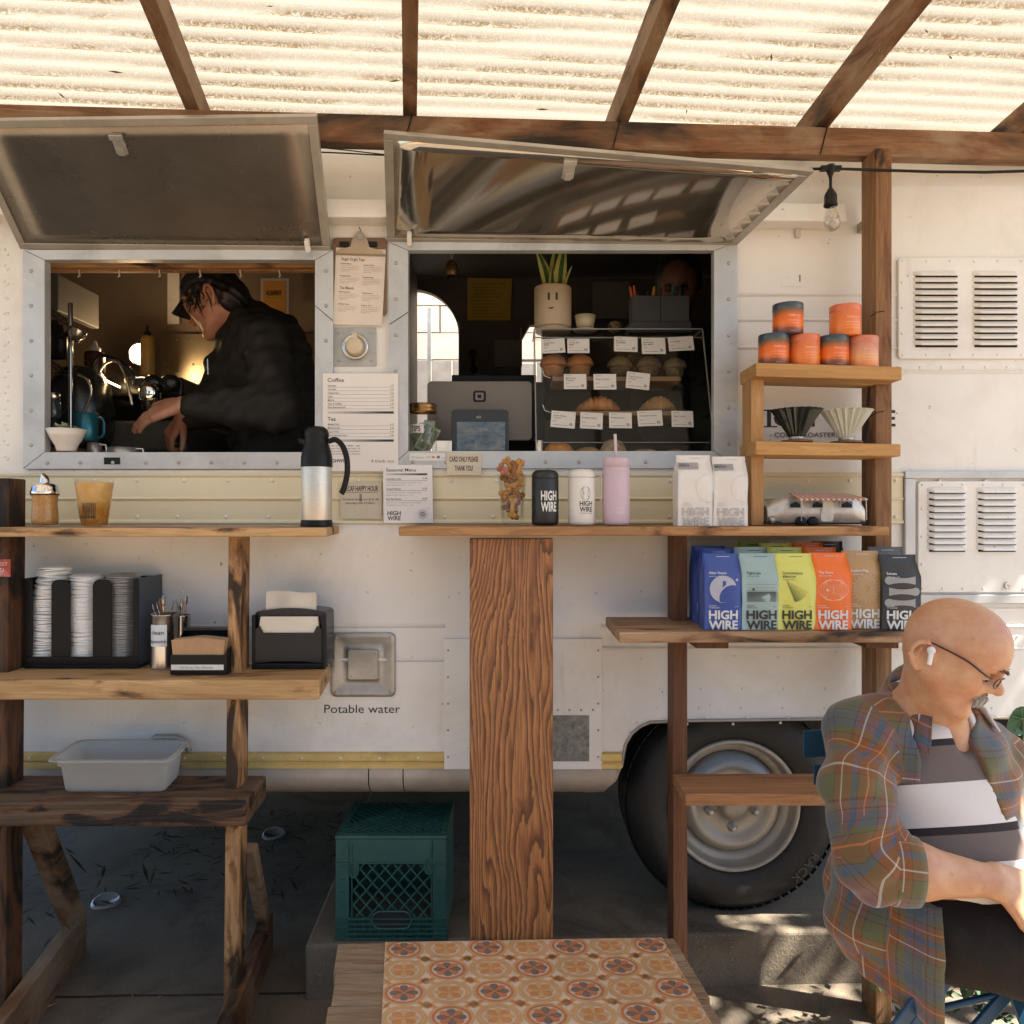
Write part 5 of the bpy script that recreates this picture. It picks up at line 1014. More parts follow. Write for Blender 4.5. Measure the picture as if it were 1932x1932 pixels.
g = MB(); hw(g, cylfn(0, 0, r+.0004, 0, -.12), 0, .026, .0105, .0015, .02, 21*pc); obj('lettering', g, M('faint_print', (.62, .52, .55), .5), th, world=False)
g = MB(); g.box(-r-.006, -r-.0045, -.006, .012, H*.35, H*.75); obj('price_tag', g, m_paper, th, world=False)
# ---------------------------------------------------------------- coffee bags
def bag_mesh(w, d, h, seed=0):
    g = MB(); n = 28; rings = []; rn = random.Random(seed)
    for j in range(15):
        t = j/14
        if t < .70: dd = d*(1-.04*math.cos(t*5)); ww = w*(1-.015*math.sin(t*6))
        else:
            q = (t-.70)/.23; q = min(1, q); dd = d*(1-q)**.85+.004; ww = w*(1-.03*q)
        z = h*t; r_ = min(.010, dd*.3); off = -(d-dd)*.18 if t > .7 else 0
        pts = []
        # front, right gusset, back, left gusset: 7 points a side
        for i in range(7): s_ = i/6-.5; pts.append((s_*ww, -dd/2+(.0035*math.cos(math.pi*s_)*-1 if t < .7 else -.002*math.cos(math.pi*s_))))
        for i in range(7): s_ = i/6-.5; pts.append((ww/2-(.010*(1-abs(s_)*2)*max(0, (t-.35)*1.5)), s_*dd))
        for i in range(7): s_ = .5-i/6; pts.append((s_*ww, dd/2+.003*math.cos(math.pi*s_)))
        for i in range(7): s_ = .5-i/6; pts.append((-ww/2+(.010*(1-abs(s_)*2)*max(0, (t-.35)*1.5)), s_*dd))
        rings.append([Vector((x+.0012*noise.noise((x*30+seed, z*28, 1)), y+off*0+.0030*noise.noise((x*26+seed*7, z*24, y*9)), z)) for x, y in pts])
    g.loft(rings, True, True); return g.mesh('pouch'), rings
bag_cache = {}
def fn_front(w, d, h, k=.0022):
    def f(x, y):
        t = y/h; t = max(0, min(1, t))
        if t < .70: dd = d*(1-.04*math.cos(t*5))
        else: q = min(1, (t-.70)/.23); dd = d*(1-q)**.85+.004
        s_ = x/w; return Vector((x, -dd/2-.0035*math.cos(math.pi*min(.5, abs(s_)))-k, y))
    return f
def bag(label, col, u, v_base, Y, w, h, rz, ink, name_=None, emblem=None, grp='coffee bags on the bag shelf', d=.062, z=None, mark=True, roughness=.42, sub_='HIGH'):
    h = h*(1.0 if Y < 2.2 or z else (1.045 if Y < 2.29 else 1.075)); key = (w, h, d)
    me, _ = bag_mesh(w, d, h, hash(label) % 50 if False else sum(map(ord, label)) % 50)
    o = bpy.data.objects.new('coffee_bag', me); COL.objects.link(o); o.location = (X(u, Y), Y, z if z else zbag); o.rotation_euler = (0, 0, rz); tag(o, label, 'coffee bag', grp)
    m_ = M('bag_'+label.split()[0], col, roughness, 0, .05, 20, bump=.12, bs=25); me.materials.append(m_); ORG[o.name] = (Vector(o.location), rz); f = fn_front(w, d, h)
    if mark:
        g = MB(); hw(g, f, -w*.39, w*.78, h*.115, h*.018, .035, h*.012); g.text('ROASTED', (0, 0, 0), h=h*.016, fn=lambda x, y: f(x-w*.38, y+h*.31), res=2, bold=.01); g.text('IN OAKLAND', (0, 0, 0), h=h*.016, fn=lambda x, y: f(x-w*.38, y+h*.285), res=2, bold=.01); g.text('NET 12', (0, 0, 0), h=h*.012, fn=lambda x, y: f(x+w*.3, y+h*.30), res=2)
        if name_:
            for q, s_ in enumerate(name_): g.text(s_, (0, 0, 0), h=h*.034, fn=lambda x, y, q=q: f(x-w*.38, y+h*(.735-.045*q)), bold=.012, res=2)
            g.text('whole bean coffee', (0, 0, 0), h=h*.016, fn=lambda x, y: f(x-w*.38, y+h*(.70-.045*(len(name_)-1))), res=2)
        g.box(-w*.15, w*.2, -.0035, -.0026, h*.952, h*.957) if False else None
        obj('lettering', g, ink, o, world=False)
    if emblem:
        g = MB(); im = emblem(g, f, w, h); obj('emblem', g, im or ink, o, world=False)
    g = MB(); g.add([Vector((x, -.0052, zq)) for x, zq in ((-w*.12, h*.955), (w*.24, h*.955), (w*.24, h*.961), (-w*.12, h*.961))], [(0, 1, 2, 3)]); obj('tear_line', g, ink, o, world=False)
    return o
zbag = Z(1191.5, 2.095)+.0015
m_w = M('bag_white_ink', (.62, .62, .6), .5); m_k = M('bag_dark_ink', (.03, .032, .028), .5); m_lg = M('bag_pale_ink', (.40, .40, .47), .5)
def disc(g, f, cx, cy, r, n=20): g.add([f(cx+r*math.cos(2*math.pi*i/n), cy+r*math.sin(2*math.pi*i/n)) for i in range(n)], [list(range(n))])
def em_moon(g, f, w, h):
    cx, cy, r = -.01*w, h*.54, w*.36; n = 26; out = []; a0, a1 = math.radians(-65), math.radians(295-0)
    a0, a1 = math.radians(15), math.radians(285)
    vs = [f(cx+r*math.cos(a0+(a1-a0)*i/n), cy+r*math.sin(a0+(a1-a0)*i/n)) for i in range(n+1)]
    p0 = (cx+r*math.cos(a0), cy+r*math.sin(a0)); p1 = (cx+r*math.cos(a1), cy+r*math.sin(a1)); c2 = (cx+r*.72, cy-r*.72); rr2 = math.hypot(p0[0]-c2[0], p0[1]-c2[1]); b0 = math.atan2(p1[1]-c2[1], p1[0]-c2[0]); b1 = math.atan2(p0[1]-c2[1], p0[0]-c2[0])
    if b0 < b1: b0 += 2*math.pi
    vs += [f(c2[0]+rr2*math.cos(b0+(b1-b0)*i/12), c2[1]+rr2*math.sin(b0+(b1-b0)*i/12)) for i in range(1, 12)]
    g.add(vs, [list(range(len(vs)))]); disc(g, f, w*.36, h*.66, w*.035); return m_lg
def em_lines(g, f, w, h):
    for k_ in range(16): y = h*(.37+.16*k_/15*.8); g.add([f(-w*.38, y), f(w*.38, y), f(w*.38, y+.0006+.0007*k_/15), f(-w*.38, y+.0006+.0007*k_/15)], [(0, 1, 2, 3)])
    for y in (.52, .555, .60): g.add([f(-w*.38, h*y), f(w*.38, h*y), f(w*.38, h*y+.0005), f(-w*.38, h*y+.0005)], [(0, 1, 2, 3)])
    disc(g, f, -w*.22, h*.535, w*.03); return m_k
def em_cone(g, f, w, h):
    ax, ay = -w*.30, h*.66
    for i in range(16):
        t = i/15; ex, ey = -w*.06+w*.34*t, h*.37+h*.12*t**2; d = Vector((ex-ax, ey-ay)); e = Vector((-d.y, d.x)).normalized()*.0004*(1.6-t); g.add([f(ax, ay), f(ex-e.x, ey-e.y), f(ex+e.x, ey+e.y)], [(0, 1, 2)])
    disc(g, f, -w*.36, h*.70, w*.018); return m_k
def em_bow(g, f, w, h):
    lens_emblem(g, f, 0, h*.52, w*.80, h*.27, 9, .0003)
    for i in range(7):
        t = -w*.22+w*.44*i/6; d = Vector((-2*t, -h*.27)); e = Vector((-d.y, d.x)).normalized()*.0003; g.add([f(t+e.x, h*.655), f(t-e.x, h*.655), f(-t-e.x, h*.385), f(-t+e.x, h*.385)], [(0, 1, 2, 3)])
    disc(g, f, -w*.16, h*.52, w*.035); return M('bag_light_ink', (.75, .5, .35), .5)
def em_sun(g, f, w, h):
    cx, cy = .02*w, h*.52
    for i in range(44):
        a = 2*math.pi*i/44; r0, r1 = w*.10, w*(.38 if i % 2 else .33); dx, dy = math.cos(a), math.sin(a); e0, e1 = .0003, .0009
        g.add([f(cx+dx*r0-dy*e0, cy+dy*r0+dx*e0), f(cx+dx*r0+dy*e0, cy+dy*r0-dx*e0), f(cx+dx*r1+dy*e1, cy+dy*r1-dx*e1), f(cx+dx*r1-dy*e1, cy+dy*r1+dx*e1)], [(0, 1, 2, 3)])
    return M('bag_cream_ink', (.62, .47, .28), .5)
def em_tubes(g, f, w, h):
    for k_, fl in enumerate((1, -1, 1)):
        cy = h*(.66-.15*k_); n = 14; top = []; bot = []
        for i in range(n+1):
            x = -1+2*i/n; r_ = h*(.032+.024*abs(x)**2.0); top.append((x*w*.34*fl, cy+r_)); bot.append((x*w*.34*fl, cy-r_))
        g.add([f(*p) for p in top+bot[::-1]], [list(range(2*n+2))]); disc(g, lambda x, y: f(x, y)+Vector((0, -.0003, 0)), -w*.34*fl, cy, h*.056)
    return M('bag_grey_ink', (.30, .29, .28), .5)
w_, h_ = .1075, .212
bag('blue coffee bag with a pale crescent, nearest of the three blue ones', (.035, .07, .27), 1358.5, 1189, 2.158, w_*.97, h_, .0, m_w, ['After Hours'], em_moon)
bag('blue coffee bag just behind the nearest blue one', (.035, .07, .27), 1352, 1180, 2.232, w_*.95, h_, -.05, m_w, ['After Hours'], em_moon)
bag('blue coffee bag at the far back beside the reddish post', (.035, .07, .27), 1336, 1172, 2.305, w_*.95, h_, -.05, m_w, ['After Hours'], em_moon)
bag('grey green coffee bag with dark stripes on its label', (.29, .39, .37), 1429, 1188, 2.158, w_*1.02, h_, .03, m_k, ['Tightrope'], em_lines, roughness=.3)
bag('pale mint coffee bag behind the grey green one', (.52, .62, .55), 1418, 1180, 2.25, w_, h_*1.02, 0, m_k, None, None, mark=False)
bag('yellow coffee bag with a dark cone emblem, nearest of the yellow ones', (.60, .58, .12), 1495.5, 1189, 2.158, w_*.99, h_, 0, m_k, ['Conscientious', 'Objector'], em_cone)
bag('yellow coffee bag in the middle of the yellow row', (.60, .58, .12), 1480, 1180, 2.232, w_*.96, h_*1.02, 0, m_k, None, None, mark=False)
bag('yellow coffee bag at the back of the yellow row', (.60, .58, .12), 1462, 1172, 2.305, w_*.95, h_*1.03, 0, m_k, None, None, mark=False)
bag('green coffee bag at the back, only its top showing', (.22, .30, .03), 1420, 1172, 2.335, w_*.9, h_*1.05, 0, m_k, None, None, mark=False)
bag('orange coffee bag with a bow of fine lines, nearest orange one', (.75, .14, .012), 1563, 1189, 2.158, w_*.98, h_*1.01, -.02, m_w, ['The Core'], em_bow)
bag('orange coffee bag in the middle of the orange row', (.75, .14, .012), 1545, 1180, 2.232, w_*.95, h_*1.02, 0, m_w, None, None, mark=False)
bag('orange coffee bag at the back of the orange row', (.75, .14, .012), 1521, 1172, 2.305, w_*.95, h_*1.04, 0, m_w, None, None, mark=False)
bag('tan coffee bag with a white sunburst', (.42, .25, .105), 1622, 1186, 2.178, w_*.99, h_*1.03, -.03, m_w, ['Shadow Play'], em_sun)
bag('dark brown coffee bag behind the tan one', (.045, .026, .016), 1560, 1172, 2.345, w_*.9, h_*1.05, 0, m_w, None, None, mark=False)
bag('black coffee bag with three pale tube shapes', (.022, .024, .025), 1691, 1188, 2.16, w_*1.0, h_*.985, -.03, m_w, ['Sulcata'], em_tubes)
bag('charcoal grey coffee bag behind the black one', (.085, .08, .08), 1669, 1180, 2.26, w_*.98, h_*1.02, 0, m_w, None, None, mark=False)
# white retail bags on the counter
m_gp = M('pale_grey_print', (.43, .41, .40), .5); m_lab = M('grey_label', (.30, .28, .28), .5)
for (u, lab, nm, dx) in ((1307, 'white coffee bag labelled Kenya', 'KENYA', 0), (1374, 'white coffee bag labelled Mexico', 'MEXICO', 1)):
    wv, hv = (.104, .207) if not dx else (.100, .203)
    o = bag(lab+' standing on the counter', (.66, .62, .57), u, 992, 2.235, wv, hv, .06 if not dx else -.04, m_gp, None, None, 'white coffee bags on the counter', .055, z=zc0)
    g = MB(); f = fn_front(wv, .055, hv, .0024); y0 = hv*.80; n = 4; g.grid(lambda a, b: f(-wv*.46+wv*.56*a, y0+hv*.09*b*1), 4, 3); l = obj('label_patch', g, m_lab, o, world=False)
    g = MB(); f2 = fn_front(wv, .055, hv, .0030); g.text(nm, (0, 0, 0), h=hv*.032, fn=lambda x, y: f2(x-wv*.43, y+y0+hv*.035), bold=.02); g.text('SINGLE ORIGIN', (0, 0, 0), h=hv*.011, fn=lambda x, y: f2(x-wv*.43, y+y0+hv*.075), res=2); obj('lettering', g, m_ink, l, world=False)
    g = MB(); f3 = fn_front(wv, .055, hv, .0023); n = 30; vs = []
    for i in range(n+1):
        a = math.radians(90+200*i/n)
        for r_ in (wv*.40, wv*.408): vs.append(f3(wv*.40+r_*math.cos(a) if wv*.40+r_*math.cos(a) < wv*.48 else wv*.48, hv*.53+r_*math.sin(a)))
    g.add(vs, [(2*i, 2*i+1, 2*i+3, 2*i+2) for i in range(n)]); obj('emblem', g, m_gp, o, world=False)
# ---------------------------------------------------------------- little shelf rack: tins, drippers, toy caravan
def tinmat(name, pink):
    t = NT(name); v = t.co(kind='Generated'); s_ = t.sep(v); n = t.noise(t.co(), 22, 2, .5)
    z = t.math('ADD', s_[2], t.math('MULTIPLY', t.math('SUBTRACT', n, .5), .25))
    if not pink: c = t.ramp(z, [(0, (.06, .04, .06)), (.14, (.24, .06, .03)), (.30, (.75, .16, .01)), (.55, (.68, .13, .015)), (.72, (.20, .10, .05)), (.84, (.045, .075, .085)), (1, (.03, .05, .075))])
    elif pink == 1: c = t.ramp(z, [(0, (.62, .15, .03)), (.3, (.72, .20, .03)), (.6, (.68, .17, .05)), (.85, (.60, .16, .075)), (1, (.62, .15, .06))])
    else: c = t.ramp(z, [(0, (.66, .20, .09)), (.3, (.70, .33, .12)), (.6, (.60, .25, .16)), (.85, (.52, .18, .12)), (1, (.60, .17, .07))])
    t.l(c, t.b.inputs[0]); t.set(Roughness=.3); return t.mat
tm = [tinmat('tin_dusk', 0), tinmat('tin_coral', 1), tinmat('tin_peach', 2)]; tinp = M('tin_print', (.70, .52, .38), .5)
YT = 2.27; zs_t = [Z(683, 2.215)+.001, Z(686, 2.215)+.001]; pt_ = YT/F
zt0 = lambda u: Z(683+(691-683)*(u-1426)/276, 2.215)+.0012
def tin(u, lvl, mi, lab):
    r = 28*pt_; h = 58*pt_; u_ = u; z = zt0(u)+ (h+.0006)*lvl+(0 if not lvl else .0)
    th = thing('tea_tin', lab, 'tin', (X(u, YT), YT, z), 0, 'tea tins stacked on the rack')
    obj('can_body', MB().lathe([(0, 0), (r*.99, 0), (r, .001), (r, h*.76), (r*.992, h*.765), (r*.992, h*.772), (r*1.005, h*.778), (r*1.005, h*.985), (r*.985, h), (0, h)], n=32), tm[mi], th, world=False)
    g = MB(); f = cylfn(0, 0, r*1.012, 0, -.3)
    g.text('4 track', (0, 0, 0), h=.0062, w=.023, fn=lambda x, y: f(x, y+h*.53), bold=.015); g.text('-tea', (0, 0, 0), h=.0062, w=.014, fn=lambda x, y: f(x+.024, y+h*.53)); 
    for q, (s_, ww) in enumerate((('Cruel Summer Iced Tea', .046), ('a cool summer blend', .036), ('black tea and citrus', .040), ('net 4 oz', .016))): g.text(s_, (0, 0, 0), h=.0034 if q == 0 else .0022, w=ww, fn=lambda x, y, q=q: f(x-.004+(.010 if q == 3 else 0), y+h*(.38-.09*q-(.06 if q == 3 else 0))), res=2)
    obj('lettering', g, tinp, th, world=False); return th
tin(1459.5, 0, 0, 'dusk blue and orange tea tin, bottom row at the left end'); tin(1517.5, 0, 1, 'coral tea tin on the bottom row between two dusk blue ones'); tin(1572, 0, 0, 'dusk blue and orange tea tin on the bottom row under the coral one'); tin(1627, 0, 2, 'pale peach tea tin, bottom row beside the tall post')
tin(1486.5, 1, 0, 'dusk blue and orange tea tin stacked on top'); tin(1594.5, 1, 1, 'coral tea tin stacked on top beside the post')
def dripper(u, lab, mat):
    zb_ = Z(831+6*(u-1426)/276, 2.215)+.0012; th = thing('coffee_dripper', lab, 'coffee dripper', (X(u, YT), YT, zb_)); g = MB(); n = 40; rings = []
    for r, z, am in ((.020, .010, 0), (.022, .016, .03), (.028, .030, .07), (.045, .060, .075), (.066, .094, .075), (.072, .100, .07), (.070, .100, .07), (.043, .060, .075), (.024, .022, .05), (.014, .014, 0)):
        rings.append([Vector((r*(1+am*(1 if i % 2 else -1))*math.cos(2*math.pi*i/n), r*(1+am*(1 if i % 2 else -1))*math.sin(2*math.pi*i/n), z)) for i in range(n)])
    g.loft(rings, False, False); obj('fluted_cone', g, mat, th, world=False, bevel=.0006)
    obj('collar', MB().lathe([(.016, .008), (.023, .008), (.023, .018), (.0215, .020)], n=24), m_alu2, th, world=False); obj('holder_ring', MB().lathe([(.014, .001), (.045, .001), (.047, .004), (.045, .008), (.014, .008)], n=28), M('holder_wood', (.13, .06, .03), .5), th, world=False)
dripper(1503, 'black fluted coffee dripper cone', M('black_glaze', (.012, .014, .012), .08, 0, .2, 20)); dripper(1597, 'sage white fluted coffee dripper cone', M('sage_glaze', (.46, .46, .38), .18, 0, .06, 12))
# toy caravan
YV = 2.27; tv = thing('toy_caravan', 'toy tin silver caravan with a striped awning', 'toy caravan', (X(1540, YV), YV, zc0))
m_tin = M('toy_white_tin', (.56, .53, .48), .35, .35, .12, 40, dirt=(.22, .14, .08), dirt_amt=.5); x0, x1 = X(1448, YV), X(1632, YV); zb_, zt_ = Z(985, YV), Z(932, YV); L = x1-x0; H_ = zt_-zb_
g = MB(); rings = []; 
for i in range(15):
    t = i/14; e = min(1, math.sin(min(t*4.2, 1)*math.pi/2)**.6 if t < .24 else (math.sin(min((1-t)*7, 1)*math.pi/2)**.5)); e = max(.25, e); hh = H_*(.45+.55*e); yy = .045*(.6+.4*e); x = x0+L*t
    rings.append([Vector((x, 2.30+yy*cx_, zb_+hh*cz_)) for cx_, cz_ in ((-1, 0), (-1, .45), (-.97, .7), (-.82, .88), (-.5, .97), (0, 1), (.5, .97), (.82, .88), (1, .6), (1, 0))])
g.loft(rings, True, True); obj('body', g, m_tin, tv)
yf = 2.2535
for u in (1489, 1531, 1586): g = MB(); g.box(X(u-1, yf), X(u+23, yf), yf-.0012, yf+.002, Z(958, YV), Z(944, YV)); obj('window_surround', g, m_alu2, tv)
for u in (1489, 1531, 1586):
    g = MB(); g.box(X(u+1, yf), X(u+21, yf), yf-.0022, yf-.0013, Z(956.8, YV), Z(945.2, YV)); o = obj('window', g, m_dark, tv); g = MB(); g.add([(X(u+1, yf), yf-.0026, Z(951, YV)), (X(u+11, yf), yf-.0026, Z(945.3, YV)), (X(u+1, yf), yf-.0026, Z(945.3, YV))], [(0, 1, 2)]); g.add([(X(u+21, yf), yf-.0026, Z(951, YV)), (X(u+11, yf), yf-.0026, Z(945.3, YV)), (X(u+21, yf), yf-.0026, Z(945.3, YV))], [(0, 2, 1)]); obj('curtain', g, M('toy_blue', (.06, .16, .30), .5), o)
g = MB(); g.rrect(X(1560, yf), (Z(983, YV)+Z(943, YV))/2, X(1572, yf)-X(1548, yf), Z(943, YV)-Z(983, YV), .008, yf-.0018, yf+.001); o = obj('door', g, m_tin, tv, bevel=.0008); g = MB(); g.box(X(1550, yf), X(1551.5, yf), yf-.004, yf-.0019, Z(966, YV), Z(958, YV)); obj('handle', g, m_alu2, o)
for u in (1510, 1533): obj('wheel', MB().lathe([(0, -.012), (.012, -.012), (.0155, -.010), (.0155, .004), (0, .004)], (X(u, yf), yf, Z(982, YV)-.002), 18, M=Matrix.Rotation(-math.pi/2, 4, 'X')), m_black, tv); g = MB(); 
aw = MB(); ai0, ai1 = X(1490, 2.24), X(1636, 2.20); ns = 26
for i in range(ns):
    aw.cur = i % 2; a, b = i/ns, (i+1)/ns
    for (p, q_) in (((0, 0), (1, 1)),):
        yA, yB = 2.262, 2.200; zA, zB = Z(932, 2.26)+.004, Z(939.5, 2.20); xA = lambda t: X(1487, 2.26)+(X(1600, 2.26)-X(1487, 2.26))*t; xB = lambda t: X(1505, 2.2)+(X(1637, 2.2)-X(1505, 2.2))*t
        aw.add([(xB(a), yB, zB), (xB(b), yB, zB), (xA(b), yA, zA), (xA(a), yA, zA), (xB(a), yB+.0005, zB-.0045), ((xB(a)+xB(b))/2, yB+.0005, zB-.0065), (xB(b), yB+.0005, zB-.0045)], [(0, 1, 2, 3), (4, 5, 6, 1, 0)])
o = obj('awning', aw, [M('toy_red', (.34, .10, .06), .5, 0, .15, 40), M('toy_cream', (.50, .42, .34), .5, 0, .15, 40)], tv); sm = o.modifiers.new('s', 'SOLIDIFY'); sm.thickness = .0012; sm.offset = -1
g = MB(); g.tube([P(1513, 940, 2.205), P(1512, 982, 2.222)], .0013, 6); obj('awning_pole', g, m_tin, tv); g = MB(); g.tube([P(1634, 940, 2.205), P(1635, 980, 2.222)], .0013, 6); obj('awning_pole', g, m_tin, tv)
g = MB(); g.box(X(1445, yf), X(1636, yf), 2.258, 2.34, zc0+.004, zb_+.003); obj('chassis', g, m_dark, tv); g = MB(); g.lathe([(0, 0), (.011, 0), (.011, .012), (0, .014)], (X(1450, YV), 2.26, Z(981, YV)), 14, M=Matrix.Rotation(1.2, 4, 'Y')); obj('gas_bottle', g, m_alu2, tv)
# ---------------------------------------------------------------- solid modelling by distance fields (people, pastries)
class SDF:
    def __init__(s, lo, hi, h):
        s.lo = np.array(lo, np.float32); s.h = h; s.n = np.ceil((np.array(hi)-np.array(lo))/h).astype(int)+1
        s.d = np.full(tuple(s.n), 1., np.float32)
    def ev(s, lo, hi, fn, k=.0, op='u', pad=.03):
        i0 = np.maximum(0, np.floor((np.array(lo)-pad-s.lo)/s.h).astype(int)); i1 = np.minimum(s.n, np.ceil((np.array(hi)+pad-s.lo)/s.h).astype(int)+1)
        if np.any(i1 <= i0): return s
        ax = [s.lo[a]+s.h*np.arange(i0[a], i1[a], dtype=np.float32) for a in range(3)]
        x, y, z = np.meshgrid(*ax, indexing='ij', sparse=True); q = fn(x, y, z).astype(np.float32)
        sl = tuple(slice(i0[a], i1[a]) for a in range(3)); d = s.d[sl]
        if op == 'u':
            if k > 0: hh = np.maximum(k-np.abs(d-q), 0)/k; s.d[sl] = np.minimum(d, q)-hh*hh*k*.25
            else: s.d[sl] = np.minimum(d, q)
        elif op == 's':
            if k > 0: hh = np.maximum(k-np.abs(d+q), 0)/k; s.d[sl] = np.maximum(d, -q)+hh*hh*k*.25
            else: s.d[sl] = np.maximum(d, -q)
        elif op == 'i': s.d[sl] = np.maximum(d, q)
        return s
    def cap(s, a, b, ra, rb=None, k=.02, op='u', sq=None):
        a = np.array(a, np.float32); b = np.array(b, np.float32); rb = ra if rb is None else rb; ba = b-a; L2 = max(1e-9, float(ba@ba)); r = max(ra, rb)
        def fn(x, y, z):
            px, py, pz = x-a[0], y-a[1], z-a[2]; t = np.clip((px*ba[0]+py*ba[1]+pz*ba[2])/L2, 0, 1)
            return np.sqrt((px-t*ba[0])**2+(py-t*ba[1])**2+(pz-t*ba[2])**2)-(ra+(rb-ra)*t)
        return s.ev(np.minimum(a, b)-r, np.maximum(a, b)+r, fn, k, op, .03+k)
    def chain(s, pts, rs, k=.02):
        for i in range(len(pts)-1): s.cap(pts[i], pts[i+1], rs[i], rs[i+1], k)
        return s
    def ell(s, c, r, R=None, k=.02, op='u'):
        c = np.array(c, np.float32); r = np.array(r, np.float32); m = float(r.max()); A = np.eye(3) if R is None else np.array(R).T
        def fn(x, y, z):
            px, py, pz = x-c[0], y-c[1], z-c[2]; q = [A[i, 0]*px+A[i, 1]*py+A[i, 2]*pz for i in range(3)]
            k0 = np.sqrt(sum((q[i]/r[i])**2 for i in range(3))); k1 = np.sqrt(sum((q[i]/r[i]**2)**2 for i in range(3)))+1e-6
            return k0*(k0-1)/k1
        return s.ev(c-m, c+m, fn, k, op, .03+k)
    def mesh(s, smooth_it=1):
        d = s.d; n = d.shape; sg = d < 0
        c = [sg[i:n[0]-1+i, j:n[1]-1+j, k:n[2]-1+k] for i in (0, 1) for j in (0, 1) for k in (0, 1)]
        tot = sum(q.astype(np.int8) for q in c); mask = (tot > 0) & (tot < 8); idx = np.argwhere(mask); m = len(idx)
        vid = np.full(mask.shape, -1, np.int64); vid[tuple(idx.T)] = np.arange(m)
        off = [(i, j, k) for i in (0, 1) for j in (0, 1) for k in (0, 1)]; val = np.stack([d[tuple((idx+o).T)] for o in off], 1)
        acc = np.zeros((m, 3)); cnt = np.zeros(m)
        for a in range(8):
            for b in range(a+1, 8):
                df = np.array(off[b])-np.array(off[a])
                if np.abs(df).sum() != 1: continue
                va, vb = val[:, a], val[:, b]; cr = (va < 0) != (vb < 0); t = np.where(cr, va/np.where(cr, va-vb, 1), 0)
                acc[cr] += (np.array(off[a])+t[:, None]*df)[cr]; cnt[cr] += 1
        P_ = idx+acc/np.maximum(cnt, 1)[:, None]; fs = []
        for a in range(3):
            b, e = (a+1) % 3, (a+2) % 3; s0 = [slice(1, -1)]*3; s0[a] = slice(0, n[a]-1)
            A = sg[tuple(s0)]; s1 = list(s0); s1[a] = slice(1, n[a]); B = sg[tuple(s1)]; ch = np.argwhere(A != B); o = np.ones(3, int); o[a] = 0; ch = ch+o; pos = sg[tuple(ch.T)]
            ub = np.zeros(3, int); ub[b] = 1; ue = np.zeros(3, int); ue[e] = 1
            q = np.stack([vid[tuple((ch-ub-ue).T)], vid[tuple((ch-ue).T)], vid[tuple(ch.T)], vid[tuple((ch-ub).T)]], 1); q = q[(q >= 0).all(1)] if False else q
            q[~pos] = q[~pos][:, ::-1]; fs.append(q)
        F_ = np.concatenate(fs); F_ = F_[(F_ >= 0).all(1)]
        for _ in range(smooth_it):
            acc = np.zeros_like(P_); cn = np.zeros(len(P_))
            for i in range(4):
                a_, b_ = F_[:, i], F_[:, (i+1) % 4]; np.add.at(acc, a_, P_[b_]); np.add.at(cn, a_, 1); np.add.at(acc, b_, P_[a_]); np.add.at(cn, b_, 1)
            P_ = P_*.5+acc/np.maximum(cn, 1)[:, None]*.5
        return s.lo+P_*s.h, F_
def npmesh(name, V, Fq, attrs=None):
    me = bpy.data.meshes.new(name); me.vertices.add(len(V)); me.vertices.foreach_set('co', V.astype(np.float32).ravel()); k = Fq.shape[1]
    me.loops.add(Fq.size); me.loops.foreach_set('vertex_index', Fq.astype(np.int32).ravel()); me.polygons.add(len(Fq))
    me.polygons.foreach_set('loop_start', np.arange(0, Fq.size, k, dtype=np.int32)); me.polygons.foreach_set('use_smooth', np.ones(len(Fq), bool)); me.update(calc_edges=True); me.validate()
    for nm, a in (attrs or {}).items():
        at = me.attributes.new(nm, 'FLOAT_VECTOR', 'POINT'); at.data.foreach_set('vector', a.astype(np.float32).ravel())
    return me
def sdfobj(name, s, mat, parent, attr=None, it=1, label=None):
    V, Fq = s.mesh(it); at = {'pat': attr(V)} if attr else None
    off = np.array(ORG[root_of(parent).name][0]) if parent is not None else 0
    return obj(name, npmesh(name, V-off, Fq, at), mat, parent, label=label)
# ---------------------------------------------------------------- inside the left hatch
def ua(x): return 48.3+.29167*x
def va(y): return 483+.29167*y
def PA(x, y, Y): return P(ua(x), va(y), Y)
g = MB(); g.box(X(88, 2.56), X(600, 2.56), 2.56, 2.585, Z(503, 2.56), Z(489, 2.56)); g.box(X(92, 2.6), X(600, 2.6), 2.587, 2.61, Z(513, 2.6), Z(503, 2.6)); single('hook_rail', g, w_count, 'wooden rail with small white hooks under the top of the left hatch', 'rail', bevel=.002)
m_hook = M('hook_white', (.6, .57, .5), .3)
for i, x in enumerate((345, 603, 865, 1127, 1388, 1640)):
    c = PA(x, 88, 2.58); g = MB(); g.tube([c, c+Vector((0, 0, -.006)), c+Vector((.003, -.004, -.014)), c+Vector((.006, -.006, -.022)), c+Vector((.004, -.012, -.026))], .0024, 6); single('cup_hook', g, m_hook, 'small white cup hook under the wooden rail', 'hook', 'cup hooks under the rail', loc=tuple(c))
lp = thing('work_lamp', 'lit round work lamp glowing behind the yellow squeeze bottle', 'lamp', P(264, 667, 3.45))
t = NT('lamp_glow'); t.set(Base_Color=(1, .8, .5)); t.b.inputs['Emission Color'].default_value = (1, .66, .30, 1); t.b.inputs['Emission Strength'].default_value = 4.0; m_glow = t.mat
obj('lamp_glass', MB().lathe([(0, .012), (.025, .010), (.040, .002), (.047, -.004)], P(262, 667, 3.43), 24, M=RX), m_glow, lp)
obj('housing', MB().lathe([(.052, .010), (.054, -.004), (.050, -.05), (.03, -.09), (0, -.095)], P(268, 667, 3.44)+Vector((0, 0, 0)), 24, M=RX @ Matrix.Rotation(.5, 4, 'Y')), m_black, lp)
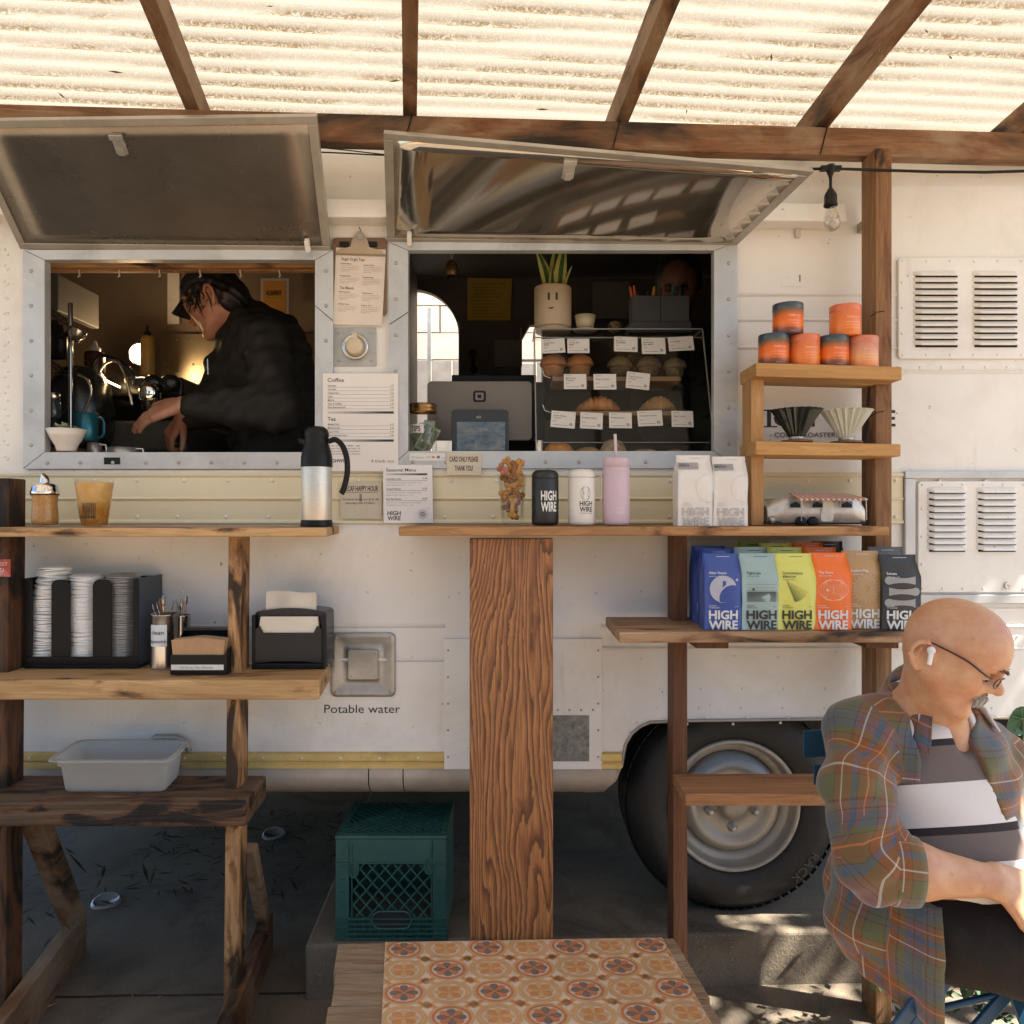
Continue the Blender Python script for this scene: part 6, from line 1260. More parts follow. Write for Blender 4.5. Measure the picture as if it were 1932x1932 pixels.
li = bpy.data.lights.new('work_lamp_light', 'POINT'); li.energy = .8; li.color = (1, .68, .36); li.shadow_soft_size = .03; lo_ = bpy.data.objects.new('work_lamp_light', li); COL.objects.link(lo_); lo_.location = P(264, 667, 3.36); lo_.parent = lp; lo_.location = P(262, 667, 3.38)-Vector(lp.location)
m_wire = M('rack_wire', (.30, .29, .28), .2, 1)
wr = thing('wire_rack', 'chrome wire shelving rack inside the left hatch', 'rack', PA(290, 1100, 2.85)); Yr = 2.85
g = MB(); g.tube([PA(290, 1200, Yr), PA(290, 302, Yr)], .0085, 10); obj('post', g, m_wire, wr)
for y0, y1 in ((335, 425), (660, 770)):
    g = MB(); a0, b0 = PA(60, y0-60, 3.15), PA(290, y1-8, Yr); a1, b1 = a0+Vector((0, 0, -.022)), b0+Vector((0, 0, -.022)); g.tube([a0, b0], .003, 6); g.tube([a1, b1], .003, 6)
    z = [((a0 if i % 2 else a1).lerp(b0 if i % 2 else b1, i/13)) for i in range(14)]; g.tube(z, .002, 5)
    for i in range(14): q = a0.lerp(b0, i/13); g.tube([q, q+Vector((-.35, .05, 0))], .0016, 5)
    obj('wire_shelf', g, m_wire, wr)
c = PA(335, 490, 2.80); pf = thing('portafilter', 'steel portafilter hanging on the wire rack post', 'portafilter', c); g = MB(); g.lathe([(.030, .012), (.031, -.012), (.024, -.02), (.02, -.034), (0, -.036)], c, 18, M=Matrix.Rotation(.5, 4, 'Y')); obj('basket', g, m_steel, pf); g = MB(); g.tube([c+Vector((-.02, 0, .004)), c+Vector((-.06, .01, -.012)), c+Vector((-.09, .015, -.004))], [.008, .011, .012], 8); obj('handle', g, m_black, pf)
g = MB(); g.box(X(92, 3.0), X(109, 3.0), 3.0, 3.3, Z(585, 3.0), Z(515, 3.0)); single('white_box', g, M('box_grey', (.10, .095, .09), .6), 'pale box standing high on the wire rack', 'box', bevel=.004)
g = MB()
for i in range(4): c = PA(160+i*26, 640, 3.0); g.obox(c+Vector((0, 0, .06)), (.016, 0, .004), (0, .05, 0), (-.006, 0, .075))
for i, (x, d) in enumerate(((160, .14), (190, .15), (222, .13))):
    c = PA(x, 660, 2.95); q = MB(); q.lathe([(0, 0), (.026, 0), (.027, d*.7), (.015, d*.85), (.012, d), (0, d)], tuple(c), 14); single('dark_bottle', q, m_black, ('first dark bottle from the left on the lower wire shelf', 'middle dark bottle on the lower wire shelf', 'dark bottle nearest the rack post on the lower wire shelf')[i], 'bottle', 'dark bottles on the wire rack', loc=tuple(c))
# espresso machine, grinder
m_mach = M('machine_black', (.010, .010, .010), .28, 0, .2, 10)
em = thing('espresso_machine', 'espresso machine with chrome group, steam wand and grey drip tray', 'espresso machine', P(260, 830, 3.1))
Ye = 3.05
g = MB(); g.box(X(190, Ye), X(352, Ye), Ye, 3.5, Z(850, Ye), Z(792, Ye)); obj('drip_base', g, M('machine_grey', (.075, .072, .066), .4, .3), em, bevel=.012)
g = MB(); g.box(X(182, 3.2), X(345, 3.2), 3.2, 3.55, Z(792, 3.2), Z(716, 3.2)); obj('back_body', g, m_mach, em, bevel=.02)
g = MB(); g.box(X(196, Ye), X(340, Ye), Ye+.02, 3.5, Z(745, Ye), Z(708, Ye)); obj('head', g, M('machine_panel', (.04, .038, .036), .25, .4), em, bevel=.012)
c = P(283, 742, 2.98); obj('group_head', MB().lathe([(.0, .04), (.035, .038), (.042, .02), (.042, -.02), (.036, -.034), (.030, -.036), (.030, -.06), (0, -.06)], c, 24), m_chrome, em)
g = MB(); g.tube(smooth([PA(470, 760, 3.0), PA(520, 690, 2.98), PA(590, 680, 2.97), PA(640, 760, 2.96), PA(690, 960, 2.95)], 6), .006, 8); obj('steam_wand', g, m_chrome, em); g = MB(); g.tube(smooth([PA(430, 720, 3.05), PA(480, 640, 3.04), PA(600, 670, 3.02), PA(680, 740, 3.0), PA(705, 830, 3.0)], 6), .008, 8); obj('hose', g, m_mach, em)
g = MB(); g.beam(PA(505, 795, 3.0), PA(610, 845, 3.0), .008, .006); obj('indicator_light', g, m_glow, em)
for i, u in enumerate((290, 322)):
    c = P(u, 722, 3.0); g = MB(); g.sph(c, (.04, .035, .035), 16, 10); single('machine_knob', g, m_mach, ('round black hopper knob above the chrome group', 'black knob right of the chrome group')[i], 'knob', loc=tuple(c))
gr = thing('coffee_grinder', 'tall black rounded coffee grinder behind the blue mug', 'grinder', P(150, 830, 2.98)); g = MB(); c = P(152, 845, 3.0); g.lathe([(0, 0), (.10, 0), (.115, .05), (.125, .15), (.11, .25), (.07, .31), (0, .33)], c, 28); obj('body', g, m_mach, gr); g = MB(); g.tube(smooth([PA(330, 760, 2.87), PA(400, 800, 2.86), PA(425, 880, 2.86), PA(400, 960, 2.87), PA(360, 1040, 2.88)], 6), .005, 8); obj('rim_trim', g, m_steel, gr)
c = PA(175, 1050, 2.75); th = thing('spice_jar', 'glass jar with steel lid standing on the left inside', 'jar', c); obj('glass', MB().lathe([(0, 0), (.026, 0), (.028, .008), (.028, .058), (.022, .066)], n=20), M('dark_glass', (.03, .045, .05), .08), th, world=False); obj('lid', MB().lathe([(.023, .066), (.025, .067), (.025, .092), (.022, .094), (0, .094)], n=20), m_steel, th, world=False)
c = PA(392, 1195, 2.64); th = thing('blue_mug', 'metallic teal blue mug on the inner sill', 'mug', c); obj('body', MB().lathe([(0, 0), (.036, 0), (.0385, .004), (.0385, .096), (.0365, .097), (.036, .006)], n=28), M('teal_metal', (.012, .105, .145), .3, .5), th, world=False); obj('handle', MB().tube([(.037, 0, .082), (.055, 0, .080), (.062, 0, .065), (.062, 0, .03), (.055, 0, .014), (.037, 0, .012)], .0055, 8), M('teal_handle', (.01, .08, .11), .35, .4), th, world=False)
def bottle(c, r, h, col, capc, lab, rough=.35):
    th = thing('squeeze_bottle', lab, 'bottle', c); obj('body', MB().lathe([(0, 0), (r, 0), (r*1.02, .006), (r, h*.9), (r*.92, h), (r*.5, h+.004)], n=22), M('squeeze_'+lab.split()[0], col, rough), th, world=False); obj('nozzle', MB().lathe([(r*.55, h+.003), (r*.58, h+.018), (r*.3, h+.024), (r*.16, h+.045), (0, h+.05)], n=16), M('nozzle_'+lab.split()[0], capc, .4), th, world=False)
bottle(P(278, 706, 3.3), .0275, .165, (.42, .25, .055), (.02, .02, .02), 'yellow squeeze bottle with black nozzle before the lamp'); bottle(P(179, 704, 3.2), .040, .09, (.05, .012, .010), (.35, .34, .33), 'dark red squeeze bottle with pale nozzle on the machine')
g = MB(); g.box(X(303, 3.66), X(612, 3.66), 3.66, 3.67, Z(800, 3.66), Z(629, 3.66)); sp_ = single('splash_panel', g, M('splash_steel', (.30, .25, .17), .35, .8, .1, 4), 'riveted steel splash panel on the inner back wall', 'panel')
g = MB()
for x, y in ((910, 540), (980, 540), (1075, 540), (910, 697), (1085, 697), (985, 738)): g.sph(PA(x, y, 3.66), (.006, .003, .006), 8, 5)
obj('rivet', g, m_screw, sp_, kind='stuff')
g = MB(); g.box(X(492, 3.6), X(545, 3.6), 3.60, 3.615, Z(592, 3.6), Z(524, 3.6)); po = single('framed_poster', g, M('poster_frame', (.45, .42, .38), .5), 'orange framed poster on the back wall behind the barista', 'poster', bevel=.001)
g = MB(); g.box(X(496, 3.6), X(539, 3.6), 3.5985, 3.5995, Z(590, 3.6), Z(530, 3.6)); o = obj('print', g, M('poster_orange', (.50, .24, .05), .5), po); g = MB(); g.text('ALBANY', P(501, 556, 3.5975), h=.025, w=.078, bold=.02); obj('lettering', g, m_ink, o)
g = MB(); g.text('COFFEE &', P(502, 566, 3.5975), h=.012, w=.07); obj('small_lettering', g, m_goldd, o)
g = MB(); g.box(X(316, 3.68), X(338, 3.68), 3.68, 3.695, Z(610, 3.68), Z(500, 3.68)); single('wall_strip', g, m_white, 'pale vertical strip on the inner wall beside the cap', 'strip')
# bowl of leaves, metal pitchers on the sill
zsl = Z(862, 2.55)+.001
c = Vector((X(117.5, 2.455), 2.478, Z(850, 2.448)+.001)); zsl0 = zsl; zsl = c.z
bo = thing('white_bowl', 'small white bowl on the left sill', 'bowl', c); hb = Z(808, 2.46)-zsl
obj('bowl_body', MB().lathe([(0, 0), (.028, 0), (.030, .006), (.034, .02), (.046, hb*.55), (.050, hb*.68), (.0605, hb), (.0575, hb), (.045, hb*.6), (0, hb*.5)], n=32), M('white_glaze', (.64, .58, .52), .2, 0, .03), bo, world=False)
m_mint = M('pale_green_leaf', (.36, .42, .27), .6, 0, .15, 30); rl = random.Random(12)
for i in range(16):
    a = rl.uniform(0, 6.28); r_ = rl.uniform(0, .04); g = MB(); b = Vector((c.x+r_*math.cos(a), c.y+r_*math.sin(a), c.z+hb+rl.uniform(-.004, .012)+(.04-r_)*.25)); d = Vector((rl.uniform(-1, 1), rl.uniform(-1, 1), rl.uniform(-.1, .7))).normalized(); e = d.cross(Vector((0, 0, 1))).normalized(); L = rl.uniform(.018, .028)
    up_ = e.cross(d)*.003; g.add([b-d*L, b-d*L*.3+e*.011+up_, b+d*L*.6+e*.007, b+d*L, b+d*L*.6-e*.008, b-d*L*.3-e*.011+up_, b-up_], [(0, 1, 6), (1, 2, 6), (2, 3, 6), (3, 4, 6), (4, 5, 6), (5, 0, 6)]); single('torn_leaf', g, m_mint, 'pale green torn leaf heaped in the white bowl', 'leaf', 'leaves in the white bowl', loc=tuple(b))
zsl = zsl0
for (x, w, h, lab) in ((425, 88, 75, 'small grey pitcher beside the white bowl'), (615, 190, 45, 'wide low steel pitcher at the middle of the left sill')):
    c = Vector((X(ua(x), 2.6), 2.62, zsl)); r = w*.29167/2*2.6/F; hh = max(.03, (850-va(1255-h))*2.6/F+.012); th = thing('steel_pitcher', lab, 'pitcher', c); obj('body', MB().lathe([(0, 0), (r*.95, 0), (r, .004), (r*.96, hh), (r*.93, hh), (r*.9, .006)], n=26), M('pitcher_steel', (.36, .36, .37), .35, .7), th, world=False); obj('handle', MB().tube([(r*.95, -.01, hh*.9), (r+.022, -.01, hh*.85), (r+.024, -.01, hh*.3), (r*.97, -.01, hh*.15)], .004, 7), m_steel, th, world=False)
# ---------------------------------------------------------------- inside the right hatch
zs = Z(862, 2.55)+.001
def up3(x): return 724.5+.375*x
def vp3(y): return 442.75+.375*y
c = Vector((X(797, 2.56), 2.57, zs)); tj = thing('tip_jar', 'glass tip jar stuffed with banknotes behind the right sill', 'jar', c); rj = 27*2.56/F; hj = Z(777, 2.56)-zs
obj('glass', MB().lathe([(0, 0), (rj*.96, 0), (rj, .008), (rj, hj-.012), (rj*.9, hj)], n=28), m_clear, tj, world=False); obj('lid', MB().lathe([(rj*.97, hj), (rj*.99, hj+.001), (rj*.99, hj+.012), (rj*.94, hj+.015), (rj*.97, hj+.018), (rj*.97, hj+.026), (rj*.9, hj+.029), (0, hj+.029)], n=28), M('bronze_lid', (.30, .16, .06), .3, .9), tj, world=False)
g = MB(); f = cylfn(0, 0, rj+.0008, hj*.52, -.95); g.grid(lambda a, b: f(a*rj*1.15, b*.030), 8, 1); o = obj('label_tag', g, m_paper, tj, world=False); g = MB(); g.text('TIPS', (0, 0, 0), h=.0185, w=.034, fn=lambda x, y: cylfn(0, 0, rj+.0016, hj*.52, -.95)(x+.011, y+.0055), bold=.01); obj('lettering', g, m_ink, o, world=False)
m_note = M('banknote', (.30, .33, .23), .7, 0, .3, 90); m_note2 = M('banknote_print', (.14, .17, .12), .7, 0, .4, 140)
for i in range(10):
    g = MB(); a = rl.uniform(-1, 1); b = c+Vector((rl.uniform(-.016, .016), -.022+i*.005, .012+rl.uniform(0, .045))); w_, h_2 = .018, .036; R_ = Matrix.Rotation(a*.6, 3, 'Y')
    g.grid(lambda p, q_: b+R_ @ Vector(((p-.5)*2*w_, .004*math.sin(p*5+i), q_*2*h_2)), 5, 4); o = single('banknote', g, m_note, 'crumpled banknote stuffed inside the tip jar', 'banknote', 'banknotes in the tip jar', loc=tuple(b)); g = MB(); g.grid(lambda p, q_: b+R_ @ Vector(((p-.5)*1.5*w_, .004*math.sin((.5+(p-.5)*.75)*5+i)-.0007, h_2*.25+q_*1.5*h_2)), 5, 4); obj('print', g, m_note2, o)
# register
pos = thing('card_register', 'grey card register stand with a square mark on its back', 'register', (X(905, 2.72), 2.72, zs)); m_reg = M('register_grey', (.165, .14, .115), .42, .25, .05, 4)
g = MB(); g.rrect((X(806, 2.70)+X(1003.5, 2.70))/2, (Z(830, 2.70)+Z(718, 2.70))/2, X(1003.5, 2.7)-X(806, 2.7), Z(718, 2.7)-Z(830, 2.7), .016, 2.70, 2.715, 6); obj('back_shell', g, m_reg, pos, bevel=.003)
def sqm(g, u, v, w, h, r, y): g.rrect(X(u, 2.7), Z(v, 2.7), w*2.7/F, h*2.7/F, r, y, y+.0008)
g = MB(); sqm(g, 904.7, 747, 24, 21.5, .008, 2.6985); o = obj('square_mark', g, m_black, pos)
g = MB(); sqm(g, 904.7, 747, 15.5, 14, .003, 2.6975); obj('inner_square', g, M('mark_grey', (.20, .18, .15), .5), o); g = MB(); sqm(g, 904.7, 747, 7, 6.5, .001, 2.6966); obj('centre_square', g, m_black, o)
g = MB(); g.box(X(870, 2.75), X(950, 2.75), 2.72, 2.80, zs, Z(826, 2.72)); obj('foot', g, m_black, pos, bevel=.006)
cd = thing('customer_screen', 'dark customer tablet screen standing before the grey register', 'tablet', (X(906, 2.6), 2.6, zs))
g = MB(); Yc = 2.59; g.rrect((X(852, Yc)+X(960, Yc))/2, (Z(772, Yc)+zs)/2, X(960, Yc)-X(852, Yc), Z(771, Yc)-zs, .014, Yc, Yc+.010, 6); obj('case', g, M('tablet_case', (.020, .019, .018), .3), cd, bevel=.002)
t = NT('dim_screen'); v = t.co(kind='Generated'); nz = t.noise(v, 4, 4, .6, 1.); cc = t.ramp(nz, [(.35, (.012, .018, .024)), (.55, (.045, .05, .055)), (.7, (.09, .065, .035))]); t.l(cc, t.b.inputs[0]); t.set(Roughness=.15); t.l(cc, t.b.inputs['Emission Color']); t.b.inputs['Emission Strength'].default_value = .12
g = MB(); g.box(X(862, Yc), X(953, Yc), Yc-.0009, Yc-.0002, Z(849, Yc), Z(795, Yc)); o = obj('screen', g, t.mat, cd); g = MB(); 
for q, (s_, w_) in enumerate((('Reserve for rewards', 38), ('Tap to join the loyalty rewards and', 78), ('rewards', 18))): g.text(s_, P(864, 809+q*6.5, Yc-.0013), h=2.6*Yc/F, w=w_*Yc/F, res=2)
obj('lettering', g, M('screen_text', (.12, .12, .12), .5), o); g = MB(); g.lathe([(.003, 0), (.0045, 0)], P(905, 786, Yc-.0006), 12, M=RX); g.text('1b', P(899, 788, Yc-.0006), h=.007, bold=.02); obj('reader_mark', g, M('mark_white', (.4, .39, .37), .5), cd)
g = MB(); g.box(X(852, 2.95), X(1012, 2.95), 2.95, 3.1, zs, Z(706, 2.95)); single('black_printer', g, m_black, 'black receipt printer box behind the register', 'printer', bevel=.004)
g = MB(); g.rrect(X(1010, 2.78), (Z(830, 2.78)+Z(718, 2.78))/2, .07, Z(718, 2.78)-Z(828, 2.78), .016, 2.79, 2.80, 5); single('second_screen', g, m_black, 'edge of a second dark screen beside the pastry case', 'tablet')
# bell, notices
bl = thing('hanging_bell', 'small brass cow bell hanging on cords inside the right hatch', 'bell', P(852, 492, 2.95)); c = P(852, 506, 2.95)
obj('bell_body', MB().lathe([(0, .034), (.012, .030), (.022, .018), (.0255, 0), (.0245, -.028), (.022, -.030)], c, 8), M('old_brass', (.13, .075, .035), .45, .7), bl); g = MB(); g.tube([c+Vector((0, 0, .034)), c+Vector((-.004, 0, .055)), P(846, 455, 2.95)], .0022, 6); g.tube([c+Vector((0, 0, .034)), c+Vector((.006, 0, .055)), P(855, 455, 2.95)], .0022, 6); obj('cord', g, m_kraft, bl); g = MB(); g.sph(c+Vector((0, 0, -.034)), .008, 8, 6); obj('clapper', g, m_black, bl)
g = MB(); a_ = [P(882, 626, 4.46), P(962, 628, 4.46), P(966, 525, 4.46), P(882, 523, 4.46)]; g.hexa([a_[0], a_[1], a_[1]+Vector((0, .003, 0)), a_[0]+Vector((0, .003, 0)), a_[3], a_[2], a_[2]+Vector((0, .003, 0)), a_[3]+Vector((0, .003, 0))]); yn = single('yellow_notice', g, M('yellow_paper', (.40, .27, .03), .6), 'yellow printed notice on the dark inner wall', 'notice')
g = MB()
for i in range(14): g.text(('NOTICE TO EMPLOYEES', 'this permit must be posted in', 'a conspicuous place and is not', 'transferable to another owner')[i % 4], P(890, 536+i*6.2, 4.457), h=.009, w=.2-.03*(i % 3), res=1)
obj('lettering', g, m_ink, yn)
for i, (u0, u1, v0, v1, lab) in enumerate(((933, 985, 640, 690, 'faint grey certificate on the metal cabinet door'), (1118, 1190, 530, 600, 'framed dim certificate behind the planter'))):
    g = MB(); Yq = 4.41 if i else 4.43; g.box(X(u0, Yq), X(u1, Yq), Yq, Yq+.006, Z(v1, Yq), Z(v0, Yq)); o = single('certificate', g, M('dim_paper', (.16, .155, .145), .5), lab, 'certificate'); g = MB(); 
    for q in range(5): g.text(('PERMIT', 'to operate', 'retail food', 'issued to', 'coffee bar')[q], P(u0+8, v0+14+q*9, Yq-.002), h=.012, res=1)
    obj('lettering', g, m_ink2, o)
g = MB(); c = P(892, 665, 4.43); g.sph(c, (.022, .012, .022), 10, 8); g.sph(c+Vector((0, 0, -.05)), (.014, .012, .03), 10, 8); g.sph(c+Vector((.002, 0, -.095)), (.022, .012, .022), 10, 8); single('dark_figure', g, m_black, 'small black ornament hanging on the cabinet door', 'ornament')
# ---------------------------------------------------------------- pastry case
YF, YK = 2.60, 2.92; ca_ = thing('pastry_case', 'clear acrylic pastry case with white price cards', 'pastry case', (X(1175, 2.7), 2.7, zs))
def tc(t, Y=None): return None
TLf, TRf = P(1008, 620, 2.72), P(1325, 620, 2.72); BLf = Vector((X(1012, 2.60), 2.60, zs)); BRf = Vector((X(1350, 2.60), 2.60, zs)); zt_ = TLf.z
m_acry = glassy('acrylic', (.96, .96, .95), .03, .03); m_edge = M('acrylic_edge', (.22, .21, .19), .15, 0, .1, 10, )
def slab4(a, b, c, d, th): 
    n_ = (b-a).cross(d-a).normalized()*th; return MB().hexa([a, b, b+n_, a+n_, d, c, c+n_, d+n_])
obj('front_pane', slab4(BLf, BRf, TRf, TLf, -.004), m_acry, ca_)
TLb, TRb = Vector((TLf.x, YK, zt_)), Vector((TRf.x, YK, zt_)); BLb, BRb = Vector((BLf.x, YK, zs)), Vector((BRf.x, YK, zs))
obj('top_pane', MB().hexa([TLf, TRf, TRb, TLb]+[p+Vector((0, 0, .004)) for p in (TLf, TRf, TRb, TLb)]), m_acry, ca_)
obj('side_pane', slab4(BLf, BLb, TLb, TLf, .004), m_acry, ca_); obj('side_pane', slab4(BRf, BRb, TRb, TRf, .004), m_acry, ca_)
for a, b in ((TLf, TRf), (TLf, BLf), (TRf, BRf), (TLf, TLb), (TRf, TRb), (TLf+Vector((0, .004, -.03)), TRf+Vector((0, .004, -.03)))): obj('edge_strip', MB().beam(a+Vector((0, -.002, 0)), b+Vector((0, -.002, 0)), .004, .004), m_edge, ca_)
def front(u, v):     # point of the sloping front pane seen at u, v
    d = Vector(((u-966)/F, 1, -(v-965)/F)); n_ = (BRf-BLf).cross(TLf-BLf); o_ = Vector((0, 0, HC)); t_ = (BLf-o_).dot(n_)/d.dot(n_); return o_+d*t_
zsh = [front(1100, 708).z, front(1100, 773).z]
for z, yf_ in zip(zsh, (2.69, 2.66)):
    obj('tray', MB().box(BLf.x+.03, BRf.x-.03, yf_, YK-.01, z, z+.004), glassy('tray', (.7, .68, .64), .2, .1), ca_)
    obj('tray_liner', MB().box(BLf.x+.06+(.02 if z < zsh[0] else 0), BRf.x-.10, yf_-.001, YK-.03, z-.016, z-.0005), M('kraft_liner', (.22, .13, .065), .7), ca_)
    for x in (BLf.x+.022,): obj('bracket', MB().tube([(x+.002, yf_-.01, z+.02), (x+.008, yf_-.012, z), (x+.03, yf_-.012, z-.008)], .0018, 6), m_steel, ca_)
obj('case_floor', MB().box(BLf.x+.006, BRf.x-.006, 2.63, YK-.005, zs+.001, zs+.010), M('white_board', (.5, .46, .4), .5), ca_)
g = MB(); a_ = front(1022, 834); b_ = front(1338, 834); g.beam(a_-Vector((0, .003, 0)), b_-Vector((0, .003, 0)), .003, .003); obj('lip_strip', g, m_edge, ca_)
cards = [(795, 910, 520, 597, 'Original Bran Muffin', -3), (922, 1033, 520, 597, 'Cherry Bran Muffin', 0), (1157, 1275, 510, 590, 'Fair Carrot Gold Muffin', 2), (1296, 1415, 515, 602, 'Banana Bran Bars Muffin', 0), (1430, 1557, 510, 585, 'Corn Muffin', -3), (905, 1018, 698, 778, 'Black Forest Croissant', 0), (1054, 1168, 698, 780, 'Classic Croissant', 0), (1218, 1336, 690, 778, 'Toasted Almond Croissant', 7), (840, 962, 886, 972, 'Double Cheese Turnover', 5), (987, 1100, 892, 977, 'Breakfast Galette', 3), (1132, 1246, 892, 974, 'Blueberry Scone', 1), (1275, 1400, 882, 963, 'Chocolate Croissant', -2), (1446, 1555, 884, 968, 'Vegan Cookie', 1)]
m_card = M('price_card', (.66, .62, .57), .5, 0, .03, 20); nf = (BRf-BLf).cross(TLf-BLf).normalized(); nf = nf if nf.y < 0 else -nf
uf = (TLf-BLf); uf = (uf-Vector((1, 0, 0))*uf.x).normalized()
for x0, x1, y0, y1, s_, ro in cards:
    cc = front(up3((x0+x1)/2), vp3((y0+y1)/2)); w2 = (x1-x0)*.375*cc.y/F/2; h2 = (y1-y0)*.375*cc.y/F/2*1.02; a = math.radians(-ro); R_ = Vector((1, 0, 0))*math.cos(a)+uf*math.sin(a); U_ = uf*math.cos(a)-Vector((1, 0, 0))*math.sin(a)
    cc = cc+nf*.0025; g = MB(); g.obox(cc, R_*w2, U_*h2, nf*.0005); o = obj('price_card', g, m_card, ca_); g = MB(); cf_ = cc+nf*.0009; wd = s_.split(); l1 = ' '.join(wd[:2]); l2 = ' '.join(wd[2:])
    g.text(l1, cf_-R_*w2*.82+U_*h2*(.25 if not l2 else .35), h=.0052, right=R_, up=U_, res=2, bold=.012)
    if l2: g.text(l2, cf_-R_*w2*.82+U_*h2*.08, h=.0052, right=R_, up=U_, res=2, bold=.012)
    g.text('$4.75', cf_-R_*w2*.82-U_*h2*.28, h=.0038, right=R_, up=U_, res=2); g.text('HIGH WIRE', cf_-R_*w2*.82+U_*h2*.72, h=.003, right=R_, up=U_, res=2)
    q0 = cf_-R_*w2*.82-U_*h2*.72; g.add([q0, q0+R_*w2*1.2, q0+R_*w2*1.2+U_*.0012, q0+U_*.0012], [(0, 1, 2, 3)])
    e0 = cf_+R_*w2*.66-U_*h2*.55; vs = [e0+(R_*math.cos(q)+U_*math.sin(q))*r_ for q in [2*math.pi*i/14 for i in range(14)] for r_ in (.0028, .005)]; g.add(vs, [(2*i, 2*i+1, (2*i+3) % 28, (2*i+2) % 28) for i in range(14)]); obj('lettering', g, m_ink, o)
# pastries
m_muf = M('muffin_crust', (.40, .17, .06), .75, 0, .25, 30, bump=.5, bs=120); m_mufd = M('dark_muffin', (.15, .11, .055), .75, 0, .4, 60, bump=.5, bs=120); m_cro = M('croissant_crust', (.55, .23, .065), .45, 0, .3, 24, bump=.3, bs=90); m_brd = M('pale_bake', (.46, .26, .10), .7, 0, .25, 20, bump=.4, bs=80); m_sugr = M('floury_bake', (.38, .25, .15), .8, 0, .5, 40, bump=.8, bs=70)
def muffin(x, lab, mat, zb_, Y=2.78, sc_=1.):
    r = .036*sc_; th = thing('muffin', lab, 'muffin', (X(up3(x), Y), Y, zb_), 0, 'muffins on the upper tray'); obj('cup', MB().lathe([(0, 0), (r*.78, 0), (r, .045*sc_)], n=24), mat, th, world=False); g = MB(); g.lathe([(r, .045*sc_), (r*1.25, .048*sc_), (r*1.28, .056*sc_), (r*1.05, .074*sc_), (r*.5, .086*sc_), (0, .089*sc_)], n=24); obj('top', g, mat, th, world=False)
zt1 = zsh[0]+.0045
for x, lab, mt_, s_ in ((852, 'brown bran muffin, leftmost on the upper tray', m_muf, 1.1), (985, 'brown bran muffin second on the upper tray', m_muf, 1.1), (1185, 'dark seeded muffin under the carrot card', m_mufd, 1.0), (1332, 'dark seeded muffin under the banana card', m_mufd, 1.0), (1462, 'dark seeded muffin at the right end of the upper tray', m_mufd, .95)): muffin(x, lab, mt_, zt1, 2.80, s_)
def croissant(u0, u1, v0, v1, Y, zb_, mat, lab, lump=0):
    cx_ = (X(u0, Y)+X(u1, Y))/2; L = (X(u1, Y)-X(u0, Y)); h = .05; th = thing('croissant', lab, 'croissant', (cx_, Y, zb_)); g = MB(); rings = []; n = 16
    for j in range(41):
        t_ = j/40; e = math.sin(math.pi*t_)**.62; rr_ = (.005+.021*e)*(1+.16*((t_*9) % 1)); a = (t_-.5)*2.0; bx_ = (t_-.5)*L; by_ = .03*(t_-.5)**2*4
        rings.append([Vector((bx_+.002*math.sin(i*2+j), by_+rr_*math.cos(2*math.pi*i/n), rr_+rr_*math.sin(2*math.pi*i/n)*(1.1)+lump*.003*noise.noise((bx_*160, i, j*.9)))) for i in range(n)])
    g.loft(rings, True, True); obj('crust', g, mat, th, world=False)
    if lump:
        g = MB(); q = random.Random(2)
        for i in range(34): a = q.uniform(.5, 2.6); x_ = q.uniform(-.35, .35)*L; r_ = .028*math.sin(math.pi*(x_/L+.5)); g.obox((x_, -r_*.8*math.cos(a)*.9, r_*.85+r_*.8*math.sin(a)*1.15), (.006, 0, q.uniform(-.003, .003)), (0, .003, 0), (0, 0, .0012))
        obj('almond_flake', g, M('almond', (.50, .36, .21), .6), th, world=False, kind='stuff')
zt2_ = zsh[1]+.0045
croissant(up3(970), up3(1195), 0, 0, 2.75, zt2_, m_cro, 'golden brown croissant on the lower tray'); croissant(up3(1290), up3(1480), 0, 0, 2.75, zt2_, m_brd, 'almond croissant covered in flakes on the lower tray', 1)
zf = zs+.011
for i, (x0, x1, hgt, mt_, lab) in enumerate(((800, 960, .052, m_cro, 'flat golden turnover at the bottom left of the case'), (950, 1105, .036, m_brd, 'pale scone at the bottom of the case'), (1085, 1222, .062, m_sugr, 'round floury loaf at the bottom of the case'), (1235, 1390, .030, m_sugr, 'flat floury cookie at the bottom of the case'), (1400, 1520, .026, m_muf, 'brown cookie at the bottom right of the case'))):
    u0, u1 = up3(x0), up3(x1); Y = 2.70+.02*(i % 2); c = Vector(((X(u0, Y)+X(u1, Y))/2, Y, zf)); r_ = (X(u1, Y)-X(u0, Y))/2; g = MB(); rings = []
    for j in range(8):
        t_ = j/7; k_ = math.cos(t_*math.pi/2)**.7 if j else 1.; rings.append([Vector((r_*k_*math.cos(2*math.pi*q/20)*(1+.06*noise.noise((q*.9, j*.7, i))), .05*k_*math.sin(2*math.pi*q/20), hgt*math.sin(t_*math.pi/2)*(1+.08*noise.noise((q*.8, i, j))))) for q in range(20)])
    g.loft(rings, True, True); th = obj('pastry', g.mesh('pastry'), mt_, None); th.location = c; tag(th, lab, 'pastry'); ORG[th.name] = (c, 0)
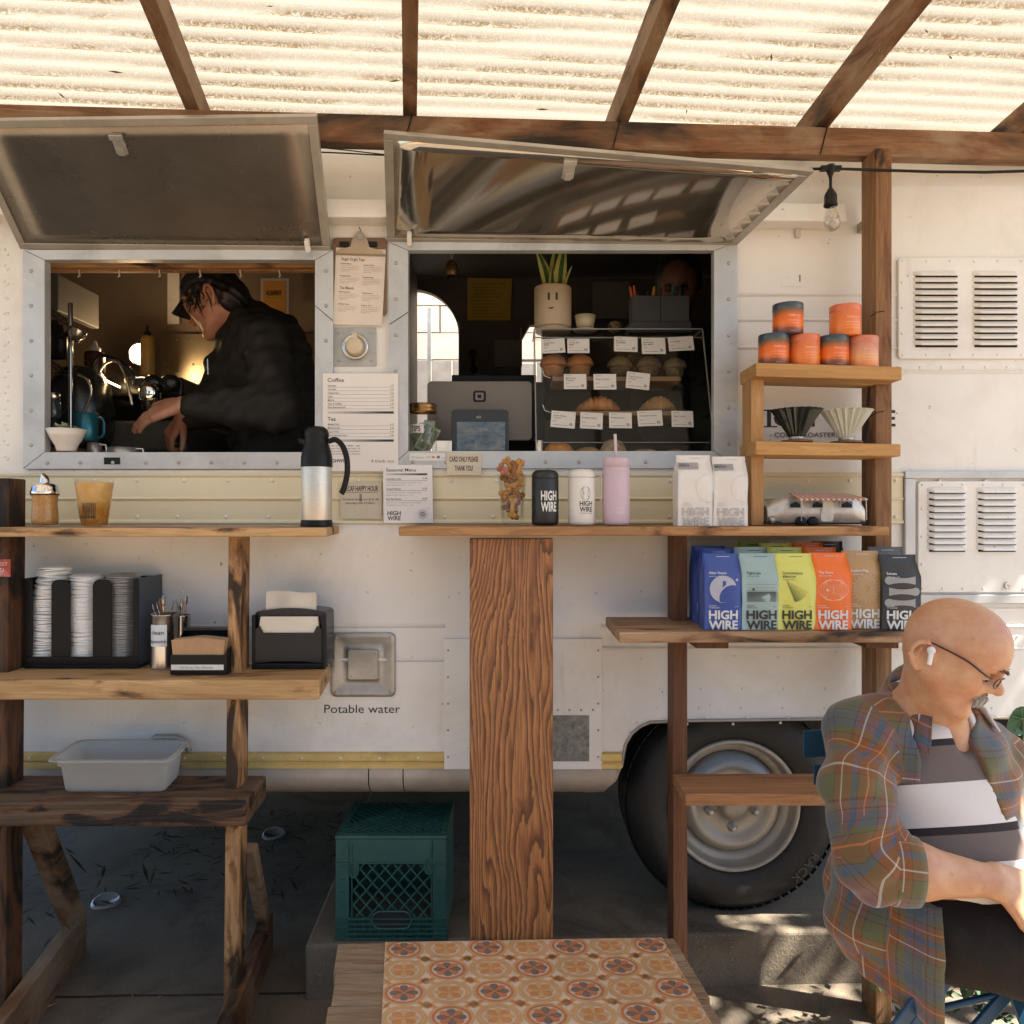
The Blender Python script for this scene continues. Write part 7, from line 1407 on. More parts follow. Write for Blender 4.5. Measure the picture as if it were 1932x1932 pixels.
# on top of the case
c = Vector((X(1043, 2.80), 2.80, zt_+.0045)); r_ = 35*2.80/F; hp_ = Z(543, 2.80)-c.z
pl = thing('planter_pot', 'speckled cream planter pot with a drawn smiling face', 'pot', c); m_pot = M('speckled_clay', (.44, .34, .225), .6, 0, .10, 300)
obj('pot_body', MB().lathe([(0, .018), (r_*.96, .018), (r_, .022), (r_, hp_-.003), (r_*.98, hp_), (r_*.92, hp_), (r_*.92, hp_-.02), (0, hp_-.02)], n=36), m_pot, pl, world=False); obj('saucer', MB().lathe([(0, 0), (r_*.90, 0), (r_*.95, .004), (r_*.95, .015), (r_*.86, .0175)], n=36), m_pot, pl, world=False)
g = MB(); f = cylfn(0, 0, r_+.0006, 0, 0)
for x in (-.022, .0065): g.add([f(x, hp_*.63), f(x+.0075, hp_*.63), f(x+.0075, hp_*.79), f(x, hp_*.79)], [(0, 1, 2, 3)])
g.add([f(-.010+.010*math.cos(q), hp_*.47+.006*math.sin(q)) for q in [math.pi+math.pi*i/10 for i in range(11)]], [list(range(11))]); obj('drawn_face', g, m_ink, pl, world=False)
sn = thing('snake_plant', 'snake plant with yellow edged leaves in the planter pot', 'plant', c+Vector((0, 0, hp_-.02)))
m_leaf = M('snake_leaf', (.03, .075, .03), .4, 0, .5, 40); m_ledge = M('snake_leaf_edge', (.34, .34, .09), .45)
for dx, dy, lean, L, w_, tw in ((-.014, 0, -.20, .175, .022, .2), (.010, .01, .03, .205, .027, -.2), (.026, -.005, .08, .19, .025, .4), (.030, .01, .26, .11, .013, -.5), (-.002, -.012, .0, .10, .014, .1), (-.022, .012, -.10, .15, .013, .6)):
    for nm, mt_, ws, yo in (('leaf', m_leaf, .72, -.0009), ('leaf_margin', m_ledge, 1., 0)):
        g = MB(); b = c+Vector((dx, dy, hp_-.024)); R_ = Matrix.Rotation(tw, 3, 'Z')
        def lf(p, q_):
            wv = w_*ws*(math.sin(math.pi*min(1, q_*.86+.16))**.7); return b+Vector((lean*L*q_*q_*1.4, 0, L*q_))+R_ @ Vector(((p-.5)*2*wv, abs(p-.5)*.012+yo, 0))
        g.grid(lf, 4, 12); o = obj(nm, g, mt_, sn if nm == 'leaf' else par_, world=True); par_ = o if nm == 'leaf' else par_
c = Vector((X(1104, 2.78), 2.78, zt_+.0045)); sp2 = thing('small_pot', 'small cream cup-shaped pot on a saucer', 'pot', c); r2 = 20*2.78/F; m_cream = M('cream_glaze', (.46, .38, .25), .4, 0, .05); obj('pot_body', MB().lathe([(0, .008), (r2*.72, .008), (r2, .058), (r2*.93, .058), (0, .03)], n=26), m_cream, sp2, world=False); obj('saucer', MB().lathe([(0, 0), (r2*1.0, 0), (r2*1.15, .006), (r2*1.1, .0075)], n=26), m_cream, sp2, world=False)
c = Vector((X(1160, 2.8), 2.80, zt_+.026)); g = MB(); q = random.Random(9)
for i in range(14):
    R_ = Matrix.Rotation(q.uniform(0, 6), 3, 'X') @ Matrix.Rotation(q.uniform(0, 6), 3, 'Z'); g.tube([c+R_ @ Vector((.033*math.cos(k_*math.pi/9), .030*math.sin(k_*math.pi/9), 0))*(1 if False else .72) for k_ in range(18)], .0022, 5, True)
single('wire_ball', g, M('ball_wire', (.18, .14, .06), .3, .8, .5, 60), 'loose ball of gold and green wire on the case', 'ball')
ob = thing('pen_organiser', 'dark grey desk box full of pens on the pastry case', 'organiser', (X(1245, 2.82), 2.82, zt_+.0045)); z0 = zt_+.0045
g = MB(); x0, x1 = X(1193, 2.8), X(1300, 2.8); zt3 = Z(557, 2.8)
m_box = M('organiser_grey', (.040, .042, .044), .6)
for a, b in ((x0, (x0+x1)/2-.001), ((x0+x1)/2+.001, x1)):
    g = MB(); g.box(a, b, 2.80, 2.803, z0+.045, zt3); g.box(a, b, 2.877, 2.88, z0+.045, zt3); g.box(a, a+.003, 2.8035, 2.8765, z0+.045, zt3); g.box(b-.003, b, 2.8035, 2.8765, z0+.045, zt3); g.box(a, b, 2.80, 2.88, z0+.040, z0+.0445); obj('bin', g, m_box, ob)
g = MB(); g.box(x0-.012, x1+.008, 2.79, 2.89, z0, z0+.0395); obj('base_box', g, m_box, ob, bevel=.002)
for i, (x, col, nm, h_2, ln) in enumerate(((1275, (.55, .11, .03), 'orange red', .055, -.1), (1262, (.5, .12, .04), 'red capped', .05, -.15), (1300, (.05, .05, .05), 'black', .038, -.2), (1345, (.6, .28, .04), 'yellow orange', .05, .15), (1322, (.04, .05, .07), 'navy', .034, .1), (1375, (.06, .06, .06), 'grey', .045, .2), (1455, (.02, .20, .10), 'green', .055, .02), (1500, (.03, .05, .06), 'dark teal', .05, -.05))):
    b = Vector((X(up3(x), 2.83), 2.84, zt3-.05)); d = Vector((ln, .1, 1)).normalized(); g = MB(); g.tube([b, b+d*(h_2+.03), b+d*(h_2+.05)], [.0055, .0055, .003], 8); single('pen', g, M('pen_'+nm.split()[0], col, .35), nm+' pen standing in the grey desk box', 'pen', 'pens in the desk box', loc=tuple(b))
# ---------------------------------------------------------------- people
def skin_mat(name, col, red):
    t = NT(name); v = t.co(); a = t.noise(v, 28, 5, .6); b = t.noise(v, 160, 4, .6); c = t.ramp(a, [(.35, col), (.68, red)]); c = t.mix(t.math('MULTIPLY', t.ramp(t.noise(v, 70, 3, .5), [(.62, (0, 0, 0)), (.75, (1, 1, 1))]), .35), c, sc(red, .6))
    t.l(c, t.b.inputs[0]); t.set(Roughness=.46); t.b.inputs['Subsurface Weight'].default_value = .12; t.b.inputs['Subsurface Radius'].default_value = (.012, .005, .003); t.b.inputs['Subsurface Scale'].default_value = .6
    t.bump(t.math('ADD', b, t.math('MULTIPLY', t.noise(t.co((1, 1, 2.4)), 60, 5, .7, 1.2), 1.2)), .28, .002); return t.mat
m_skin = skin_mat('skin', (.52, .295, .165), (.46, .205, .105)); m_skin2 = skin_mat('skin_light', (.50, .25, .16), (.42, .18, .11)); m_skin3 = skin_mat('skin_in_dark', (.16, .075, .045), (.13, .055, .03))  # third tone is darkened for the face in the unlit interior
def plaid_mat():
    t = NT('plaid_flannel'); at = t.n('Attribute'); at.attribute_name = 'pat'; s_ = t.sep(at.outputs['Vector'])
    def band(x, off):
        f = t.math('FRACT', t.math('ADD', t.math('MULTIPLY', x, 6.2), off)); O, G_, B_, L_, W_, Or, K = (.19, .072, .020), (.105, .105, .045), (.055, .090, .125), (.105, .105, .09), (.48, .42, .35), (.55, .16, .045), (.075, .035, .03)
        st = [(0., O), (.10, O), (.105, W_), (.118, O), (.19, O), (.195, K), (.205, G_), (.38, G_), (.385, K), (.40, L_), (.45, L_), (.455, K), (.47, L_), (.50, B_), (.58, B_), (.585, K), (.60, B_), (.68, G_), (.74, G_), (.745, K), (.76, O), (.83, O), (.835, Or), (.850, O), (.93, K), (.94, B_)]
        return t.ramp(f, st, 'CONSTANT')
    a = band(s_[0], .0); b = band(s_[1], .37); c = t.mix(.42, a, b); mx = t.mix(.22, t.mix(.5, a, b), t.mix(1., a, b, 'LIGHTEN')); tw = t.math('SINE', t.math('MULTIPLY', t.math('ADD', s_[0], s_[1]), 2600.))
    n = t.noise(t.co(), 260, 3, .6); c = t.mix(t.math('MULTIPLY', n, .25), mx, (.09, .06, .05)); t.l(c, t.b.inputs[0]); t.set(Roughness=.85); t.b.inputs['Sheen Weight'].default_value = .25; t.b.inputs['Specular IOR Level'].default_value = .15; t.bump(n, .25, .002); return t.mat
m_plaid = plaid_mat()
def bone_attr(bones):
    """cloth coordinates (round the limb, along it); the pieces of one limb blend, limbs meet at a seam"""
    def f(V):
        best = np.full(len(V), 9.); out = np.zeros((len(V), 3))
        for limb in bones:
            num = np.zeros((len(V), 3)); den = np.zeros(len(V)); dm = np.full(len(V), 9.); a_ref = None
            for a, b, r, off in limb:
                a = np.array(a); b = np.array(b); ba = b-a; L = np.linalg.norm(ba); d = ba/L; p = V-a; tt = p@d; dist = np.linalg.norm(p-np.clip(tt, 0, L)[:, None]*d, axis=1)-r
                e1 = np.cross(d, [0, 1, 0]); e1 /= np.linalg.norm(e1); e2 = np.cross(d, e1); ang = np.arctan2(p@e1, -(p@e2)); 
                if a_ref is not None: ang = a_ref+(ang-a_ref+math.pi) % (2*math.pi)-math.pi
                else: a_ref = ang
                w = np.exp(-np.clip(dist+.03, 0, 1)/.011)+1e-12; num += w[:, None]*np.stack([ang*r, np.clip(tt, -.03, L+.03)+off, 0*tt], 1); den += w; dm = np.minimum(dm, dist)
            m = dm < best; best[m] = dm[m]; out[m] = (num/den[:, None])[m]
        return out
    return f
def add_head(s, C, R, k=1., nose=1., fat=0.):
    C = np.array(C); R = np.array(R); L = lambda f, l, u: C+R@np.array([f, l, u])*k
    s.ell(L(.004, 0, .0), (.104*k, .079*k, .098*k), R, .0); s.ell(L(.04, 0, .002), (.070*k, .068*k, .082*k), R, .03)
    s.ell(L(.026, 0, -.076), (.060*k, (.057+fat)*k, .070*k), R, .03)
    for q in (1, -1):
        s.cap(L(-.008, q*.056, -.072), L(.058, q*.020, -.130), .022*k, .018*k, .035); s.ell(L(.056, q*.042, -.052), (.026*k, .024*k, .022*k), R, .03); s.cap(L(.080, q*.042, -.012), L(.094, q*.010, -.014), .011*k, .011*k, .018)
    s.ell(L(.080, 0, -.132), (.022*k, .026*k, .020*k), R, .022); s.ell(L(.074, 0, -.088), (.022*k, .032*k, .020*k), R, .02); s.cap(L(.10, -.02, -.108), L(.10, .02, -.108), .007*k, .007*k, .012, 's')
    for q in (1, -1): s.ell(L(.092, q*.032, -.032), (.016*k, .020*k, .012*k), R, .018, 's')
    s.cap(L(.090, 0, -.018), L(.114*nose, 0, -.048), .009*k, .0125*k, .014); s.ell(L(.121*nose, 0, -.054), (.0145*k, .0145*k, .0125*k), R, .010)
    for q in (1, -1): s.ell(L(.102, q*.0145, -.059), (.012*k, .009*k, .010*k), R, .008); s.ell(L(.106, q*.008, -.068), (.006*k, .004*k, .005*k), R, .004, 's')
    s.cap(L(.094, .020, -.089), L(.100, 0, -.089), .0065*k, .0075*k, .008); s.cap(L(.094, -.020, -.089), L(.100, 0, -.089), .0065*k, .0075*k, .008)
    s.cap(L(.093, .018, -.0985), L(.095, 0, -.0995), .0065*k, .0075*k, .008); s.cap(L(.093, -.018, -.0985), L(.095, 0, -.0995), .0065*k, .0075*k, .008)
    s.cap(L(.094, .024, -.094), L(.106, 0, -.0935), .0018*k, .0018*k, .004, 's'); s.cap(L(.094, -.024, -.094), L(.106, 0, -.0935), .0018*k, .0018*k, .004, 's')
    for q in (1, -1):   # ears: plate, rim, inner fold, lobe
        s.ell(L(-.040, q*.080, -.045), (.019*k, .008*k, .030*k), R@np.array(Matrix.Rotation(-q*.35, 3, 'Z')), .012)
        rim = [L(-.022, q*.084, -.052), L(-.021, q*.086, -.030), L(-.028, q*.090, -.017), L(-.040, q*.096, -.012), L(-.054, q*.100, -.019), L(-.061, q*.100, -.036), L(-.058, q*.096, -.054), L(-.046, q*.090, -.070), L(-.036, q*.085, -.078)]
        s.chain(rim, [k*.0045]*3+[k*.0055]*4+[k*.006, k*.007], .004); 
        s.ell(L(-.036, q*.094, -.042), (.012*k, .010*k, .020*k), R, .005, 's'); s.cap(L(-.044, q*.092, -.028), L(-.043, q*.091, -.054), .0036*k, .0036*k, .004); s.cap(L(-.020, q*.082, -.046), L(-.023, q*.083, -.050), .006*k, .005*k, .005)
    return L
def frame(fwd, up=(0, 0, 1)):
    f = Vector(fwd).normalized(); l = Vector(up).cross(f).normalized(); u = f.cross(l); return np.array([[f.x, l.x, u.x], [f.y, l.y, u.y], [f.z, l.z, u.z]])
def add_hand(s, W, d, n, side, k=1., curl=.5, spread=.12):
    """palm from the wrist W along d, back of the hand towards n; five separate bent fingers"""
    d = Vector(d).normalized(); n = Vector(n); n = (n-d*n.dot(d)).normalized(); t_ = d.cross(n)*side; W = Vector(W)
    for q in (-.026, -.009, .008, .025): s.cap(W+t_*q*.7*k, W+d*.085*k+t_*q*1.05*k, .0155*k, .0125*k, .014)
    lens = ((.040, .026, .020), (.045, .029, .021), (.041, .027, .020), (.032, .021, .018))
    for i, q in enumerate((.027, .009, -.009, -.026)):
        p = W+d*(.088-.004*abs(i-1.3))*k+t_*q*k; dd = (d+t_*q*spread*9).normalized(); a = curl*.55
        for j, L in enumerate(lens[i]):
            a_ = a+curl*.75*j; v = dd*math.cos(a_)-n*math.sin(a_); e = p+v*L*k; s.cap(p, e, (.0098-.0010*j)*k, (.0092-.0012*j)*k, .004); p = e
    p = W+d*.022*k+t_*.030*k; 
    for L, ang, r0, r1 in ((.040, .75, .0150, .0115), (.030, .45, .0112, .010), (.024, .25, .0100, .0078)):
        v = d*math.cos(ang)+t_*math.sin(ang)-n*.35*curl; e = p+v.normalized()*L*k; s.cap(p, e, r0*k, r1*k, .006); p = e
# ---- seated man
man = thing('person', 'bald seated man in glasses, open plaid flannel shirt and striped polo looking down', 'person', P(1740, 1800, 1.52))
PH, AL = math.radians(26), math.radians(34)
Rm = frame((math.cos(PH)*math.cos(AL), -math.cos(PH)*math.sin(AL), -math.sin(PH))); Cm = np.array(P(1798, 1208, 1.475))
cf = np.array([.208, -.978, 0]); Ls = np.array([.978, .208, 0]); RT = np.array([cf, Ls, [0, 0, 1]]).T
Nb, Ch, Be, Pe = [np.array(P(*q)) for q in ((1748, 1345, 1.585), (1738, 1475, 1.58), (1748, 1590, 1.565), (1722, 1722, 1.56))]
sR, aR, eR, wR = [np.array(P(*q)) for q in ((1622, 1380, 1.535), (1614, 1490, 1.45), (1646, 1630, 1.385), (1868, 1661, 1.355))]
sL, eL, wL = [np.array(P(*q)) for q in ((1868, 1432, 1.63), (1975, 1610, 1.56), (1990, 1680, 1.42))]
h_ = .0045
s = SDF((.50, 1.22, .60), (1.24, 1.92, 1.42), h_); Lh = add_head(s, Cm, Rm, .855)
s.chain([np.array(P(1768, 1240, 1.49)), np.array(P(1757, 1298, 1.52)), Nb], [.054, .049, .060], .03); s.cap(Lh(-.005, 0, -.09), (Nb+np.array([.020, -.055, -.03])), .024, .034, .03)
s.ell(Ch+cf*.005, (.105, .150, .14), RT, .05); s.ell(Be+cf*.02, (.125, .14, .13), RT, .05); s.cap(Nb, sR, .05, .055, .04); s.cap(Nb, sL, .05, .055, .04); s.chain([sR, aR, eR], [.05, .046, .044], .03); s.chain([sL, eL], [.05, .045], .03)
m1 = eR+(wR-eR)*.35; s.chain([eR, m1, wR], [.043, .048, .0275], .02); s.chain([eL, wL], [.043, .028], .02)
add_hand(s, wR+(wR-eR)/np.linalg.norm(wR-eR)*.012, (.93, .12, -.34), (.25, -.75, .6), 1, 1.0, .55, .05); add_hand(s, wL, (-.1, -.9, -.3), (.2, -.2, .95), -1, 1., .5)
s_body = s; sdfobj('body', s, m_skin, man, None, 1)
def hloc(f, l, u): return Vector(Lh(f, l, u))
def surf(l, u, out=0.):      # forward distance of the skin at side l, height u (head coordinates)
    for i in range(160):
        f = .150-i*.0008; q = np.round((Lh(f, l, u)-s_body.lo)/s_body.h).astype(int)
        if s_body.d[tuple(q)] < 0: return hloc(f+.002+out, l, u)
    return hloc(.09, l, u)
Rm3 = Matrix(Rm.tolist())
for q in (1, -1):
    g = MB(); g.sph(hloc(.083, q*.031, -.032), .0098, 14, 10); o = obj('eye', g, M('eyeball', (.6, .55, .5), .15), man); g = MB(); g.sph(hloc(.0905, q*.0305, -.0385), .0045, 10, 6); obj('iris', g, m_dark, o)
    g = MB(); g.grid(lambda a, b: hloc(.083, q*.031, -.032)+Rm3 @ Vector((math.cos(-.42+b*1.5)*math.cos((a-.5)*2.6), math.cos(-.42+b*1.5)*math.sin((a-.5)*2.6), math.sin(-.42+b*1.5)))*.0108, 8, 5); obj('eyelid', g, m_skin, man)
    g = MB(); rb_ = random.Random(q+5)
    for i in range(46):
        t_ = rb_.random(); b = surf(q*(.012+.034*t_), -.010+.006*math.sin(t_*3)+rb_.uniform(-.003, .003)); g.tube([b, b+Rm3 @ Vector((.003, q*.008, rb_.uniform(-.001, .003)))], [.0007, .0002], 4)
    obj('eyebrow', g, M('grey_brow', (.14, .10, .07), .7), man, kind='stuff')
g = MB(); rb_ = random.Random(2); 
for i in range(260):
    t_ = rb_.uniform(-1, 1); b = surf(t_*.034, -.075-.014*abs(t_)+rb_.uniform(-.007, .004), .001); g.tube([b-Rm3 @ Vector((.004, 0, -.002)), b+Rm3 @ Vector((.004, 0, 0)), b+Rm3 @ Vector((.002, t_*.008, -.011))], [.0008, .0009, .0003], 4)
obj('moustache', g, M('white_whisker', (.40, .34, .27), .7), man, kind='stuff')
# glasses, earbud
gs = thing('glasses', 'thin wire reading glasses low on the seated man\'s nose', 'glasses', hloc(.1, 0, -.04)); m_wirem = M('glasses_wire', (.05, .035, .03), .3, .6)
def lens(q): return [hloc(.113-.006*abs(math.cos(a)*.018+q*.0)*20*0-.010*(abs(q*.030+.021*math.cos(a))/.05)**2+.004, q*.032+.0205*math.cos(a), -.034+.0125*math.sin(a)) for a in [2*math.pi*i/24 for i in range(24)]]
for q in (1, -1):
    l_ = lens(q); obj('lens_rim', MB().tube(l_, .0011, 6, True), m_wirem, gs); g = MB(); g.add(l_, [list(range(24))]); obj('lens', g, glassy('lens_glass', (.90, .92, .88), .18, .03), gs)
    obj('temple', MB().tube(smooth([hloc(.098, q*.055, -.026), hloc(.084, q*.068, -.024), hloc(.04, q*.083, -.012), hloc(-.020, q*.090, -.010), hloc(-.044, q*.092, -.012)], 5), .0017, 6), m_wirem, gs)
g = MB(); g.tube([hloc(.117, .011, -.026), hloc(.121, 0, -.023), hloc(.117, -.011, -.026)], .0012, 6); obj('bridge', g, m_wirem, gs)
eb = thing('earbud', 'white wireless earbud in the seated man\'s ear', 'earbud', hloc(-.012, -.092, -.045)); a = P(1758, 1226, 1); b = P(1753, 1252, 1)
e0 = hloc(-.032, -.094, -.046); Ye = e0.y-.012; g = MB(); g.tube([P(1757.5, 1227, Ye), P(1753, 1253, Ye)], [.0048, .0040], 10); g.sph(P(1757, 1226, Ye+.005), .0078, 12, 8); obj('stem', g, M('white_earbud', (.68, .66, .63), .25), eb)
# polo shirt
t = NT('striped_polo'); at_ = t.n('Attribute'); at_.attribute_name = 'pat'; z_ = t.sep(at_.outputs['Vector'])[2]; nz = t.noise(t.co(), 220, 3, .6)
Wt, Gy, Bk = (.62, .575, .54), (.135, .105, .095), (.022, .018, .020)
c = t.ramp(z_, [(0, Wt), (.085, Bk), (.125, Gy), (.335, Wt), (.585, Bk), (.63, Gy), (.80, Wt)], 'CONSTANT'); t.l(t.mix(t.math('MULTIPLY', nz, .12), c, (.2, .18, .17)), t.b.inputs[0]); t.set(Roughness=.9); t.b.inputs['Specular IOR Level'].default_value = .15; t.bump(nz, .2, .002); m_polo = t.mat
def zv_attr(V):
    v = 965+(HC-V[:, 2])*F/V[:, 1]; sx = (V-Be)@Ls; t0 = (v+sx*70-1362)/(1690-1362); return np.stack([V[:, 0]*0, V[:, 0]*0, np.clip(t0, .001, .999)], 1)
def folds(s, lo, hi, fn): s.ev(lo, hi, fn, 0, 'x')
s = SDF((.55, 1.25, .60), (1.15, 1.90, 1.22), .005); s.ell(Ch+cf*.012, (.122, .168, .165), RT, .05); s.ell(Be+cf*.035, (.150, .160, .150), RT, .06); s.cap(Nb-np.array([0, 0, .035]), sR, .055, .06, .05); s.cap(Nb-np.array([0, 0, .035]), sL, .055, .06, .05); s.cap(Nb+cf*.02-np.array([0, 0, .03]), Nb+cf*.01, .078, .070, .03)
ax = [s.lo[a]+s.h*np.arange(s.n[a]) for a in range(3)]; gx, gy, gz = np.meshgrid(*ax, indexing='ij', sparse=True)
s.d += (.0035*np.sin(gz*46+(gx*.7+gy)*20)*np.sin(gx*18-gy*9)).astype(np.float32)
s.d = np.maximum(s.d, (.835-.10*(gx-Be[0])-gz).astype(np.float32)); s.cap(Nb+cf*.05+np.array([0, 0, .01]), Nb+cf*.115-np.array([0, 0, .035]), .040, .020, .012, 's'); sdfobj('polo_shirt', s, m_polo, man, zv_attr, 1)
g = MB()      # polo collar and placket
def torso_front(a, v, out):   # point on the polo front: a across, v picture height
    return None
for q in (1, -1):
    c0 = Nb+np.array([0, 0, .028]); rows_ = []
    for i in range(9):
        th_ = (i/8)*2.05; dd = cf*math.cos(math.pi-th_)*1.0+Ls*q*math.sin(math.pi-th_)*1.0 if False else -cf*math.cos(th_)+Ls*q*math.sin(th_); up_ = np.array([0, 0, .014-.030*(i/8)]); r1 = .074+.010*(i/8); fr_ = cf*(.034*(i/8)); rows_.append((Vector(c0+dd*r1+up_+fr_+np.array([0, 0, .012])), Vector(c0+dd*(r1+.026)+up_+fr_-np.array([0, 0, .022+.010*(i/8)]))))
    g.add([p for r_ in rows_ for p in r_], [(2*i, 2*i+1, 2*i+3, 2*i+2) for i in range(8)], True)
o = obj('polo_collar', g, M('collar_white', (.55, .50, .48), .9), man); sm = o.modifiers.new('s', 'SOLIDIFY'); sm.thickness = .004; sm.offset = 0
# flannel shirt
s = SDF((.50, 1.20, .62), (1.36, 1.94, 1.28), .005); cpad = .016
s.ell(Ch+cf*.004, (.122+cpad, .175+cpad, .168+cpad), RT, .05); s.ell(Be+cf*.012, (.140+cpad, .165+cpad, .150+cpad), RT, .06); s.ell(Pe+cf*.0, (.130+cpad, .165+cpad, .12), RT, .06); s.cap(Nb-np.array([0, 0, .02]), sR, .058, .068, .05); s.cap(Nb-np.array([-.02, 0, .055]), sL, .045, .066, .05); s.cap(Nb-np.array([.012, 0, .04]), Nb+np.array([-.022, .02, .0]), .080, .066, .03)
ax = [s.lo[a]+s.h*np.arange(s.n[a]) for a in range(3)]; gx, gy, gz = np.meshgrid(*ax, indexing='ij', sparse=True)
s.d += (.005*np.sin(gz*34+gx*26)*np.sin(gx*16-gy*22+gz*5)+.003*np.sin(gz*70-gx*40+gy*12)).astype(np.float32)
fx = (gx-Be[0])*cf[0]+(gy-Be[1])*cf[1]; sx = (gx-Be[0])*Ls[0]+(gy-Be[1])*Ls[1]
wid = np.clip(.064-(gz-1.04)*.12, .058, .076); cen = np.clip(-.028-(gz-1.04)*.08, -.035, -.016)
s.d = np.maximum(s.d, -np.maximum(np.abs(sx-cen)-wid, -(fx-.0))).astype(np.float32)
s.cap(Nb+cf*.02+np.array([0, 0, .0]), Nb+np.array([0, 0, .12]), .074, .080, .006, 's'); s.cap(P(1800, 1405, 1.45), P(1846, 1322, 1.44), .058, .100, .006, 's')
cu = eR+(wR-eR)*.24; dw = (wR-eR)/np.linalg.norm(wR-eR); d0 = s.d; s.d = np.full_like(d0, 1.); sh0 = sR+(Nb-sR)*.25
s.chain([sh0, sR+np.array([.010, .008, -.010]), aR, eR, cu+dw*.03], [.062, .064, .061, .058, .052], .03); s.chain([sL+(Nb-sL)*.25, sL, (sL+eL)/2+np.array([.01, 0, 0]), eL], [.062, .068, .066, .062], .03)
s.d += (.0050*np.sin(gz*60+gx*38-gy*25)*np.sin(gx*22+gz*8)+.0035*np.sin(gz*95-gx*60)).astype(np.float32); hh = np.maximum(.016-np.abs(d0-s.d), 0)/.016; s.d = (np.minimum(d0, s.d)-hh*hh*.004).astype(np.float32)
s.cap(cu-dw*.020, cu+dw*.10, .050, .050, .004, 's'); s.ev(cu-.08, cu+.12, lambda x, y, z: (x-cu[0])*dw[0]+(y-cu[1])*dw[1]+(z-cu[2])*dw[2]-.014, 0, 'i', 0)
q1 = .3+np.linalg.norm(aR-sh0); q2 = q1+np.linalg.norm(eR-aR); tb_ = bone_attr([[(Pe-np.array([0, 0, .3]), Nb, .165, 0)], [(sh0, aR, .064, .3), (aR, eR, .064, q1), (eR, cu+dw*.05, .064, q2)], [(sL, eL, .066, .3)]]); sdfobj('flannel_shirt', s, m_plaid, man, tb_, 1)
# shirt tail hanging at the near side, collar, facings
def gridattr(name, fn, nu, nv, mat, par, ua_, va_, th_=.004, uo=0, vo=0):
    V = np.array([fn(i/nu, j/nv) for j in range(nv+1) for i in range(nu+1)]); Fq = np.array([(j*(nu+1)+i, j*(nu+1)+i+1, (j+1)*(nu+1)+i+1, (j+1)*(nu+1)+i) for j in range(nv) for i in range(nu)])
    A = np.array([(uo+i/nu*ua_, vo+j/nv*va_, 0) for j in range(nv+1) for i in range(nu+1)]); off = np.array(ORG[par.name][0]); o = obj(name, npmesh(name, V-off, Fq, {'pat': A}), mat, par); sm = o.modifiers.new('s', 'SOLIDIFY'); sm.thickness = th_; sm.offset = 0; return o
def tail(a, b):
    th_ = math.radians(36+150*a); zt_ = P(1700, 1660, 1.5).z; fxx = .155*math.cos(th_)*1.05; hem = .612+.10*max(0, (.134-fxx)/.29)**1.0; z = zt_+(hem-zt_)*b; rip = .009*math.sin(a*23+b*1.5)*b+.005*math.sin(a*47)*b; A_, B_ = .185+.030*min(1, b*2.5)+rip, .150+.030*min(1, b*2)+rip; axp = Pe+np.array([.022+.062*b*b*a*.9, 0, 0]); p = axp+cf*A_*math.cos(th_)-Ls*B_*math.sin(th_); return (p[0], p[1], z)
gridattr('shirt_tail', tail, 60, 24, m_plaid, man, .46, .26, .005, .05, .02)
for q in (1, -1):
    def col(a, b, q=q):
        th_ = a*2.35; dd = -cf*math.cos(th_)+Ls*q*math.sin(th_); c0 = Nb+np.array([0, 0, .030]); r_ = .072+.022*a+b*(.024+.020*a); return tuple(c0+dd*r_+cf*.020*a+np.array([.006, 0, .058-(.066 if q < 0 else .15)*a-b*(.046+.020*a*a)]))
    gridattr('shirt_collar', col, 16, 4, m_plaid, man, .24, .05, .005, .02, .06)
def cuff(a, b):
    e1 = np.cross(dw, [0, 1, 0]); e1 /= np.linalg.norm(e1); e2 = np.cross(dw, e1); q = 2*math.pi*a; r_ = .0565+.004*math.sin(b*math.pi)+.002*math.sin(q*3); p = cu+dw*(-.034+.060*b)+(e1*math.cos(q)+e2*math.sin(q))*r_; return tuple(p)
gridattr('rolled_cuff', cuff, 36, 5, m_plaid, man, .36, .06, .006, .11, .10)
# trousers
m_trs = M('charcoal_trousers', (.020, .016, .014), .8, 0, .2, 30, bump=.15, bs=120, spec=.2); hR, kR, kL = np.array(P(1792, 1755, 1.475)), np.array(P(2100, 1815, 1.32)), np.array(P(2090, 1725, 1.56)); hL = np.array(P(1790, 1722, 1.66))
s = SDF((.60, 1.15, .40), (1.36, 1.92, .98), .0065); s.ell(Pe+cf*.01+np.array([.02, 0, .02]), (.140, .148, .115), RT, .05); s.chain([hR, (hR+kR)/2, kR], [.090, .083, .072], .04); s.chain([hL, kL], [.088, .074], .04); s.cap(kR, kR+np.array([-.03, .02, -.35]), .070, .05, .03)
ax = [s.lo[a]+s.h*np.arange(s.n[a]) for a in range(3)]; gx, gy, gz = np.meshgrid(*ax, indexing='ij', sparse=True); s.d += (.004*np.sin(gx*28+gz*46)*np.sin(gz*20-gy*30)).astype(np.float32); sdfobj('trousers', s, m_trs, man, None, 1)
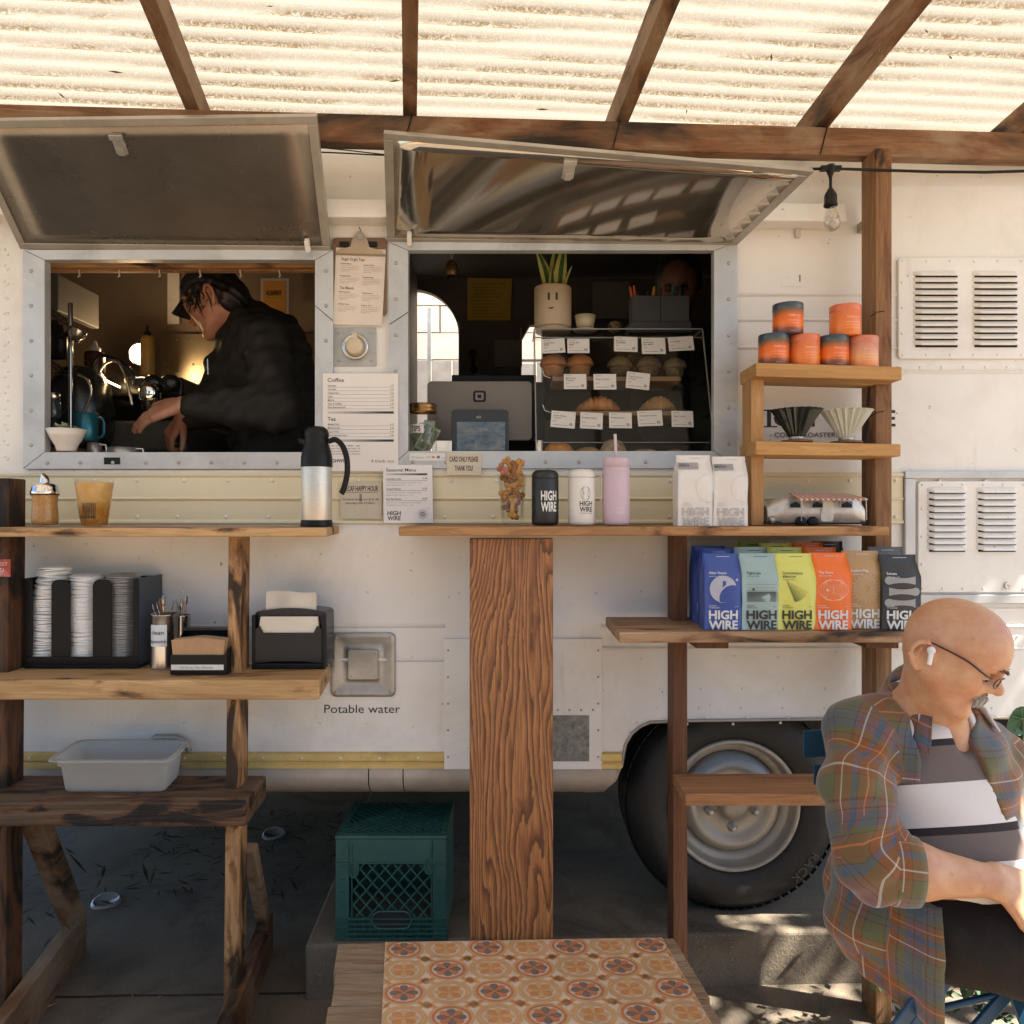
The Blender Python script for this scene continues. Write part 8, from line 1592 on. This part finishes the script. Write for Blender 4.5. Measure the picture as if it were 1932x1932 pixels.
# chair
ch = thing('bistro_chair', 'blue painted folding metal chair under the seated man', 'chair', (X(1740, 1.6), 1.6, 0)); m_blue = M('blue_enamel', (.012, .055, .105), .32, 0, .15, 20)
zst = .672; bc = np.array([X(1740, 1.58), 1.58, 0])
for i, (v0, v1) in enumerate(((1412, 1468), (1480, 1521))):
    z0, z1 = Z(v1, 1.60), Z(v0, 1.60); c = bc-cf*(.19-.01*i); a, b = c-Ls*(.152-.02*i), c+Ls*.152; g = MB(); g.beam((a[0], a[1], (z0+z1)/2), (b[0], b[1], (z0+z1)/2), .004, z1-z0); obj('back_slat', g, m_blue, ch, bevel=.0015)
for q in (-1, 1):
    c = bc-cf*.188+Ls*q*.075; g = MB(); g.beam((c[0], c[1], 1.07), (c[0]+.05, c[1]-.02, zst), .022, .008, tuple(cf)); obj('back_upright', g, m_blue, ch, bevel=.002)
def to_ground(a, b): d = b-a; return a+d*(a.z/-d.z)
for a, b in (((1802, 1795, 1.42), (1690, 1940, 1.40)), ((1908, 1864, 1.42), (1842, 1940, 1.41)), ((1820, 1800, 1.62), (1722, 1940, 1.62)), ((1912, 1870, 1.44), (1942, 1945, 1.44))):
    a = P(*a); b = to_ground(a, P(*b)); g = MB(); g.beam(a, b, .024, .009, (0, 1, 0)); obj('leg', g, m_blue, ch, bevel=.002)
g = MB(); g.tube([P(1735, 1911, 1.45), P(1893, 1873, 1.42)], .0065, 8); obj('cross_bar', g, m_blue, ch)
for i in range(3):
    c = bc+cf*(-.12+.062*i)+np.array([.03, 0, 0]); a, b = c-Ls*.15, c+Ls*.17; g = MB(); g.beam((a[0], a[1], zst+.012), (b[0], b[1], zst+.012), .05, .006); obj('seat_slat', g, m_blue, ch, bevel=.001)
for q in (-1, 1):
    a, b = bc-cf*.09+Ls*q*.13+np.array([.03, 0, 0]), bc+cf*.05+Ls*q*.13+np.array([.03, 0, 0]); g = MB(); g.beam((a[0], a[1], zst-.004), (b[0], b[1], zst-.004), .02, .02); obj('seat_rail', g, m_blue, ch)
# ---- barista at the left hatch
br = thing('person', 'barista in a dark cap and black jacket reaching over the espresso machine', 'person', P(500, 850, 3.05))
Rb = frame((-.86, .22, -.46)); Cb = np.array(P(399, 556, 3.04)); s = SDF(tuple(P(225, 860, 2.6)-Vector((0, 0, .1))), (P(610, 480, 3.35)+Vector((0, 0, 0)))[:], .0055)
lo = (X(225, 2.6), 2.62, Z(865, 2.7)); hi = (X(612, 2.7)+.05, 3.4, Z(478, 3.2)); lo = (X(225, 2.75), 2.62, 1.70); hi = (-.55, 3.42, 2.62)
s = SDF(lo, hi, .005); Lb = add_head(s, Cb, Rb, 1.04, 1., .012); Tb = np.array(P(500, 700, 3.12)); nb = np.array(P(455, 600, 3.09)); s.chain([Lb(-.03, 0, -.07), nb], [.066, .072], .04)
s.ell(Tb, (.17, .15, .2), None, .04); sb, ebw, wb = np.array(P(500, 640, 2.93)), np.array(P(528, 775, 2.84)), np.array(P(347, 764, 2.80)); s.cap(nb, sb, .06, .06, .04); s.chain([sb, ebw, ebw+(wb-ebw)*.4, wb], [.06, .055, .048, .030], .03)
add_hand(s, wb+np.array([-.012, 0, .004]), (-.90, -.06, -.34), (-.2, -.66, .72), 1, 1.18, .34, .14)
w2 = np.array(P(346, 786, 2.98)); s.chain([np.array(P(440, 720, 3.09)), np.array(P(395, 770, 3.06)), w2], [.05, .045, .032], .03); add_hand(s, w2, (-.6, .0, -.8), (-.5, -.7, .3), -1, 1.05, 1.0)
sdfobj('body', s, m_skin2, br, None, 1)
bl3 = Matrix(Rb.tolist())
def bh(f, l, u): return Vector(Cb+Rb@np.array([f, l, u])*1.04)
m_hair = M('black_hair', (.012, .009, .008), .45, 0, .3, 40); s = SDF(tuple(Cb-np.array([.25, .25, .25])), tuple(Cb+np.array([.30, .25, .2])), .005)
s.ell(np.array(bh(-.022, 0, .012)), (.102, .092, .102), Rb, .0); s.ell(np.array(bh(-.07, 0, -.055)), (.070, .085, .075), Rb, .03); s.ell(np.array(bh(.03, .0, .04)), (.075, .082, .065), Rb, .03); s.ell(np.array(bh(.050, .072, -.03)), (.016, .016, .05), Rb, .01); s.ell(np.array(bh(.095, .0, -.075)), (.085, .12, .075), Rb, .02, 's'); s.ell(np.array(bh(-.018, .088, -.045)), (.026, .03, .035), Rb, .01, 's'); s.ell(np.array(bh(-.018, -.088, -.045)), (.026, .03, .035), Rb, .01, 's')
ax = [s.lo[a]+s.h*np.arange(s.n[a]) for a in range(3)]; gx, gy, gz = np.meshgrid(*ax, indexing='ij', sparse=True); s.d += (.005*np.sin(gx*90+gz*50)*np.sin(gz*120-gx*30+gy*70)).astype(np.float32); sdfobj('hair', s, m_hair, br, None, 1)
g = MB(); q = random.Random(6)
for i in range(70):
    a = q.uniform(-.10, .06); b = bh(a, .085*(1 if q.random() < .5 else -1)*math.sqrt(max(.1, 1-(a/.13)**2)), q.uniform(-.03, .03)); g.tube([b, b+Vector((q.uniform(-.02, .03), q.uniform(-.015, .01), -.035)), b+Vector((q.uniform(-.03, .05), q.uniform(-.02, .01), -.085))], [.003, .003, .0006], 4)
obj('loose_lock', g, m_hair, br, kind='stuff')
m_cap = M('cap_cloth', (.016, .015, .014), .8); cp = obj('cap', MB().lathe([(0, .108), (.05, .100), (.084, .070), (.100, .03), (.102, .012), (.098, .010)], n=28, M=bl3.to_4x4()).mesh('cap', -Vector(bh(.005, 0, .012))+Vector(br.location)), m_cap, br)
g = MB(); g.grid(lambda a, b: bh(.085+.085*b*math.cos((a-.5)*1.6), math.sin((a-.5)*1.9)*(.086-.012*b), .026-.018*b-.020*(2*a-1)**2), 12, 6); o = obj('cap_brim', g, m_cap, br); sm = o.modifiers.new('s', 'SOLIDIFY'); sm.thickness = .005
m_jack = M('black_jacket', (.021, .019, .017), .75, 0, .2, 20, bump=.15, bs=150, spec=.25); s = SDF((-1.35, 2.66, 1.62), (-.55, 3.46, 2.46), .006)
s.ell(Tb, (.195, .17, .24), None, .0); s.ell(np.array(P(520, 800, 3.12)), (.19, .165, .3), None, .05); s.ell(np.array(P(490, 640, 3.10)), (.155, .15, .13), None, .06); s.cap(nb+np.array([.02, 0, -.01]), sb, .075, .082, .05); s.chain([sb, ebw, ebw+(wb-ebw)*.45, ebw+(wb-ebw)*.90], [.088, .080, .068, .052], .04); s.chain([np.array(P(430, 690, 3.1)), np.array(P(395, 770, 3.06)), np.array(P(362, 790, 3.0))], [.08, .07, .052], .05); s.chain([nb+np.array([0, 0, .02]), nb-np.array([.0, 0, .03])], [.080, .09], .03)
ax = [s.lo[a]+s.h*np.arange(s.n[a]) for a in range(3)]; gx, gy, gz = np.meshgrid(*ax, indexing='ij', sparse=True); s.d += (.007*np.sin(gz*40+gx*33)*np.sin(gx*21-gz*14+gy*20)+.005*np.sin(gz*85-gx*50+gy*20)*np.sin(gx*30+gz*12)).astype(np.float32)
s.cap(nb+np.array([-.02, 0, .02]), nb+np.array([-.05, 0, .12]), .068, .078, .006, 's'); sdfobj('jacket', s, m_jack, br, None, 1)
g = MB(); c = P(393, 690, 2.93); g.beam(P(392, 676, 2.92), P(393, 706, 2.92), .006, .004); obj('pen_clip', g, m_steel, br)
for i, (u0, v0, u1, v1, col) in enumerate(((345, 748, 352, 755, (.28, .03, .03)), (345, 764, 352, 772, (.03, .07, .09)), (345, 779, 354, 786, (.06, .06, .05)))):
    a, b = np.array(P(u0, v0, 2.8)), np.array(P(u1, v1, 2.8)); mid = (a+b)/2; dirw = (wb-ebw)/np.linalg.norm(wb-ebw); ang = [-2.1, -1.5, -.9][i]
    e1 = np.cross(dirw, [0, 1, 0]); e1 /= np.linalg.norm(e1); e2 = np.cross(dirw, e1); g = MB(); base = wb-dirw*.010
    g.grid(lambda p, q_: tuple(base+dirw*(p-.5)*.022+(np.cos(ang+(q_-.5)*.5)*e1+np.sin(ang+(q_-.5)*.5)*e2)*.0335), 3, 4); obj('tattoo', g, M('tattoo_ink', col, .6), br)
# ---- second barista in the dark
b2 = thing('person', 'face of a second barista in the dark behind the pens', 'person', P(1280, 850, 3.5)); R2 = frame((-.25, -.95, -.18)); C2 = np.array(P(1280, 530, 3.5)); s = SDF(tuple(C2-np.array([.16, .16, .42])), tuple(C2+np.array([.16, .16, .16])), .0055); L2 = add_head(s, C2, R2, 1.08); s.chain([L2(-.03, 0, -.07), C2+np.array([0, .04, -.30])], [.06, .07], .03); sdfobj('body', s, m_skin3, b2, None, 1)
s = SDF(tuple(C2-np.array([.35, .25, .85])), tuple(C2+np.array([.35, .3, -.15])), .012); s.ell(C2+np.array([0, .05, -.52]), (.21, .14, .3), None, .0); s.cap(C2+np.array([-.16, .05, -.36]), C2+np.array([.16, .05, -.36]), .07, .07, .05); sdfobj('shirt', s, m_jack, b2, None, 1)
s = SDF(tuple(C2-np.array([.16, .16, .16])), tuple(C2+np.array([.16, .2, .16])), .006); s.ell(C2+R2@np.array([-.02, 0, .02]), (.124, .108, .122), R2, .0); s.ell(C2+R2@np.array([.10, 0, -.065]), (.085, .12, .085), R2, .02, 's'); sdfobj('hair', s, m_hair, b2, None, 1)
for q in (1, -1):
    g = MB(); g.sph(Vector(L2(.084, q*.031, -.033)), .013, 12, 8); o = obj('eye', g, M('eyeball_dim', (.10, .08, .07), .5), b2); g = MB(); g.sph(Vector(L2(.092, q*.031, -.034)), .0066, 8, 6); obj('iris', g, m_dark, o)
    g = MB(); g.tube([Vector(L2(.088, q*.018, -.006)), Vector(L2(.086, q*.034, -.002)), Vector(L2(.078, q*.05, -.008))], [.004, .0045, .002], 6); obj('eyebrow', g, m_hair, b2)
# ---------------------------------------------------------------- plants at the right, litter, trees out of frame
rl = random.Random(21); m_nas = M('nasturtium_leaf', (.030, .105, .045), .5, 0, .2, 14); m_vein = M('leaf_vein', (.12, .22, .10), .5); m_stem = M('stem', (.06, .10, .03), .6)
ns = thing('nasturtium', 'green nasturtium with round leaves and orange flowers by the trailer', 'plant', P(1945, 1700, 1.95))
def roundleaf(u, v, Y, r, tilt):
    c = P(u, v, Y); R_ = Matrix.Rotation(tilt, 3, 'X') @ Matrix.Rotation(rl.uniform(-.3, .3), 3, 'Y'); n = 22; g = MB()
    vs = [c]+[c+R_ @ Vector((r*(.62+.05*math.sin(5*a))*math.cos(a), .004*math.sin(3*a), r*(.62+.05*math.sin(5*a))*math.sin(a))) for a in [2*math.pi*i/n for i in range(n)]]+[c+R_ @ Vector((r*(1+.05*math.sin(5*a+1))*math.cos(a), -.010+.006*math.sin(4*a), r*(1+.05*math.sin(5*a+1))*math.sin(a))) for a in [2*math.pi*i/n for i in range(n)]]
    g.add(vs, [(0, 1+i, 1+(i+1) % n) for i in range(n)]+[(1+i, 1+n+i, 1+n+(i+1) % n, 1+(i+1) % n) for i in range(n)], True); o = obj('leaf', g, m_nas, ns); s = MB()
    for q in range(8): a = q*math.pi/4+.2; e = c+R_ @ Vector((r*.85*math.cos(a), -.009, r*.85*math.sin(a))); s.tube([c+Vector((0, -.003, 0)), e], .0009, 4)
    obj('vein', s, m_vein, o); s = MB(); s.tube([c, c+Vector((.03, .03, -.12)), P(1945, 1560, Y+.05)], .002, 5); obj('stalk', s, m_stem, ns)
for a in ((1927, 1354, 1.80, .040, .35), (1945, 1430, 1.84, .03, .2), (1900, 1520, 1.92, .022, .5), (1918, 1560, 1.9, .026, .3), (1935, 1500, 1.86, .028, .6), (1890, 1590, 1.95, .022, .2)): roundleaf(*a)
m_or = M('orange_petal', (.70, .10, .015), .5, 0, .15, 40); m_ye = M('pale_petal', (.55, .42, .15), .5)
for i, (u, v, Y, r, mt_) in enumerate(((1928, 1402, 1.82, .014, m_or), (1935, 1465, 1.85, .012, m_or), (1888, 1442, 1.9, .008, m_ye), (1903, 1428, 1.9, .009, m_ye), (1912, 1470, 1.9, .009, m_ye), (1897, 1498, 1.92, .010, m_ye))):
    c = P(u, v, Y); g = MB()
    for q in range(6): a = q*math.pi/3+.2; d = Vector((math.cos(a), -.35, math.sin(a))); e = Vector((-math.sin(a), 0, math.cos(a))); g.add([c, c+d*r*.6+e*r*.4, c+d*r*1.2, c+d*r*.6-e*r*.4], [(0, 1, 2, 3)])
    obj('flower', g, mt_, ns); s = MB(); s.tube([c, c+Vector((.01, .03, -.08)), P(1925, 1580, Y+.06)], .0014, 4); obj('stalk', s, m_stem, ns)
g = MB(); m_fol = M('small_foliage', (.028, .06, .022), .6, 0, .5, 20)
for i in range(1500):
    c = Vector((rl.gauss(1.36, .13), rl.gauss(2.06, .10), rl.uniform(.18, .85)))
    if c.z > .85-abs(c.x-1.36)*1.2: continue
    d = Vector((rl.uniform(-1, 1), rl.uniform(-1, 1), rl.uniform(-.4, 1))).normalized(); e = d.cross(Vector((rl.uniform(-1, 1), rl.uniform(-1, 1), 1))).normalized(); L = rl.uniform(.012, .03); g.add([c-d*L, c+e*L*.4, c+d*L, c-e*L*.4], [(0, 1, 2, 3)])
tag(obj('ground_cover', g, m_fol), 'low dark leafy ground cover growing under the trailer edge', 'ground cover', kind='stuff')
# litter
m_dry = M('dry_litter', (.26, .13, .05), .8, 0, .3, 40)
for i, (u, v, L, a) in enumerate(((475, 1895, .045, .4), (90, 1905, .06, .9), (300, 1886, .03, .2), (1062, 1870, .03, 1.), (655, 1852, .035, .1), (470, 1830, .04, -.5), (665, 1790, .035, .3), (250, 1882, .02, 2.))):
    Y = HC*F/(v-965); c = Vector((X(u, Y), Y, .006)); d = Vector((math.cos(a), math.sin(a), 0)); e = Vector((-d.y, d.x, 0)); g = MB(); g.add([c-d*L*.5, c+e*L*.14+Vector((0, 0, .006)), c+d*L*.5+Vector((0, 0, .003)), c-e*L*.14+Vector((0, 0, .005))], [(0, 1, 2, 3)]); single('dry_leaf', g, m_dry, ('dry brown leaf on the paving right of the scorched stand post', 'dry twig-like leaf on the paving at the lower left corner', 'small dry leaf lying on the pavement crack', 'dry leaf on the paving near the right side of the mat', 'dry leaf on the paving beside the slab corner', 'curled dry leaf in shade behind the scorched post', 'dry leaf on the paving left of the milk crate', 'tiny pale leaf just above the pavement crack')[i], 'leaf', 'fallen leaves on the paving', loc=tuple(c))
for i, (u, v, lab) in enumerate(((201, 1702, 'clear plastic cup lid lying on the paving under the stand'), (517, 1575, 'clear cup lid lying far back under the trailer'))):
    Y = HC*F/(v-965); c = Vector((X(u, Y), Y, .004)); th = obj('discarded_lid', lidc, None, None); th.location = c; th.scale = (1.1,)*3; th.rotation_euler = (.12, .05, 0); tag(th, lab, 'lid')
g = MB()
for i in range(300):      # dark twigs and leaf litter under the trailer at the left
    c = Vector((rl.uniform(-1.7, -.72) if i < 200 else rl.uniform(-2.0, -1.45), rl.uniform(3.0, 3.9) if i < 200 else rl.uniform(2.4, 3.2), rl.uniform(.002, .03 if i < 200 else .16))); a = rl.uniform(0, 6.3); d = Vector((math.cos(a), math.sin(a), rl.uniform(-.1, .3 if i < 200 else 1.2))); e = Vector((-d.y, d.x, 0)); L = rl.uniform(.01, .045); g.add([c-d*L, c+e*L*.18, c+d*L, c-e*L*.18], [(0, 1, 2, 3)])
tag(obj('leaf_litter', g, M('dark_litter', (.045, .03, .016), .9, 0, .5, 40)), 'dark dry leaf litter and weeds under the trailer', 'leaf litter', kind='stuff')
def crown(c, r, n, seed, size, zs_=.8, clump=26):
    q = random.Random(seed); g = MB(); cl = []
    for i in range(clump):
        d = Vector((q.gauss(0, 1), q.gauss(0, 1), q.gauss(0, 1))).normalized()*r*q.uniform(.25, 1); d.z *= zs_; cl.append((Vector(c)+d, r*q.uniform(.22, .4)))
    for i in range(n):
        b, rr_ = cl[q.randrange(clump)]; p = b+Vector((q.gauss(0, .5), q.gauss(0, .5), q.gauss(0, .4)))*rr_; d = Vector((q.uniform(-1, 1), q.uniform(-1, 1), q.uniform(-1, .6))).normalized(); e = d.cross(Vector((q.uniform(-1, 1), q.uniform(-1, 1), q.uniform(-1, 1)))).normalized(); L = size*q.uniform(.6, 1.3); g.add([p-d*L, p+e*L*.45, p+d*L, p-e*L*.45], [(0, 1, 2, 3)])
    return g, cl
m_tree = M('tree_leaf', (.05, .085, .025), .6, 0, .5, 8); m_bark = M('bark', (.10, .075, .05), .9, 0, .4, 20, bump=.6)
for nm, base, cc, r_, n, sd, lab in (('shade_tree', (4.2, 1.9, 0), (4.35, 1.75, 4.6), 1.15, 800, 4, 'unseen leafy tree set beyond the right end of the patio to dapple the sun'), ('shade_tree', (-5, -11, 0), (-5, -11, 4.5), 3.2, 5000, 5, 'broad tree standing across the yard at the left'), ('shade_tree', (4, -13, 0), (4, -13, 4.2), 3.4, 5000, 6, 'broad tree standing across the yard at the right')):  # first tree is out of view, crown placed and thinned to dapple the sun
    tt = thing(nm, lab, 'tree', base, 0, 'trees round the yard'); g, cl = crown(cc, r_, n, sd, .075 if r_ < 2 else .22); obj('crown', g, m_tree, tt); g = MB(); b = Vector(base); t_ = Vector(cc); g.tube([b, b.lerp(t_, .35)+Vector((.05, 0, 0)), b.lerp(t_, .7)], [.14, .10, .06], 10)
    for p, _ in cl[:8]: g.tube([b.lerp(t_, .55), b.lerp(t_, .7).lerp(p, .5)+Vector((0, 0, .05)), p], [.05, .03, .012], 6)
    obj('trunk', g, m_bark, tt)
yw = thing('yard_fence', 'tall brown timber fence across the yard behind the viewer', 'fence', (0, -16, 0))
for i in range(60): g = MB(); x = -24+i*.8; g.box(x, x+.78, -16, -15.97, 0, 2.6); obj('board', g, w_old, yw)
